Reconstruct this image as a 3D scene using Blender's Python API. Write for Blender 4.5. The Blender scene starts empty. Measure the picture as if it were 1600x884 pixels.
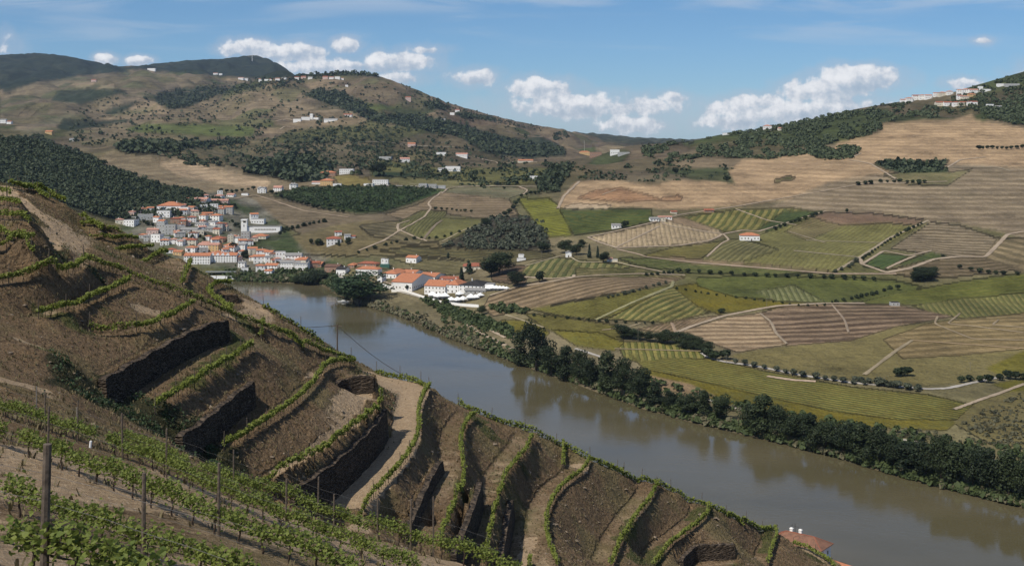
import bpy, bmesh, math, random
import numpy as np
from mathutils import Vector
random.seed(7); RNG = np.random.default_rng(7)
C = bpy.context.scene.collection
SC = bpy.context.scene

# ------------------------------------------------------------------ camera, sky, sun, exposure
F = 1931.0            # focal length in photo pixels (photo 1600 x 884), horizon on row 200
HORIZON = 200.0
WATER = -170.0        # camera stands at the origin, the river lies 170 m below it
cam = bpy.data.cameras.new('camera'); cam.sensor_width = 36.0
cam.lens = F / 1600 * 36.0
cam.shift_y = -(442 - HORIZON) / 1600.0
cam.clip_start = 0.5; cam.clip_end = 60000
cam_o = bpy.data.objects.new('camera', cam); C.objects.link(cam_o)
cam_o.location = (0, 0, 0); cam_o.rotation_euler = (math.radians(90), 0, 0)
SC.camera = cam_o

SUN_TO = Vector((-0.72, -0.69, 0)).normalized()   # horizontal direction towards the sun
SUN_EL = math.radians(53)
sun_dir = Vector((SUN_TO.x * math.cos(SUN_EL), SUN_TO.y * math.cos(SUN_EL), math.sin(SUN_EL)))
sl = bpy.data.lights.new('sun', 'SUN'); sl.energy = 4.6; sl.angle = math.radians(0.5); sl.color = (1.0, 0.93, 0.81)
so = bpy.data.objects.new('sun', sl); C.objects.link(so)
so.rotation_euler = sun_dir.to_track_quat('Z', 'Y').to_euler()

SC.view_settings.view_transform = 'Standard'; SC.view_settings.look = 'None'
SC.view_settings.gamma = 1.0; SC.view_settings.exposure = -0.02
SC.view_settings.use_curve_mapping = False

world = bpy.data.worlds.new('World'); SC.world = world; world.use_nodes = True

class NT:
    """tiny node-tree helper"""
    def __init__(s, nt): s.nt = nt; s.nt.nodes.clear()
    def n(s, t, **k):
        nd = s.nt.nodes.new(t)
        for a, b in k.items():
            if a.startswith('i_'):
                key = a[2:]; key = int(key) if key.isdigit() else key
                s.put(nd.inputs[key], b)
            else: setattr(nd, a, b)
        return nd
    def put(s, sock, v):
        if hasattr(v, 'links') and hasattr(v, 'node'): s.nt.links.new(v, sock)
        elif isinstance(v, bpy.types.Node): s.nt.links.new(v.outputs[0], sock)
        else: sock.default_value = v
    def m(s, op, a, b=0.0, c=None, clamp=False):
        nd = s.nt.nodes.new('ShaderNodeMath'); nd.operation = op; nd.use_clamp = clamp
        s.put(nd.inputs[0], a); s.put(nd.inputs[1], b)
        if c is not None: s.put(nd.inputs[2], c)
        return nd.outputs[0]
    def mix(s, f, a, b, blend='MIX'):
        nd = s.nt.nodes.new('ShaderNodeMix'); nd.data_type = 'RGBA'; nd.blend_type = blend
        s.put(nd.inputs[0], f)
        for i, v in ((6, a), (7, b)):
            if isinstance(v, (tuple, list)) and len(v) == 3: v = (*v, 1)
            s.put(nd.inputs[i], v)
        return nd.outputs[2]
    def ramp(s, f, lo, hi, a=0.0, b=1.0, smooth=True):
        nd = s.nt.nodes.new('ShaderNodeMapRange'); nd.interpolation_type = 'SMOOTHSTEP' if smooth else 'LINEAR'
        s.put(nd.inputs[0], f); nd.inputs[1].default_value = lo; nd.inputs[2].default_value = hi
        nd.inputs[3].default_value = a; nd.inputs[4].default_value = b
        return nd.outputs[0]
    def noise(s, vec, scale, detail=4.0, rough=0.55, dist=0.0, col=False):
        nd = s.nt.nodes.new('ShaderNodeTexNoise')
        if vec is not None: s.put(nd.inputs['Vector'], vec)
        nd.inputs['Scale'].default_value = scale; nd.inputs['Detail'].default_value = detail
        nd.inputs['Roughness'].default_value = rough; nd.inputs['Distortion'].default_value = dist
        return nd.outputs[1 if col else 0]
    def attr(s, name, out=0):
        nd = s.nt.nodes.new('ShaderNodeAttribute'); nd.attribute_name = name
        return nd.outputs[out]
    def vmul(s, v, k):
        nd = s.nt.nodes.new('ShaderNodeVectorMath'); nd.operation = 'MULTIPLY'
        s.put(nd.inputs[0], v); nd.inputs[1].default_value = k
        return nd.outputs[0]

def make_world():
    t = NT(world.node_tree)
    sky = t.n('ShaderNodeTexSky'); sky.sky_type = 'NISHITA'; sky.sun_disc = False
    sky.sun_elevation = SUN_EL
    sky.sun_rotation = math.atan2(SUN_TO.x, SUN_TO.y)
    sky.altitude = 300; sky.air_density = 0.9; sky.dust_density = 0.25; sky.ozone_density = 2.0
    tc = t.n('ShaderNodeTexCoord')
    sep = t.n('ShaderNodeSeparateXYZ'); t.put(sep.inputs[0], tc.outputs['Generated'])
    x, y, z = sep.outputs
    ys = t.m('MAXIMUM', y, 0.05)
    # azimuth and elevation of the sky direction, in thousandths
    U = t.m('MULTIPLY', t.m('DIVIDE', x, ys), F); V = t.m('MULTIPLY', t.m('DIVIDE', z, ys), F)
    comb = t.n('ShaderNodeCombineXYZ'); t.put(comb.inputs[0], U); t.put(comb.inputs[1], V)
    uv = comb.outputs[0]
    n_edge = t.noise(uv, 0.040, 6.0, 0.56)
    n_big = t.noise(uv, 0.016, 3.0, 0.5)
    wob = t.m('ADD', t.m('MULTIPLY', t.m('SUBTRACT', n_edge, 0.5), 1.5), t.m('MULTIPLY', t.m('SUBTRACT', n_big, 0.5), 0.8))
    # cumulus banks: centre azimuth, centre elevation, half width, half height, strength
    CL = [(385, 74, 44, 15, 1.0), (455, 82, 62, 17, 1), (540, 72, 26, 13, .9), (520, 104, 110, 15, .8), (610, 98, 70, 18, .75), (625, 122, 40, 12, .7),
          (741, 121, 38, 15, .85), (845, 140, 58, 20, 1.0), (890, 165, 100, 22, .9), (985, 168, 90, 18, .55), (1050, 152, 24, 11, .6), (985, 195, 60, 16, .8),
          (1335, 124, 74, 22, 1.15), (1290, 142, 72, 22, 1.05), (1180, 160, 46, 14, .85), (1225, 176, 130, 20, .8), (1150, 190, 70, 14, .7), (1300, 168, 90, 20, .8),
          (168, 92, 20, 9, .9), (216, 95, 26, 9, 1.0), (1508, 131, 34, 10, .9), (1540, 64, 16, 6, .55), (1700, 120, 90, 30, 1.0), (-120, 70, 120, 26, 1.0),
          (665, 78, 26, 7, .4), (705, 190, 46, 7, .35)]
    dens = None; top = None
    for (cx, cy, hw, hh, st) in CL:
        du = t.m('DIVIDE', t.m('SUBTRACT', U, cx - 800), hw)
        dv = t.m('DIVIDE', t.m('SUBTRACT', V, HORIZON - cy), hh)
        r = t.m('SQRT', t.m('ADD', t.m('MULTIPLY', du, du), t.m('MULTIPLY', dv, dv)))
        g = t.m('MULTIPLY', t.m('SUBTRACT', 1.15, r), st)
        tv = t.m('MULTIPLY', t.m('MAXIMUM', g, 0.0), t.m('ADD', dv, t.m('MULTIPLY', du, -0.35)))
        dens = g if dens is None else t.m('MAXIMUM', dens, g)
        top = tv if top is None else t.m('ADD', top, tv)
    d = t.m('ADD', dens, wob)
    cover = t.ramp(d, 0.10, 0.42)
    n_sh = t.noise(uv, 0.06, 5.0, 0.6)
    lit = t.ramp(t.m('ADD', t.m('ADD', top, t.m('MULTIPLY', t.m('SUBTRACT', n_sh, 0.5), 1.8)), t.m('MULTIPLY', t.m('SUBTRACT', n_edge, .5), .9)), -0.75, 0.65)
    ccol = t.mix(lit, (4.2, 4.8, 5.8), (10.0, 10.0, 10.1))
    cover = t.m('MULTIPLY', cover, t.ramp(lit, 0.0, 0.8, 0.55, 0.95))
    # thin high streaks
    str_v = t.vmul(uv, (0.12, 1.0, 1.0))
    s1 = t.noise(str_v, 0.022, 5.0, 0.55, 0.6)
    band = t.m('MULTIPLY', t.ramp(V, 168, 197), t.ramp(s1, 0.42, 0.62))
    band2 = t.m('MULTIPLY', t.m('MULTIPLY', t.ramp(V, 100, 150), t.ramp(s1, 0.50, 0.72)), 0.30)
    low = t.m('MULTIPLY', t.ramp(V, 75, 5), 0.16)
    wisp = t.m('MAXIMUM', t.m('MULTIPLY', band, 0.42), t.m('MAXIMUM', band2, low))
    hs = t.n('ShaderNodeHueSaturation'); hs.inputs['Saturation'].default_value = 0.88; hs.inputs['Value'].default_value = 1.0
    t.put(hs.inputs['Color'], sky.outputs[0])
    tint = t.mix(t.ramp(V, -20, 190, smooth=False), (.54, .78, 1.12), (.42, .68, .96))
    skyc = t.mix(1.0, hs.outputs[0], tint, 'MULTIPLY')
    veil = t.m('MULTIPLY', t.ramp(t.m('ADD', dens, t.m('MULTIPLY', wob, .8)), -.55, .25), .42)
    c1 = t.mix(wisp, skyc, (6.2, 6.8, 7.6)); c1 = t.mix(veil, c1, (5.0, 5.6, 6.6))
    c2 = t.mix(t.m('MULTIPLY', cover, t.ramp(y, 0.05, 0.2)), c1, ccol)
    bg = t.n('ShaderNodeBackground'); t.put(bg.inputs[0], c2); bg.inputs[1].default_value = 0.10
    out = t.n('ShaderNodeOutputWorld'); t.put(out.inputs[0], bg.outputs[0])
make_world()

# ------------------------------------------------------------------ helpers
def link(o): C.objects.link(o); return o
def tag(o, label=None, cat=None, group=None, kind=None):
    if label: o['label'] = label
    if cat: o['category'] = cat
    if group: o['group'] = group
    if kind: o['kind'] = kind
    return o
def np_mesh(name, verts, faces, smooth=False):
    """faces: (n,3) or (n,4) int array"""
    me = bpy.data.meshes.new(name)
    verts = np.asarray(verts, dtype=np.float32); faces = np.asarray(faces, dtype=np.int32)
    k = faces.shape[1]; nf = len(faces)
    me.vertices.add(len(verts)); me.vertices.foreach_set('co', verts.ravel())
    me.loops.add(nf * k); me.loops.foreach_set('vertex_index', faces.ravel())
    me.polygons.add(nf); me.polygons.foreach_set('loop_start', np.arange(0, nf * k, k, dtype=np.int32))
    me.polygons.foreach_set('use_smooth', np.full(nf, smooth))
    me.update(calc_edges=True)
    return me
def set_col(me, name, arr):
    a = me.attributes.new(name, 'FLOAT_COLOR', 'POINT')
    b = np.ones((len(arr), 4), dtype=np.float32); b[:, :3] = arr; a.data.foreach_set('color', b.ravel())
def set_f(me, name, arr):
    a = me.attributes.new(name, 'FLOAT', 'POINT'); a.data.foreach_set('value', np.asarray(arr, dtype=np.float32))
def obj(name, me, mat=None, parent=None, loc=None):
    o = bpy.data.objects.new(name, me); link(o)
    if mat is not None:
        if isinstance(mat, (list, tuple)):
            for m_ in mat: me.materials.append(m_)
        elif not me.materials: me.materials.append(mat)
    if parent: o.parent = parent
    if loc is not None: o.location = loc
    return o
def empty(name, loc, rz=0.0, scale=1.0):
    o = bpy.data.objects.new(name, None); link(o); o.location = loc; o.rotation_euler = (0, 0, rz)
    o.scale = (scale,) * 3; o.empty_display_size = 0.5
    return o
def copy_tree(o, parent=None):
    c = o.copy(); C.objects.link(c)
    if parent is not None: c.parent = parent
    for ch in o.children: copy_tree(ch, c)
    return c

class MB:
    """collects simple solids and builds one mesh"""
    def __init__(s): s.v = []; s.f = []
    def add(s, vs, fs):
        b = len(s.v); s.v += [tuple(v) for v in vs]; s.f += [tuple(i + b for i in f) for f in fs]
    def box(s, x0, x1, y0, y1, z0, z1):
        s.add([(x0,y0,z0),(x1,y0,z0),(x1,y1,z0),(x0,y1,z0),(x0,y0,z1),(x1,y0,z1),(x1,y1,z1),(x0,y1,z1)],
              [(0,3,2,1),(4,5,6,7),(0,1,5,4),(1,2,6,5),(2,3,7,6),(3,0,4,7)])
    def tube(s, pts, r, n=6, r2=None, cap=True):
        pts = [Vector(p) for p in pts]; m_ = len(pts); rings = []
        for i, p in enumerate(pts):
            d = (pts[min(i+1, m_-1)] - pts[max(i-1, 0)]).normalized()
            a = Vector((0,0,1)) if abs(d.z) < 0.9 else Vector((1,0,0))
            u = d.cross(a).normalized(); w = d.cross(u)
            rr = r if r2 is None else r + (r2 - r) * i / (m_ - 1)
            rings.append([p + (u * math.cos(6.28318*k/n) + w * math.sin(6.28318*k/n)) * rr for k in range(n)])
        vs = [v for rg in rings for v in rg]; fs = []
        for i in range(m_ - 1):
            for k in range(n):
                fs.append((i*n+k, i*n+(k+1)%n, (i+1)*n+(k+1)%n, (i+1)*n+k))
        if cap: fs += [tuple(range(n)), tuple((m_-1)*n + k for k in reversed(range(n)))]
        s.add(vs, fs)
    def mesh(s, name, smooth=False):
        me = bpy.data.meshes.new(name); me.from_pydata(s.v, [], s.f); me.update()
        if smooth: me.polygons.foreach_set('use_smooth', [True]*len(me.polygons))
        return me
    def build(s, name, mat, parent=None, loc=None, smooth=False): return obj(name, s.mesh(name, smooth), mat, parent, loc)

# ------------------------------------------------------------------ value noise in numpy
_perm = np.random.default_rng(3).random((256, 256))
def vnoise(x, y, s=0):
    xi = np.floor(x).astype(np.int64); yi = np.floor(y).astype(np.int64)
    fx = x - xi; fy = y - yi; fx = fx*fx*(3-2*fx); fy = fy*fy*(3-2*fy)
    g = lambda i, j: _perm[(i + 37*s) & 255, (j + 91*s) & 255]
    return (g(xi,yi)*(1-fx)+g(xi+1,yi)*fx)*(1-fy) + (g(xi,yi+1)*(1-fx)+g(xi+1,yi+1)*fx)*fy
def fbm(x, y, oct=4, s=0, gain=0.5):
    a = 1.0; t_ = 0; n = 0
    for o in range(oct):
        t_ = t_ + a * (vnoise(x * 2**o + 17.3*o, y * 2**o - 9.1*o, s + o) - 0.5); n += a; a *= gain
    return t_ / n * 2      # about -1..1

def P(px, py, z):
    """world point at height z seen at photo pixel px, py"""
    Y = -z * F / (py - HORIZON)
    return ((px - 800) / F * Y, Y, z)
def densify(pts, step):
    pts = np.asarray(pts, float); out = [pts[0]]
    for a, b in zip(pts[:-1], pts[1:]):
        L = np.linalg.norm((b - a)[:2]); n = max(1, int(math.ceil(L / step)))
        for k in range(1, n + 1): out.append(a + (b - a) * k / n)
    return np.array(out)
def chaikin(pts, it=2):
    pts = np.asarray(pts, float)
    for _ in range(it):
        q = [pts[0]]
        for a, b in zip(pts[:-1], pts[1:]): q += [a*.75 + b*.25, a*.25 + b*.75]
        q.append(pts[-1]); pts = np.array(q)
    return pts
def offset(pts, w):
    """shift a polyline sideways, to its left for w > 0"""
    pts = np.asarray(pts, float); d = np.gradient(pts[:, :2], axis=0)
    d /= np.linalg.norm(d, axis=1)[:, None] + 1e-9
    o = pts.copy(); o[:, 0] += -d[:, 1] * w; o[:, 1] += d[:, 0] * w
    return o
# ------------------------------------------------------------------ the near hillside: traced terrace edges, then a relaxed surface between them
def lvl(pts, z): return [(a, b, z) for a, b in pts]
ROWS = {  # foot of each vine row: photo pixel and height, tread width, where the ground is flat behind the row
 'N0': (lvl([(-80,850),(0,880),(72,905),(160,940),(300,990),(420,1040)], -6.4), 0),
 'N1': (lvl([(-60,784),(0,798),(60,818),(150,850),(253,884),(330,912),(420,948)], -10.3), 0),
 'N2': (lvl([(-80,672),(0,696),(126,744),(230,788),(345,836),(450,880),(560,925)], -12.2), 0),
 'N3': (lvl([(-60,632),(0,650),(100,682),(192,715),(262,745),(340,785),(430,825),(520,860),(640,905)], -15.7), 0),
 'N4': (lvl([(200,700),(262,722),(367,770),(460,800),(560,835),(680,868),(750,890),(800,905)], -18.3), 0),
 'P0': (lvl([(60,498),(120,480),(170,462),(203,445)], -17.6), 1.6),
 'P1': (lvl([(138,528),(200,523),(250,508),(304,478)], -20.3), 1.3),
 'P2': (lvl([(242,640),(300,605),(340,577),(385,550),(398,546)], -24.8), 0),
 'P3': ([(350,708,-29.8),(400,678,-29.8),(450,642,-29.8),(480,617,-29.8),(500,592,-29.9),(506,578,-30.1),(530,570,-30.9),(555,571,-31.6)], 1.7),
 'Z1': (lvl([(405,757),(460,730),(503,706),(540,676),(575,645),(594,628),(596,618)], -32.5), 1.3),
 'A': (lvl([(555,800),(600,762),(640,715),(656,680),(653,650),(660,625),(671,606)], -37.2), 3.5),
 'A2': (lvl([(588,585),(620,591),(650,598),(671,606)], -37.1), -2.5),
 'B': (lvl([(688,850),(707,789),(727,740),(722,715),(719,688),(728,665),(742,648)], -40.6), 3.0),
 'C': (lvl([(756,884),(770,812),(785,750),(805,723),(822,705),(832,684)], -44.6), 3.0),
 'D': (lvl([(872,890),(855,850),(853,809),(866,780),(882,761),(914,738),(921,722)], -49.2), 3.0),
 'E': (lvl([(954,890),(972,844),(991,812),(1017,783),(1027,760)], -55), 3.0),
 'F': (lvl([(1020,890),(1043,857),(1075,835),(1106,809),(1108,792)], -59), 3.0),
 'G': (lvl([(1199,886),(1207,857),(1215,839),(1211,829)], -67), 2.5),
 'H': (lvl([(1239,854),(1262,861),(1285,874),(1304,888)], -71.5), 2.0),
 'CR': ([(716,632,-40.6),(742,645,-41.5),(780,658,-42.8),(832,676,-44.9),(880,696,-47.5),(921,720,-49.2),(960,733,-51.2),(1000,746,-53.6),(1027,757,-55),(1065,773,-57),(1107,790,-59),(1150,808,-62),(1185,821,-65),(1211,829,-67)], 0),
 'DR': ([(130,412,-14.8),(165,424,-16.1),(203,437,-17.4),(250,454,-18.7),(304,472,-20.2),(358,496,-22.6),(400,509,-24.2),(430,522,-25.6),(466,535,-27.5),(500,549,-29.3),(530,560,-30.6),(556,566,-31.5)], 0),
 'L1': (lvl([(-60,452),(0,444),(77,433),(118,424),(133,412)], -14.7), 1.5),
 'L2': (lvl([(-40,396),(0,393),(53,385)], -12.1), 1.2),
 'L3': (lvl([(-40,366),(0,369),(53,375)], -11.0), 1.5),
 'L4': (lvl([(-40,342),(0,343),(46,346)], -9.6), 1.5),
 'L5': (lvl([(-40,321),(0,322),(32,325)], -8.7), 1.5),
 'L6': (lvl([(-40,306),(0,307),(18,308)], -8.1), 1.5),
 'M1': (lvl([(95,344),(130,347),(160,352)], -15), 2),
 'M2': (lvl([(125,362),(160,364),(190,363)], -16.3), 2),
 'M3': (lvl([(140,378),(180,377),(217,371)], -17.4), 2),
 'M4': (lvl([(150,402),(200,394),(240,385)], -19), 2),
 'M5': (lvl([(200,426),(235,412),(262,399)], -21), 2),
 'T1': ([(15,290,-8.8),(45,297,-10),(72,306,-11),(100,318,-12)], 0),
 'T2': ([(28,296,-9.6),(55,305,-10.8),(78,316,-11.6)], 0),
 'T3': ([(52,291,-9.3),(80,303,-10.7),(103,318,-12)], 0),
 'X1': ([(298,414,-21.2),(290,430,-20.9),(285,448,-20.6)], 0),
 'X2': ([(324,463,-23.0),(332,452,-23.2),(362,447,-24)], 0),
 'X3': ([(324,463,-23.0),(345,480,-23),(362,492,-22.8)], 0),
 'X4': ([(443,523,-26.8),(462,542,-28.2),(474,562,-29.6)], 0),
 'X5': ([(412,480,-25.4),(440,497,-27),(480,522,-29.4),(506,541,-31.2)], 0),
 'X6': ([(880,736,-49.4),(881,716,-48.8),(880,700,-47.9)], 0),
 'X7': ([(975,760,-54.4),(966,745,-53.2),(943,730,-51.5)], 0),
 'X8': ([(1162,838,-65.2),(1150,820,-63.6),(1126,802,-61.4)], 0),
 'X9': ([(408,540,-26.4),(409,520,-25.4),(412,508,-24.9)], 0),
 'XA': ([(826,890,-47.4),(829,868,-46.9)], 0),
}
ROWP = {k: np.array([P(*q) for q in chaikin(v[0], 2)]) for k, v in ROWS.items()}
WALLS = {  # top line in the photo with its height, then the height of the ground at its foot
 'w1': ([(163,592,-21.7),(200,572,-21.7),(240,549,-21.7),(300,517,-21.7),(330,506,-21.7),(356,499,-21.7)], -24.3),
 'w2': ([(283,682,-26.7),(310,664,-26.7),(345,636,-26.7),(375,611,-26.7),(396,597,-26.7)], -29.3),
 'w3': ([(458,766,-33.7),(503,738,-33.7),(545,705,-33.7),(575,676,-33.7),(594,655,-33.7),(603,639,-33.7)], -37.2),
 'w4': ([(526,600,-31.4),(535,594,-31.3),(548,590,-31.2),(566,588,-31.2),(584,588,-31.2)], -33.3),
 'w5': ([(634,835,-39.4),(650,800,-39.4),(668,757,-39.3),(684,728,-39.3),(691,719,-39.3)], -40.8),
 'w6': ([(711,866,-41.6),(728,826,-41.6),(745,778,-41.6),(752,754,-41.6)], -44.7),
 'w7': ([(780,890,-46.0),(787,852,-46.0),(796,800,-46.2),(801,780,-46.6)], -49.3),
 'w8': ([(1066,876,-60.3),(1078,858,-60.2),(1095,851,-60.2),(1120,850,-60.2),(1148,851,-60.4)], -62.4),
 'w9': ([(340,463,-23.8),(350,461,-23.8),(371,459.5,-23.8)], -25.1),
}
WALLP = {k: np.array([P(*q) for q in chaikin(v[0], 2)]) for k, v in WALLS.items()}
XTRA = [  # other heights read off the photo
 [(92,390,-13.2),(72,345,-11.6),(40,310,-9.8),(5,289,-8.8)],
 [(60,388,-13.0),(48,345,-11.0)],
 [(262,398,-20.9),(300,417,-21.6),(345,443,-24.5),(378,460,-25.0),(410,476,-25.9),(440,494,-27.7),(480,518,-30.2),(506,538,-32.4),(560,575,-36),(598,588,-37.3)],
 [(160,351,-15.5),(190,361,-16.4),(217,370,-17.5),(240,384,-19),(262,398,-20.9)],
 [(-60,270,-7.6),(0,286,-8.9),(60,298,-10.4),(100,319,-12),(130,333,-13.5),(160,351,-15.5)],
 [(0,520,-17.0),(60,545,-18.2),(100,560,-19.4)],
 [(0,600,-17.6),(60,606,-18.8),(110,615,-20.2)],
 [(150,628,-22.6),(200,645,-23.8),(260,672,-26.5),(310,715,-29.3),(350,748,-31.5),(400,800,-34.5),(470,850,-39),(560,905,-44),(690,965,-52)],
 [(590,592,-37.1),(588,604,-36.0)],
 [(400,550,-25.0),(440,560,-26.8),(470,575,-28.4),(490,590,-29.5)],
 [(1290,905,-76),(1330,940,-84),(1300,1000,-88)],
]
XW = [  # plain world points: the slope the camera stands on, and the flank below the frame
 (0,-2,-2.3),(-8,8,-3.6),(8,6,-5.0),(0,14,-7.5),(-14,14,-5.2),(-30,10,-2.0),(-60,20,-4),(-60,60,-10),(10,40,-18),(28,60,-33),(60,60,-62),
 (15,82,-42),(0,76,-36),(44,110,-74),(74,150,-98),(96,200,-112),(10,25,-13),(20,20,-14),(-90,100,-9),(-100,160,-6),(-120,60,0),(-110,220,-8),
 (-60,-30,12),(0,-35,8),(60,-30,-12),(-300,0,40),(-300,200,20),(-300,500,-60),(300,-30,-120),(200,100,-150),(160,200,-140)]
BANK = [(420,240),(340,290),(260,360),(180,430),(134,476),(122,500),(96,530),(-60,740),(-250,985),(-420,1130),(-700,1210)]

def constraints():
    out = []
    for k, p in ROWP.items():
        w = ROWS[k][1]
        p = densify(p, .2); out.append(p)
        if w > 0:
            out.append(offset(p, w))
            if k in ('Z1', 'P1', 'B', 'C', 'P0'): continue
            o = offset(p, -0.45); o[:, 2] -= 0.08; out.append(o)
        elif w < 0: out.append(offset(p, w))
    # road below the wall
    q = densify(WALLP['w3'], .3); 
    for k, p in WALLP.items():
        p = densify(p, .2); t_ = offset(p, .62); out.append(t_); t_ = offset(p, 1.1); out.append(t_)
        b = offset(p, .08); b[:, 2] = WALLS[k][1]-.1; out.append(b); b = offset(p, -.45); b[:, 2] = WALLS[k][1]; out.append(b)
        if k in ('w1', 'w2', 'w4', 'w5', 'w6', 'w7', 'w8', 'w9'):
            b = offset(p, -2.0); b[:, 2] = WALLS[k][1] - .05; out.append(b)
        if k == 'w3':
            b = offset(p, -4.5); b[:, 2] = -37.2; out.append(b)
    for x in XTRA: out.append(densify([P(*q) for q in x], .3))
    out.append(np.array(XW, float))
    return out
def far_constraints():
    out = []
    b = densify([(x, y, -170.3) for x, y in BANK], 3); out.append(b)
    # the slope behind the visible crest
    cr = np.vstack([[P(*q) for q in XTRA[4]], [P(*q) for q in XTRA[3]], [P(*q) for q in XTRA[2]], ROWP['CR']])
    cr = densify(cr, 2.0)
    for d_, dz in ((12, 5.5), (32, 19), (60, 40)):
        o = cr.copy(); o[:, 0] += .62 * d_; o[:, 1] += .78 * d_; o[:, 2] -= dz; out.append(o)
    return out
def relax(z, fixed, it, om=1.0):
    for _ in range(it):
        a = z.copy()
        a[1:-1, 1:-1] = .25 * (z[:-2, 1:-1] + z[2:, 1:-1] + z[1:-1, :-2] + z[1:-1, 2:])
        a[0] = a[1]; a[-1] = a[-2]; a[:, 0] = a[:, 1]; a[:, -1] = a[:, -2]
        z = np.where(fixed, z, a)
    return z
def raster(cons, x0, y0, h, nx, ny):
    s = np.zeros((ny, nx)); c = np.zeros((ny, nx))
    for p in cons:
        i = np.round((p[:, 0] - x0) / h).astype(int); j = np.round((p[:, 1] - y0) / h).astype(int)
        ok = (i >= 0) & (i < nx) & (j >= 0) & (j < ny)
        np.add.at(s, (j[ok], i[ok]), p[ok, 2]); np.add.at(c, (j[ok], i[ok]), 1)
    return np.where(c > 0, s / np.maximum(c, 1), 0), c > 0
def resample(z, h0, x0, y0, X, Y):
    u = np.clip((X - x0) / h0, 0, z.shape[1] - 1.001); v = np.clip((Y - y0) / h0, 0, z.shape[0] - 1.001)
    i = u.astype(int); j = v.astype(int); a = u - i; b = v - j
    return (z[j, i]*(1-a)+z[j, i+1]*a)*(1-b) + (z[j+1, i]*(1-a)+z[j+1, i+1]*a)*b
CON = constraints(); FCON = far_constraints()
# coarse solve over the whole hill down to the river
GX0, GY0, GX1, GY1 = -700, -40, 440, 1260
zc = None
for h in (32, 16, 8, 4):
    nx = int((GX1-GX0)/h)+1; ny = int((GY1-GY0)/h)+1
    val, fx = raster(CON + FCON, GX0, GY0, h, nx, ny)
    XX, YY = np.meshgrid(GX0 + np.arange(nx)*h, GY0 + np.arange(ny)*h)
    zi = resample(zc, ph, GX0, GY0, XX, YY) if zc is not None else np.full((ny, nx), -90.0)
    bx = np.array(BANK[::-1], float); yb_ = np.interp(XX, bx[:, 0], bx[:, 1]); wet = YY > yb_ + 14
    val = np.where(wet, -179, val); fx = fx | wet
    zc = relax(np.where(fx, val, zi), fx, 400 if h > 8 else 250); ph = h
ZC, HC = zc, 4
# fine solve over the part in view
NX0, NY0, NX1, NY1 = -96.0, 6.0, 84.0, 246.0
zf = None
for h in (1.6, .8, .4):
    nx = int(round((NX1-NX0)/h))+1; ny = int(round((NY1-NY0)/h))+1
    XX, YY = np.meshgrid(NX0 + np.arange(nx)*h, NY0 + np.arange(ny)*h)
    val, fx = raster(CON + FCON[4:], NX0, NY0, h, nx, ny)
    zi = resample(ZC, HC, GX0, GY0, XX, YY) if zf is None else resample(zf, ph, NX0, NY0, XX, YY)
    edge = np.zeros((ny, nx), bool); edge[0] = edge[-1] = True; edge[:, 0] = edge[:, -1] = True
    val = np.where(edge, resample(ZC, HC, GX0, GY0, XX, YY), val)
    z_ = np.where(fx | edge, val, zi); fixed = fx | edge
    for _ in range(220 if h > 1 else 160):
        a = z_.copy(); a[1:-1, 1:-1] = .25*(z_[:-2, 1:-1]+z_[2:, 1:-1]+z_[1:-1, :-2]+z_[1:-1, 2:]); z_ = np.where(fixed, z_, a)
    zf = z_; ph = h
HF = .4
GRY, GRX = np.gradient(zf, HF)
SLOPE = np.hypot(GRX, GRY)
zs = zf.copy()
wallmask = np.zeros(zf.shape, bool)
for p in WALLP.values():
    p = densify(p, .3)
    for q in p:
        i = int((q[0]-NX0)/HF); j = int((q[1]-NY0)/HF); wallmask[max(j-3, 0):j+4, max(i-3, 0):i+4] = True
for _ in range(5):
    zb_ = zs.copy(); zb_[1:-1, 1:-1] = .4*zs[1:-1, 1:-1] + .15*(zs[:-2, 1:-1]+zs[2:, 1:-1]+zs[1:-1, :-2]+zs[1:-1, 2:]); zs = np.where(wallmask, zs, zb_)
rough = np.clip((SLOPE - .25) / .5, 0, 1)
ZN = zs + fbm(XX*2.1, YY*2.1, 2, 15)*.10*rough*np.clip((YY-50)/30, 0, 1) + fbm(XX*.9, YY*.9, 4, 5) * (.04 + .24*rough) + fbm(XX*.16, YY*.16, 3, 9) * (.06 + .22*rough)*np.clip((YY-60)/40, .15, 1) + np.maximum(0, fbm(XX*.35, YY*.35, 3, 12)-.25)*rough*1.1
def near_z(x, y):
    x = np.asarray(x, float); y = np.asarray(y, float)
    ins = (x > NX0) & (x < NX1) & (y > NY0) & (y < NY1)
    return np.where(ins, resample(ZN, HF, NX0, NY0, x, y), resample(ZC, HC, GX0, GY0, x, y))

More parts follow.
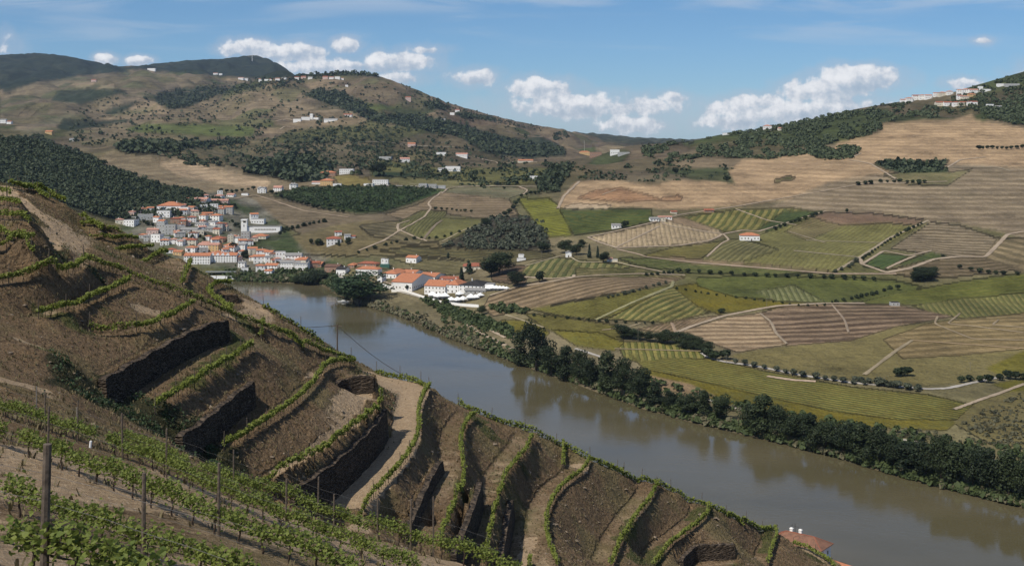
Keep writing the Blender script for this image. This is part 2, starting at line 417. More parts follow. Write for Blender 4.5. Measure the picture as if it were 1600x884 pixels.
def dist_poly(X, Y, pl, rad):
    """distance from grid points to a polyline, inf beyond rad"""
    D = np.full(X.shape, 1e9); pl = densify(pl, .8)
    x0, y0 = NX0, NY0
    for p in pl:
        i0 = max(0, int((p[0]-rad-x0)/HF)); i1 = min(X.shape[1], int((p[0]+rad-x0)/HF)+2)
        j0 = max(0, int((p[1]-rad-y0)/HF)); j1 = min(X.shape[0], int((p[1]+rad-y0)/HF)+2)
        if i1 <= i0 or j1 <= j0: continue
        d = np.hypot(X[j0:j1, i0:i1]-p[0], Y[j0:j1, i0:i1]-p[1]); D[j0:j1, i0:i1] = np.minimum(D[j0:j1, i0:i1], d)
    return D
def fg_cover():
    # R: pale trodden soil, G: grass, B: dark scrub
    n1 = fbm(XX*.12, YY*.12, 4, 21); n2 = fbm(XX*.5, YY*.5, 4, 22); n3 = fbm(XX*.06, YY*.06, 3, 23)
    flat = np.clip((.34 - SLOPE)/.2, 0, 1)
    R = flat * np.clip(.34 + .35*n1 + .25*n2, 0, 1)
    tr = [[P(*q) for q in chaikin(t_, 2)] for t_ in (
        [(500,812,-37.2),(560,762,-37.2),(610,700,-37.2),(626,660,-37.2),(628,630,-37.2),(622,605,-37.2),(600,594,-37.2)],
        [(500,812,-37.2),(545,750,-37.2),(590,700,-37.2),(610,660,-37.2),(615,630,-37.2),(610,605,-37.2)])]
    d = np.minimum(dist_poly(XX, YY, tr[0], 6), dist_poly(XX, YY, tr[1], 6))
    R = np.maximum(R, np.clip((5.4 + n2 - d)/1.2, 0, 1) * .98)
    d = dist_poly(XX, YY, [P(*q) for q in XTRA[0]], 8); R = np.maximum(R, np.clip((4.3 + n2*1.2 - d)/1.2, 0, 1)*.9)
    for pts, w in (([(430,738,-32.8),(500,688,-32.8),(550,645,-32.8),(580,612,-32.8)], 1.4), ([(120,400,-14.2),(135,392,-16),(150,408,-18.8)], 1.5),
                   ([(395,474,-25.4),(405,482,-25.4),(385,497,-24.4)], 2.6), ([(370,512,-24),(375,535,-25.4),(398,545,-25.7)], 2.5),
                   ([(440,547,-27),(470,572,-29),(490,585,-30)], 1.7), ([(215,450,-17),(250,468,-18.6)], 1.6), ([(40,510,-16.8),(60,505,-16.6)], 2.0), ([(60,600,-18.6),(0,560,-16.6)], 2.0),
                   ([(905,728,-49.2),(925,745,-50)], 1.6), ([(800,884,-46),(830,820,-47.6)], 1.4)):
        d = dist_poly(XX, YY, [P(*q) for q in pts], 6); R = np.maximum(R, np.clip((w + n2 - d)/1.0, 0, 1)*.85)
    R = R*np.clip((.8 - SLOPE)/.3, 0, 1)
    # the slope of the nearest rows is bare pale soil
    near = np.clip((62 + 6*n1 - YY)/10, 0, 1) * np.clip((XX + 60)/20, 0, 1); R = np.maximum(R, near * np.clip(.62 + .3*n2 + .3*n1, .25, .9))
    G = np.clip(n1*1.9 - .25 + flat*.35 + n2*.5, 0, 1) * .8 * (1 - np.clip(R*1.1 - .2, 0, 1))
    for pts, w in (([(205,640,-23.6),(222,632,-23.6)], 2.0), ([(380,510,-24.2),(385,525,-25)], 2.2), ([(745,660,-42),(760,680,-42.6)], 2.5), ([(1085,812,-59.2),(1098,800,-59)], 2.2),
                   ([(990,884,-57),(1040,845,-58.6)], 2.0), ([(60,512,-17),(90,500,-16.6)], 1.5), ([(455,525,-27.6),(452,540,-28)], 1.5), ([(970,840,-55),(985,815,-55)],1.6),
                   ([(335,585,-25.7),(380,552,-25.7)], 2.2), ([(285,618,-25.7),(320,595,-25.7)],1.6), ([(1203,832,-67),(1193,862,-67)],2.0)):
        d = dist_poly(XX, YY, [P(*q) for q in pts], 6); G = np.maximum(G, np.clip((w + n2*1.5 - d)/1.5, 0, 1)*.9)
    d = dist_poly(XX, YY, [P(*q) for q in XTRA[7][:5]], 9)
    B = np.clip((5.5 + 3*n2 - d)/2.5, 0, 1)
    B = np.maximum(B, np.clip(n3*2.0 + n2*.6 - .55, 0, 1)*rough*.85)
    return R, G, B
RC, GC, BC = fg_cover()

def build_near():
    ny, nx = ZN.shape
    v = np.stack([XX, YY, ZN], -1).reshape(-1, 3)
    idx = np.arange(ny*nx).reshape(ny, nx)
    f = np.stack([idx[:-1, :-1], idx[:-1, 1:], idx[1:, 1:], idx[1:, :-1]], -1).reshape(-1, 4)
    me = np_mesh('terraced_hillside', v, f, True)
    set_col(me, 'cover', np.stack([RC, GC, BC], -1).reshape(-1, 3)); set_f(me, 'slope', SLOPE.ravel())
    o = obj('terraced_hillside', me, MAT['soil']); tag(o, 'terraced vineyard hillside of brown schist soil in the foreground', kind='structure')
    # the rest of the hill, down to the river and behind the camera
    ny, nx = ZC.shape
    X, Y = np.meshgrid(GX0 + np.arange(nx)*HC, GY0 + np.arange(ny)*HC)
    inside = (X > NX0+2) & (X < NX1-2) & (Y > NY0+2) & (Y < NY1-2)
    z = ZC + fbm(X*.03, Y*.03, 4, 5)*3*(~inside)*np.clip((ZC+172)/20, 0, 1)
    z = np.where(inside, z - 6, z)
    idx = np.arange(ny*nx).reshape(ny, nx)
    keep = ((~inside) & (z > -177.5))
    k = keep[:-1, :-1] | keep[:-1, 1:] | keep[1:, 1:] | keep[1:, :-1]
    f = np.stack([idx[:-1, :-1], idx[:-1, 1:], idx[1:, 1:], idx[1:, :-1]], -1)[k]
    me = np_mesh('river_slope', np.stack([X, Y, z], -1).reshape(-1, 3), f, True)
    n_ = fbm(X*.05, Y*.05, 3, 31)
    set_col(me, 'cover', np.stack([np.clip(.2+.3*n_, 0, 1), np.clip(.25+n_, 0, 1), np.clip(.3-n_, 0, 1)], -1).reshape(-1, 3)); set_f(me, 'slope', np.full(ny*nx, .6))
    o = obj('hillside_slope', me, MAT['soil']); tag(o, 'brown hill slope falling to the river', kind='structure')
# ------------------------------------------------------------------ the valley and hills across the river
COLS = {
 -300:[(428,1370),(330,1500),(235,1750),(175,2100),(215,2700),(190,3500),(160,4600),(130,6200),(100,7600),(80,9000)],
 0:[(430,1360),(385,1430),(330,1520),(262,1720),(214,1980),(235,2500),(200,3300),(172,4500),(140,6000),(112,7500),(86,9000)],
 70:[(430,1360),(385,1430),(336,1520),(270,1740),(226,1980),(240,2500),(208,3200),(175,4400),(142,5900),(112,7400),(85,9000)],
 150:[(428,1375),(395,1430),(345,1540),(295,1700),(252,1900),(256,2300),(225,2900),(190,3900),(150,5200),(118,7200),(97,9000)],
 200:[(428,1385),(395,1450),(350,1560),(312,1690),(272,1850),(262,2200),(228,2800),(195,3700),(150,5100),(118,7200),(103,8200),(106,9000)],
 260:[(428,1390),(395,1450),(350,1570),(318,1700),(292,1850),(262,2250),(235,2750),(200,3500),(160,4700),(125,6500),(111,7800),(95,9200)],
 330:[(436,1385),(412,1430),(370,1530),(330,1680),(308,1820),(285,2100),(250,2600),(215,3300),(165,4500),(130,5900),(118,7300),(92,9200)],
 400:[(441,1368),(425,1400),(380,1520),(335,1720),(300,1920),(285,2150),(262,2500),(228,3000),(190,3600),(148,4400),(122,5200),(140,6500),(86,9300)],
 460:[(443,1352),(425,1390),(380,1510),(330,1740),(300,1940),(278,2200),(252,2600),(215,3100),(175,3900),(140,4700),(117,5250),(150,6500),(117,9000)],
 500:[(445,1340),(425,1390),(380,1520),(330,1750),(296,1990),(272,2260),(240,2700),(200,3300),(160,4200),(130,4900),(115,5250),(160,6500),(150,9000)],
 560:[(475,1194),(445,1270),(420,1340),(380,1480),(330,1740),(296,1980),(270,2260),(238,2700),(200,3300),(165,4100),(133,4800),(114,5250),(170,7000),(180,9000)],
 620:[(492,1124),(460,1210),(430,1300),(400,1420),(350,1650),(300,1960),(270,2250),(235,2700),(205,3300),(172,4100),(145,4800),(127,5250),(180,7000),(190,9000)],
 700:[(528,1001),(500,1080),(460,1190),(420,1330),(370,1550),(320,1800),(290,2050),(260,2400),(237,2750),(215,3400),(190,4300),(161,5200),(190,7000),(195,9000)],
 800:[(565,899),(520,980),(480,1090),(440,1210),(400,1370),(350,1620),(310,1860),(280,2150),(256,2500),(248,2750),(258,3200),(222,4300),(187,5300),(200,7500),(200,9000)],
 860:[(586,850),(540,930),(490,1050),(450,1150),(410,1290),(365,1500),(330,1700),(290,1980),(260,2320),(247,2650),(262,3100),(228,4700),(198,5600),(205,7500),(205,9000)],
 930:[(611,798),(570,865),(520,960),(470,1080),(430,1200),(385,1370),(345,1560),(310,1790),(275,2080),(252,2380),(240,2650),(262,3100),(232,5500),(208,7500),(208,9000)],
 1000:[(637,751),(600,800),(550,900),(500,1000),(450,1130),(410,1250),(370,1410),(330,1610),(300,1800),(265,2070),(245,2350),(229,2620),(252,3100),(225,6500),(213,9000)],
 1085:[(661,712),(625,760),(580,850),(540,940),(500,1030),(450,1160),(410,1280),(370,1430),(330,1620),(300,1780),(268,2000),(240,2300),(218,2680),(250,3300),(219,9000)],
 1200:[(688,672),(640,750),(600,820),(560,900),(500,1040),(460,1130),(420,1250),(380,1390),(340,1550),(300,1740),(260,1990),(228,2330),(200,2800),(240,3600),(220,9000)],
 1300:[(713,640),(660,720),(610,815),(560,920),(520,1005),(480,1090),(440,1190),(400,1310),(350,1490),(300,1700),(250,1990),(210,2370),(180,2800),(220,3600),(210,9000)],
 1400:[(743,604),(690,680),(630,780),(590,870),(530,990),(480,1100),(440,1200),(400,1310),(350,1480),(300,1680),(250,1960),(200,2380),(160,2850),(190,3600),(200,9000)],
 1500:[(770,576),(700,665),(645,770),(590,880),(530,1000),(480,1100),(430,1220),(380,1360),(320,1590),(270,1810),(220,2120),(180,2480),(142,2850),(170,3600),(200,9000)],
 1600:[(793,553),(720,640),(655,755),(590,870),(520,1000),(470,1105),(420,1225),(360,1420),(300,1660),(240,1970),(190,2320),(150,2600),(112,2850),(140,3600),(200,9000)],
 1900:[(860,497),(780,570),(690,700),(600,830),(520,980),(470,1080),(420,1200),(360,1400),(300,1640),(230,1950),(160,2300),(90,2600),(40,2850),(80,3600),(180,9000)],
}
_y1 = 1/np.linspace(1/490, 1/2900, 410)[::1]; _y2 = np.geomspace(2900, 9600, 210)[1:]
YV = np.concatenate([_y1, _y2]); UV = np.linspace(-280, 1880, 1080)
def far_profile():
    ks = sorted(COLS); M = []
    for k in ks:
        pr = COLS[k]; Y = np.array([q[1] for q in pr], float); z = -(np.array([q[0] for q in pr]) - HORIZON)/F*Y
        z[0] = -170
        # steep first metres of the bank
        Y = np.concatenate([[Y[0]-14], Y[:1], [Y[0]+12], Y[1:]]); z = np.concatenate([[-177], z[:1], [-165.5], z[1:]])
        M.append(np.interp(YV, Y, z, left=-177))
    M = np.array(M)
    # cubic interpolation between columns, in terms of position relative to the bank
    bank = np.array([COLS[k][0][1] for k in ks], float); ks = np.array(ks, float)
    Z = np.zeros((len(YV), len(UV)))
    yb = np.interp(UV, ks, bank)
    for j, u in enumerate(UV):
        i = int(np.clip(np.searchsorted(ks, u) - 1, 0, len(ks) - 2)); t_ = (u - ks[i])/(ks[i+1]-ks[i]); t_ = min(max(t_, 0), 1)
        def col(i_):   # shift each control column so that its bank lines up
            i_ = min(max(i_, 0), len(ks)-1)
            fade = np.clip((2200 - YV)/900, 0, 1)
            return np.interp(YV + (bank[i_] - yb[j])*fade, YV, M[i_])
        a, b = col(i), col(i+1)
        p0, p3 = col(i-1), col(i+2)
        h = ks[i+1]-ks[i]
        m0 = (b - p0)/(ks[i+1]-ks[max(i-1, 0)])*h; m1 = (p3 - a)/(ks[min(i+2, len(ks)-1)]-ks[i])*h
        lim = np.abs(b-a)*1.5 + 3; m0 = np.clip(m0, -lim, lim); m1 = np.clip(m1, -lim, lim)
        t2, t3 = t_*t_, t_**3
        Z[:, j] = (2*t3-3*t2+1)*a + (t3-2*t2+t_)*m0 + (-2*t3+3*t2)*b + (t3-t2)*m1
    return Z
ZF = far_profile()
UU, YYF = np.meshgrid(UV, YV); XF = (UU - 800)/F*YYF
def blur(z, n):
    for _ in range(n):
        z = z.copy(); z[1:-1] = .5*z[1:-1] + .25*(z[:-2]+z[2:]); z[:, 1:-1] = .5*z[:, 1:-1] + .25*(z[:, :-2]+z[:, 2:])
    return z
land = np.clip((ZF + 170)/14, 0, 1)
ZF = ZF*(1-land) + blur(ZF, 7)*land
sc_ = np.clip((YYF-700)/3500, 0, 1)
ZF = ZF + land*(fbm(XF/130, YYF/170, 4, 40)*(1.2 + 16*sc_) + fbm(XF/420, YYF/520, 4, 44)*(1.5 + 75*sc_**1.3)*np.clip((YYF-1500)/1500, 0, 1)
      + (np.abs(fbm(XF/260 + YYF/900, YYF/700, 3, 47))-.3)*(70*sc_**1.2)*np.clip((YYF-2300)/1800, 0, 1) + fbm(XF/45, YYF/45, 3, 50)*(.5+3.0*sc_))
# knolls whose shapes the field edges follow
def knoll(px, Y, rx, ry, h):
    global ZF
    x = (px-800)/F*Y
    ZF = ZF + land*h*np.exp(-(((XF-x)/rx)**2 + ((YYF-Y)/ry)**2))
for k in ((980,1075,75,80,9),(1290,1040,80,70,10),(1400,950,90,60,6),(860,1240,60,90,6),(1180,1330,70,90,7),(1000,1500,90,100,8),(680,1560,90,110,10),(780,1500,55,70,10),
          (1330,1280,80,90,7),(480,1520,90,110,8),(1040,1800,110,130,10),(900,2150,120,120,12),(1500,1700,150,150,8),(420,2400,160,160,16),(250,2450,170,170,18),(720,1850,100,90,8)):
    knoll(*k)
_bk = np.interp(UV, sorted(COLS), [COLS[k][0][1] for k in sorted(COLS)])[None]
_fl = -166.5 + np.clip(YYF - _bk, 0, 400)*.028 + np.clip((YYF-_bk)/60, 0, 1)*fbm(XF/90, YYF/90, 3, 90)*1.2
_on = (YYF > _bk + 6) & (YYF < 2000)
ZF = np.where(_on, np.maximum(ZF, _fl) + .35*np.exp(-np.abs(ZF-_fl)/3), ZF)
SKY_LINE = [(-280,84),(0,86),(60,83),(100,87),(150,97),(190,104),(215,103),(240,100),(300,94),(350,92),(395,86),(425,94),(460,116),(480,117),(530,113),(580,115),(610,125),(650,140),(700,161),(760,178),(800,188),(850,198),(900,207),(940,209),(985,214),(1000,215),(1085,218),(1120,213),(1160,207),(1200,200),(1250,190),(1300,180),(1340,170),(1400,160),(1430,155),(1480,147),(1530,132),(1600,112),(1880,50)]
def fit_skyline():
    """raise or lower the far ground smoothly until its crest stands where the real one does"""
    global ZF
    want = np.interp(UV, [a for a, b in SKY_LINE], [b for a, b in SKY_LINE])
    for _ in range(3):
        py = HORIZON - ZF/YYF*F; k = np.argmin(py, axis=0); cur = py[k, np.arange(len(UV))]
        d = cur - want; Yc = YV[k]
        for _i in range(2): d = np.convolve(np.pad(d, 4, 'edge'), np.ones(9)/9, 'valid')
        for _i in range(3): Yc = np.convolve(np.pad(Yc, 20, 'edge'), np.ones(41)/41, 'valid')
        w = np.clip((YYF - .62*Yc[None])/(.38*Yc[None]), 0, 1)**1.5
        ZF = ZF + w*(d/F)[None]*YYF
fit_skyline()
PYF = HORIZON - ZF/YYF*F
PMIN = np.minimum.accumulate(PYF, axis=0)
def hitY(px, py):
    """depth at which the line of sight through a photo pixel first meets the ground across the river"""
    j = (px - UV[0])/(UV[1]-UV[0]); j0 = int(np.clip(j, 0, len(UV)-2)); a = min(max(j-j0, 0), 1)
    r = []
    for jj in (j0, j0+1):
        c = PMIN[:, jj]; i = int(np.searchsorted(-c, -py)); i = min(max(i, 1), len(c)-1)
        p0, p1 = PYF[i-1, jj], PYF[i, jj]
        t_ = (p0-py)/(p0-p1) if p0 > p1 else 1.0
        r.append(YV[i-1] + (YV[i]-YV[i-1])*min(max(t_, 0), 1))
    return r[0] if abs(r[1]-r[0]) > 250 and a < .5 else (r[1] if abs(r[1]-r[0]) > 250 else r[0]*(1-a)+r[1]*a)
def far_z(x, y):
    x = np.asarray(x, float); y = np.asarray(y, float)
    u = 800 + x/y*F; j = np.clip((u-UV[0])/(UV[1]-UV[0]), 0, len(UV)-1.001); v = np.clip(np.interp(y, YV, np.arange(len(YV))), 0, len(YV)-1.001)
    j0 = j.astype(int); i0 = v.astype(int); a = j-j0; b = v-i0
    return (ZF[i0, j0]*(1-a)+ZF[i0, j0+1]*a)*(1-b) + (ZF[i0+1, j0]*(1-a)+ZF[i0+1, j0+1]*a)*b
def H(px, py):
    Y = hitY(px, py); x = (px-800)/F*Y
    return (x, Y, float(far_z(x, Y)))

def ground_poly(pts):
    """outline traced in the photo -> outline on the ground as (azimuth, depth)"""
    p = densify(list(pts) + [pts[0]], 4.0)
    return np.array([(q[0], hitY(q[0], q[1])) for q in p])
def in_poly(pl):
    u0, u1 = pl[:, 0].min(), pl[:, 0].max(); y0, y1 = pl[:, 1].min(), pl[:, 1].max()
    j0, j1 = np.searchsorted(UV, [u0, u1]); i0, i1 = np.searchsorted(YV, [y0, y1])
    j1 = min(j1+1, len(UV)); i1 = min(i1+1, len(YV)); j0 = max(j0-1, 0); i0 = max(i0-1, 0)
    u = UU[i0:i1, j0:j1]; y = YYF[i0:i1, j0:j1]; ins = np.zeros(u.shape, bool)
    a = pl; b = np.roll(pl, -1, 0)
    for (xa, ya), (xb, yb) in zip(a, b):
        if ya == yb: continue
        c = ((ya > y) != (yb > y)) & (u < (xb-xa)*(y-ya)/(yb-ya)+xa); ins ^= c
    return (slice(i0, i1), slice(j0, j1)), ins
# ---- land cover colours (real surface colours)
TAN=(.37,.285,.20); PALE=(.41,.325,.235); BROWN=(.16,.118,.08); DKBR=(.105,.072,.05); OLIVE=(.135,.128,.062); GREEN=(.070,.086,.032); DKGR=(.030,.052,.026)
YEL=(.165,.155,.035); GREY=(.215,.185,.145); SCRUB=(.075,.075,.045); WOOD=(.024,.038,.024); MUST=(.17,.14,.04); PATH=(.36,.285,.205); TERR=(.20,.165,.113); LGRN=(.10,.125,.045)
# outline, ground colour, colour of the rows, how strong, 'c' = contour rows every n metres of height / (p, q) = rows run along p->q every n metres
FIELDS = [
 # far hills
 ([(-280,60),(0,80),(60,78),(110,82),(190,100),(200,112),(190,126),(120,134),(60,148),(30,155),(0,140),(-280,140)], (.018,.030,.021), (.04,.05,.034), .35, 'n', 0),
 ([(190,108),(240,96),(300,90),(395,80),(430,90),(466,120),(420,124),(330,118),(260,112)], (.018,.030,.021), (.04,.05,.034), .35, 'n', 0),
 ([(-280,140),(0,150),(26,165),(0,185),(-280,180)], WOOD, SCRUB, .2, 'n', 0),
 ([(0,148),(60,128),(130,118),(200,112),(330,118),(300,135),(240,150),(150,165),(60,190),(0,196)], (.13,.115,.08), TERR, .6, 'c', 16),
 ([(80,158),(90,143),(140,139),(200,142),(170,152),(130,163)], WOOD, SCRUB, .3, 'n', 0),
 ([(110,134),(118,127),(148,128),(145,136),(125,138)], PALE, TAN, .3, 'n', 0), ([(152,138),(160,130),(180,131),(180,139)], PALE, TAN, .3, 'n', 0),
 ([(24,184),(40,170),(70,155),(84,160),(60,172),(50,182)], TERR, TAN, .5, 'n', 0),
 ([(0,205),(60,190),(150,168),(240,142),(270,130),(290,132),(235,150),(180,172),(100,200),(60,212)], GREY, TAN, .4, 'c', 14),
 ([(100,190),(150,172),(240,158),(300,140),(330,140),(240,178),(160,196),(110,200)], TERR, BROWN, .5, 'c', 14),
 ([(245,160),(240,150),(280,138),(330,135),(360,142),(340,150),(290,168),(265,172)], WOOD, SCRUB, .3, 'n', 0),
 ([(160,178),(175,168),(215,158),(230,160),(200,172),(175,180)], WOOD, SCRUB, .3, 'n', 0),
 ([(200,170),(215,162),(255,163),(250,172),(215,174)], TAN, BROWN, .3, 'n', 0),
 ([(88,200),(100,186),(150,190),(200,186),(198,192),(150,202),(110,206)], WOOD, SCRUB, .3, 'n', 0),
 ([(95,207),(200,190),(300,165),(385,138),(420,130),(480,124),(500,140),(475,155),(500,170),(470,184),(430,190),(400,200),(300,195),(200,212),(150,225),(110,218)], TERR, (.14,.11,.08), .6, 'c', 12),
 ([(195,202),(225,194),(300,193),(360,196),(400,199),(395,214),(320,212),(270,210),(215,207)], (.085,.12,.048), LGRN, .3, 'n', 0),
 ([(180,232),(185,224),(250,220),(300,224),(398,218),(350,226),(300,232),(240,240),(200,240)], WOOD, SCRUB, .35, 'n', 0),
 ([(110,222),(200,215),(260,212),(340,214),(300,224),(240,222),(180,226),(140,228)], OLIVE, TERR, .6, 'c', 10),
 ([(260,240),(330,225),(420,215),(440,230),(400,250),(350,258),(300,250)], SCRUB, BROWN, .7, 'n', 0),
 ([(150,248),(175,236),(230,245),(250,250),(340,262),(425,270),(440,285),(410,304),(370,302),(300,300),(250,290),(200,275)], TERR, (.14,.105,.07), .55, 'c', 8),
 ([(245,255),(285,248),(335,262),(425,283),(415,300),(340,285),(280,275)], TAN, TERR, .5, 'c', 7),
 ([(-280,170),(0,215),(60,212),(95,228),(130,240),(160,256),(200,270),(250,290),(300,300),(345,312),(365,330),(200,350),(130,330),(0,330),(-280,330)], WOOD, (.045,.055,.03), .45, 'n', 0),
 ([(-280,165),(0,200),(30,205),(60,212),(40,222),(0,228),(-280,228)], BROWN, TERR, .6, 'c', 6),
 # plateau hill in the middle
 ([(400,135),(480,124),(500,118),(560,112),(620,120),(650,140),(700,160),(760,178),(740,188),(700,178),(640,168),(580,160),(520,145),(480,140)], (.15,.112,.085), TERR, .5, 'c', 14),
 ([(460,122),(470,112),(530,108),(585,110),(620,120),(590,120),(540,118),(500,119)], WOOD, WOOD, 0, 'n', 0),
 ([(580,150),(560,145),(600,145),(660,158),(640,162)], GREY, BROWN, .4, 'c', 10),
 ([(470,148),(500,140),(530,143),(565,160),(590,180),(560,178),(520,165)], WOOD, SCRUB, .3, 'n', 0),
 ([(560,160),(600,165),(640,168),(600,172),(580,175)], (.08,.115,.045), OLIVE, .3, 'n', 0),
 ([(560,180),(620,178),(690,185),(740,200),(790,215),(860,225),(885,240),(830,248),(760,240),(720,215),(650,200),(590,190)], WOOD, SCRUB, .55, 'n', 0),
 ([(690,160),(760,178),(860,200),(890,206),(880,215),(850,205),(800,195),(740,188)], (.14,.1,.08), SCRUB, .5, 'c', 12),
 ([(655,158),(690,160),(700,172),(670,172)], WOOD, SCRUB, .3, 'n', 0),
 ([(710,176),(770,182),(776,190),(720,186)], WOOD, SCRUB, .3, 'n', 0),
 ([(700,178),(770,187),(778,196),(720,198),(705,190)], (.16,.11,.085), TERR, .4, 'n', 0),
 ([(825,205),(870,213),(880,225),(850,222),(830,214)], (.19,.13,.095), TERR, .4, 'n', 0),
 ([(800,225),(840,210),(885,232),(885,244),(830,246)], WOOD, SCRUB, .4, 'n', 0),
 ([(885,205),(940,206),(1000,212),(1085,216),(1085,222),(1000,226),(940,222),(890,215)], (.035,.05,.036), (.1,.085,.06), .35, 'n', 0),
 ([(850,196),(900,207),(935,215),(945,225),(900,232),(880,222)], (.15,.115,.09), SCRUB, .4, 'n', 0),
 ([(420,222),(450,205),(520,198),(570,195),(620,195),(660,205),(640,215),(600,215),(560,225),(480,228)], (.06,.075,.038), OLIVE, .6, 'n', 0),
 ([(560,196),(600,188),(625,192),(620,200),(580,206)], OLIVE, TERR, .6, 'c', 6),
 ([(420,235),(480,222),(560,222),(620,225),(700,235),(740,240),(700,250),(640,262),(560,255),(500,262),(440,250)], (.11,.10,.06), (.06,.065,.035), .75, 'n', 0),
 ([(600,240),(660,235),(700,240),(680,250),(640,252)], OLIVE, TERR, .4, 'c', 5),
 ([(380,270),(395,262),(460,240),(480,250),(520,262),(510,282),(460,285),(420,275)], WOOD, (.06,.06,.04), .3, 'n', 0),
 ([(575,256),(600,250),(680,262),(780,262),(860,262),(860,285),(780,290),(700,280),(620,282),(580,276)], (.09,.105,.045), OLIVE, .5, 'c', 4),
 ([(600,283),(620,275),(700,280),(760,285),(800,290),(700,296),(640,292)], OLIVE, TERR, .5, (( 640,275),(660,292)), 7),
 ([(520,275),(545,272),(580,280),(580,290),(530,290)], (.19,.155,.07), OLIVE, .4, 'c', 3),
 ([(580,268),(690,272),(680,277),(590,276)], DKGR, WOOD, .3, 'n', 0),
 ([(860,262),(900,255),(870,300),(840,300),(838,278)], (.05,.062,.03), WOOD, .5, 'n', 0),
 # middle distance, left of the winery
 ([(364,311),(411,304),(500,326),(560,335),(600,333),(640,350),(560,352),(500,366),(470,366),(435,347),(403,330)], (.16,.13,.09), (.105,.085,.06), .7, 'c', 4),
 ([(425,305),(470,292),(560,290),(660,293),(690,300),(640,318),(600,330),(560,332),(500,322)], (.040,.072,.028), (.022,.038,.02), .5, 'n', 0),
 ([(388,380),(470,366),(520,352),(570,345),(640,345),(690,385),(640,400),(560,402),(480,398),(420,392)], (.145,.12,.07), (.10,.085,.05), .6, 'c', 4),
 ([(560,352),(620,345),(670,368),(690,378),(640,382),(580,368)], (.14,.12,.075), (.07,.06,.038), 1.0, ('k',(590,362),(680,380)), 5),
 ([(600,335),(650,320),(690,300),(820,292),(826,300),(795,310),(812,338),(760,342),(700,335),(640,345)], (.185,.145,.10), (.11,.085,.055), .8, 'c', 3.6),
 ([(690,300),(720,290),(800,292),(826,298),(795,311),(740,305)], (.13,.125,.08), BROWN, .4, 'c', 3),
 ([(620,348),(660,328),(700,330),(690,345),(652,372)], (.12,.115,.055), (.065,.075,.035), .9, ((640,365),(675,330)), 8),
 ([(652,372),(690,340),(750,342),(752,355),(700,374)], (.10,.115,.05), OLIVE, .35, ((660,370),(720,342)), 6),
 ([(690,385),(740,355),(770,340),(820,337),(845,350),(860,385),(820,392),(740,390)], (.042,.045,.032), (.085,.08,.062), .3, 'n', 0),
 ([(590,392),(640,385),(740,390),(850,392),(870,400),(800,410),(760,412),(700,402),(640,400)], (.095,.10,.05), (.05,.048,.03), .9, ('k',(620,398),(840,402)), 5),
 ([(640,402),(760,410),(740,425),(700,430),(640,418)], (.12,.105,.06), (.07,.075,.04), .8, ('k',(660,410),(740,418)), 4),
 ([(480,400),(600,400),(660,420),(600,420),(500,415)], (.11,.11,.06), BROWN, .5, 'n', 0),
 ([(760,412),(830,415),(820,445),(770,440)], (.12,.085,.06), (.06,.05,.035), .9, ('k',(765,430),(820,432)), 6),
 # green and yellow blocks
 ([(809,310),(859,310),(879,327),(894,368),(859,371),(838,350)], (.165,.165,.045), (.075,.085,.03), .8, ((812,322),(866,330)), 16),
 ([(874,327),(1018,326),(1020,345),(982,356),(918,365),(897,368)], (.055,.082,.03), (.105,.11,.035), .5, 'c', 3),
 ([(878,306),(901,283),(960,281),(1020,290),(1056,281),(1123,283),(1150,289),(1138,268),(1159,250),(1250,239),(1300,238),(1309,223),(1344,215),(1377,207),(1379,193),(1440,188),(1485,188),(1518,178),(1526,188),(1600,200),(1880,190),(1880,262),(1600,264),(1480,286),(1420,282),(1345,289),(1290,300),(1250,307),(1150,322),(1060,328),(990,323),(870,325)], (.34,.25,.165), (.21,.155,.10), .6, 'c', 7.5),
 ([(882,322),(900,318),(955,321),(950,326),(885,326)], PALE, PALE, 0, 'n', 0),
 ([(900,310),(930,297),(970,293),(1030,310),(1060,305),(1070,312),(980,316)], (.26,.165,.105), (.2,.13,.08), .6, 'c', 4),
 ([(1300,282),(1400,268),(1470,255),(1540,258),(1600,262),(1880,262),(1880,420),(1600,372),(1553,360),(1500,350),(1450,346),(1400,335),(1290,330),(1200,325)], (.235,.19,.135), (.115,.09,.058), .8, 'c', 7.5),
 ([(1360,256),(1406,250),(1445,253),(1485,250),(1472,261),(1483,269),(1417,272),(1390,267)], DKGR, WOOD, .4, 'n', 0),
 ([(1376,272),(1480,270),(1520,264),(1480,290),(1420,288)], (.16,.15,.08), BROWN, .5, 'n', 0),
 ([(1205,283),(1230,275),(1245,277),(1238,281),(1212,285)], (.06,.075,.03), WOOD, .4, 'n', 0),
 ([(918,371),(1024,348),(1065,340),(1123,359),(1132,368),(1103,380),(1006,386),(965,388)], (.345,.275,.19), (.20,.165,.10), .6, ((1060,383),(1050,345)), 9),
 ([(1040,344),(1065,338),(1115,358),(1100,360)], (.25,.19,.13), BROWN, .5, 'n', 0),
 ([(1065,339),(1153,327),(1232,324),(1285,332),(1191,359),(1132,362)], (.175,.185,.075), (.05,.075,.028), 1.0, ((1150,360),(1172,326)), 15),
 ([(1185,358),(1225,330),(1290,330),(1262,345),(1205,361)], (.045,.075,.03), (.08,.1,.04), .7, ((1200,358),(1262,332)), 10),
 ([(1003,399),(1053,386),(1126,377),(1132,374),(1094,406),(1030,404)], (.12,.125,.05), (.08,.09,.04), .5, 'c', 3),
 ([(1094,406),(1130,375),(1160,374),(1218,390),(1170,411)], (.17,.155,.08), (.07,.08,.035), .95, ((1100,402),(1150,376)), 11),
 ([(1170,374),(1200,362),(1268,338),(1319,350),(1380,345),(1440,352),(1384,383),(1344,406),(1305,424),(1200,415),(1150,412),(1218,390)], (.155,.145,.065), (.10,.105,.048), .6, ((1200,410),(1300,350)), 9),
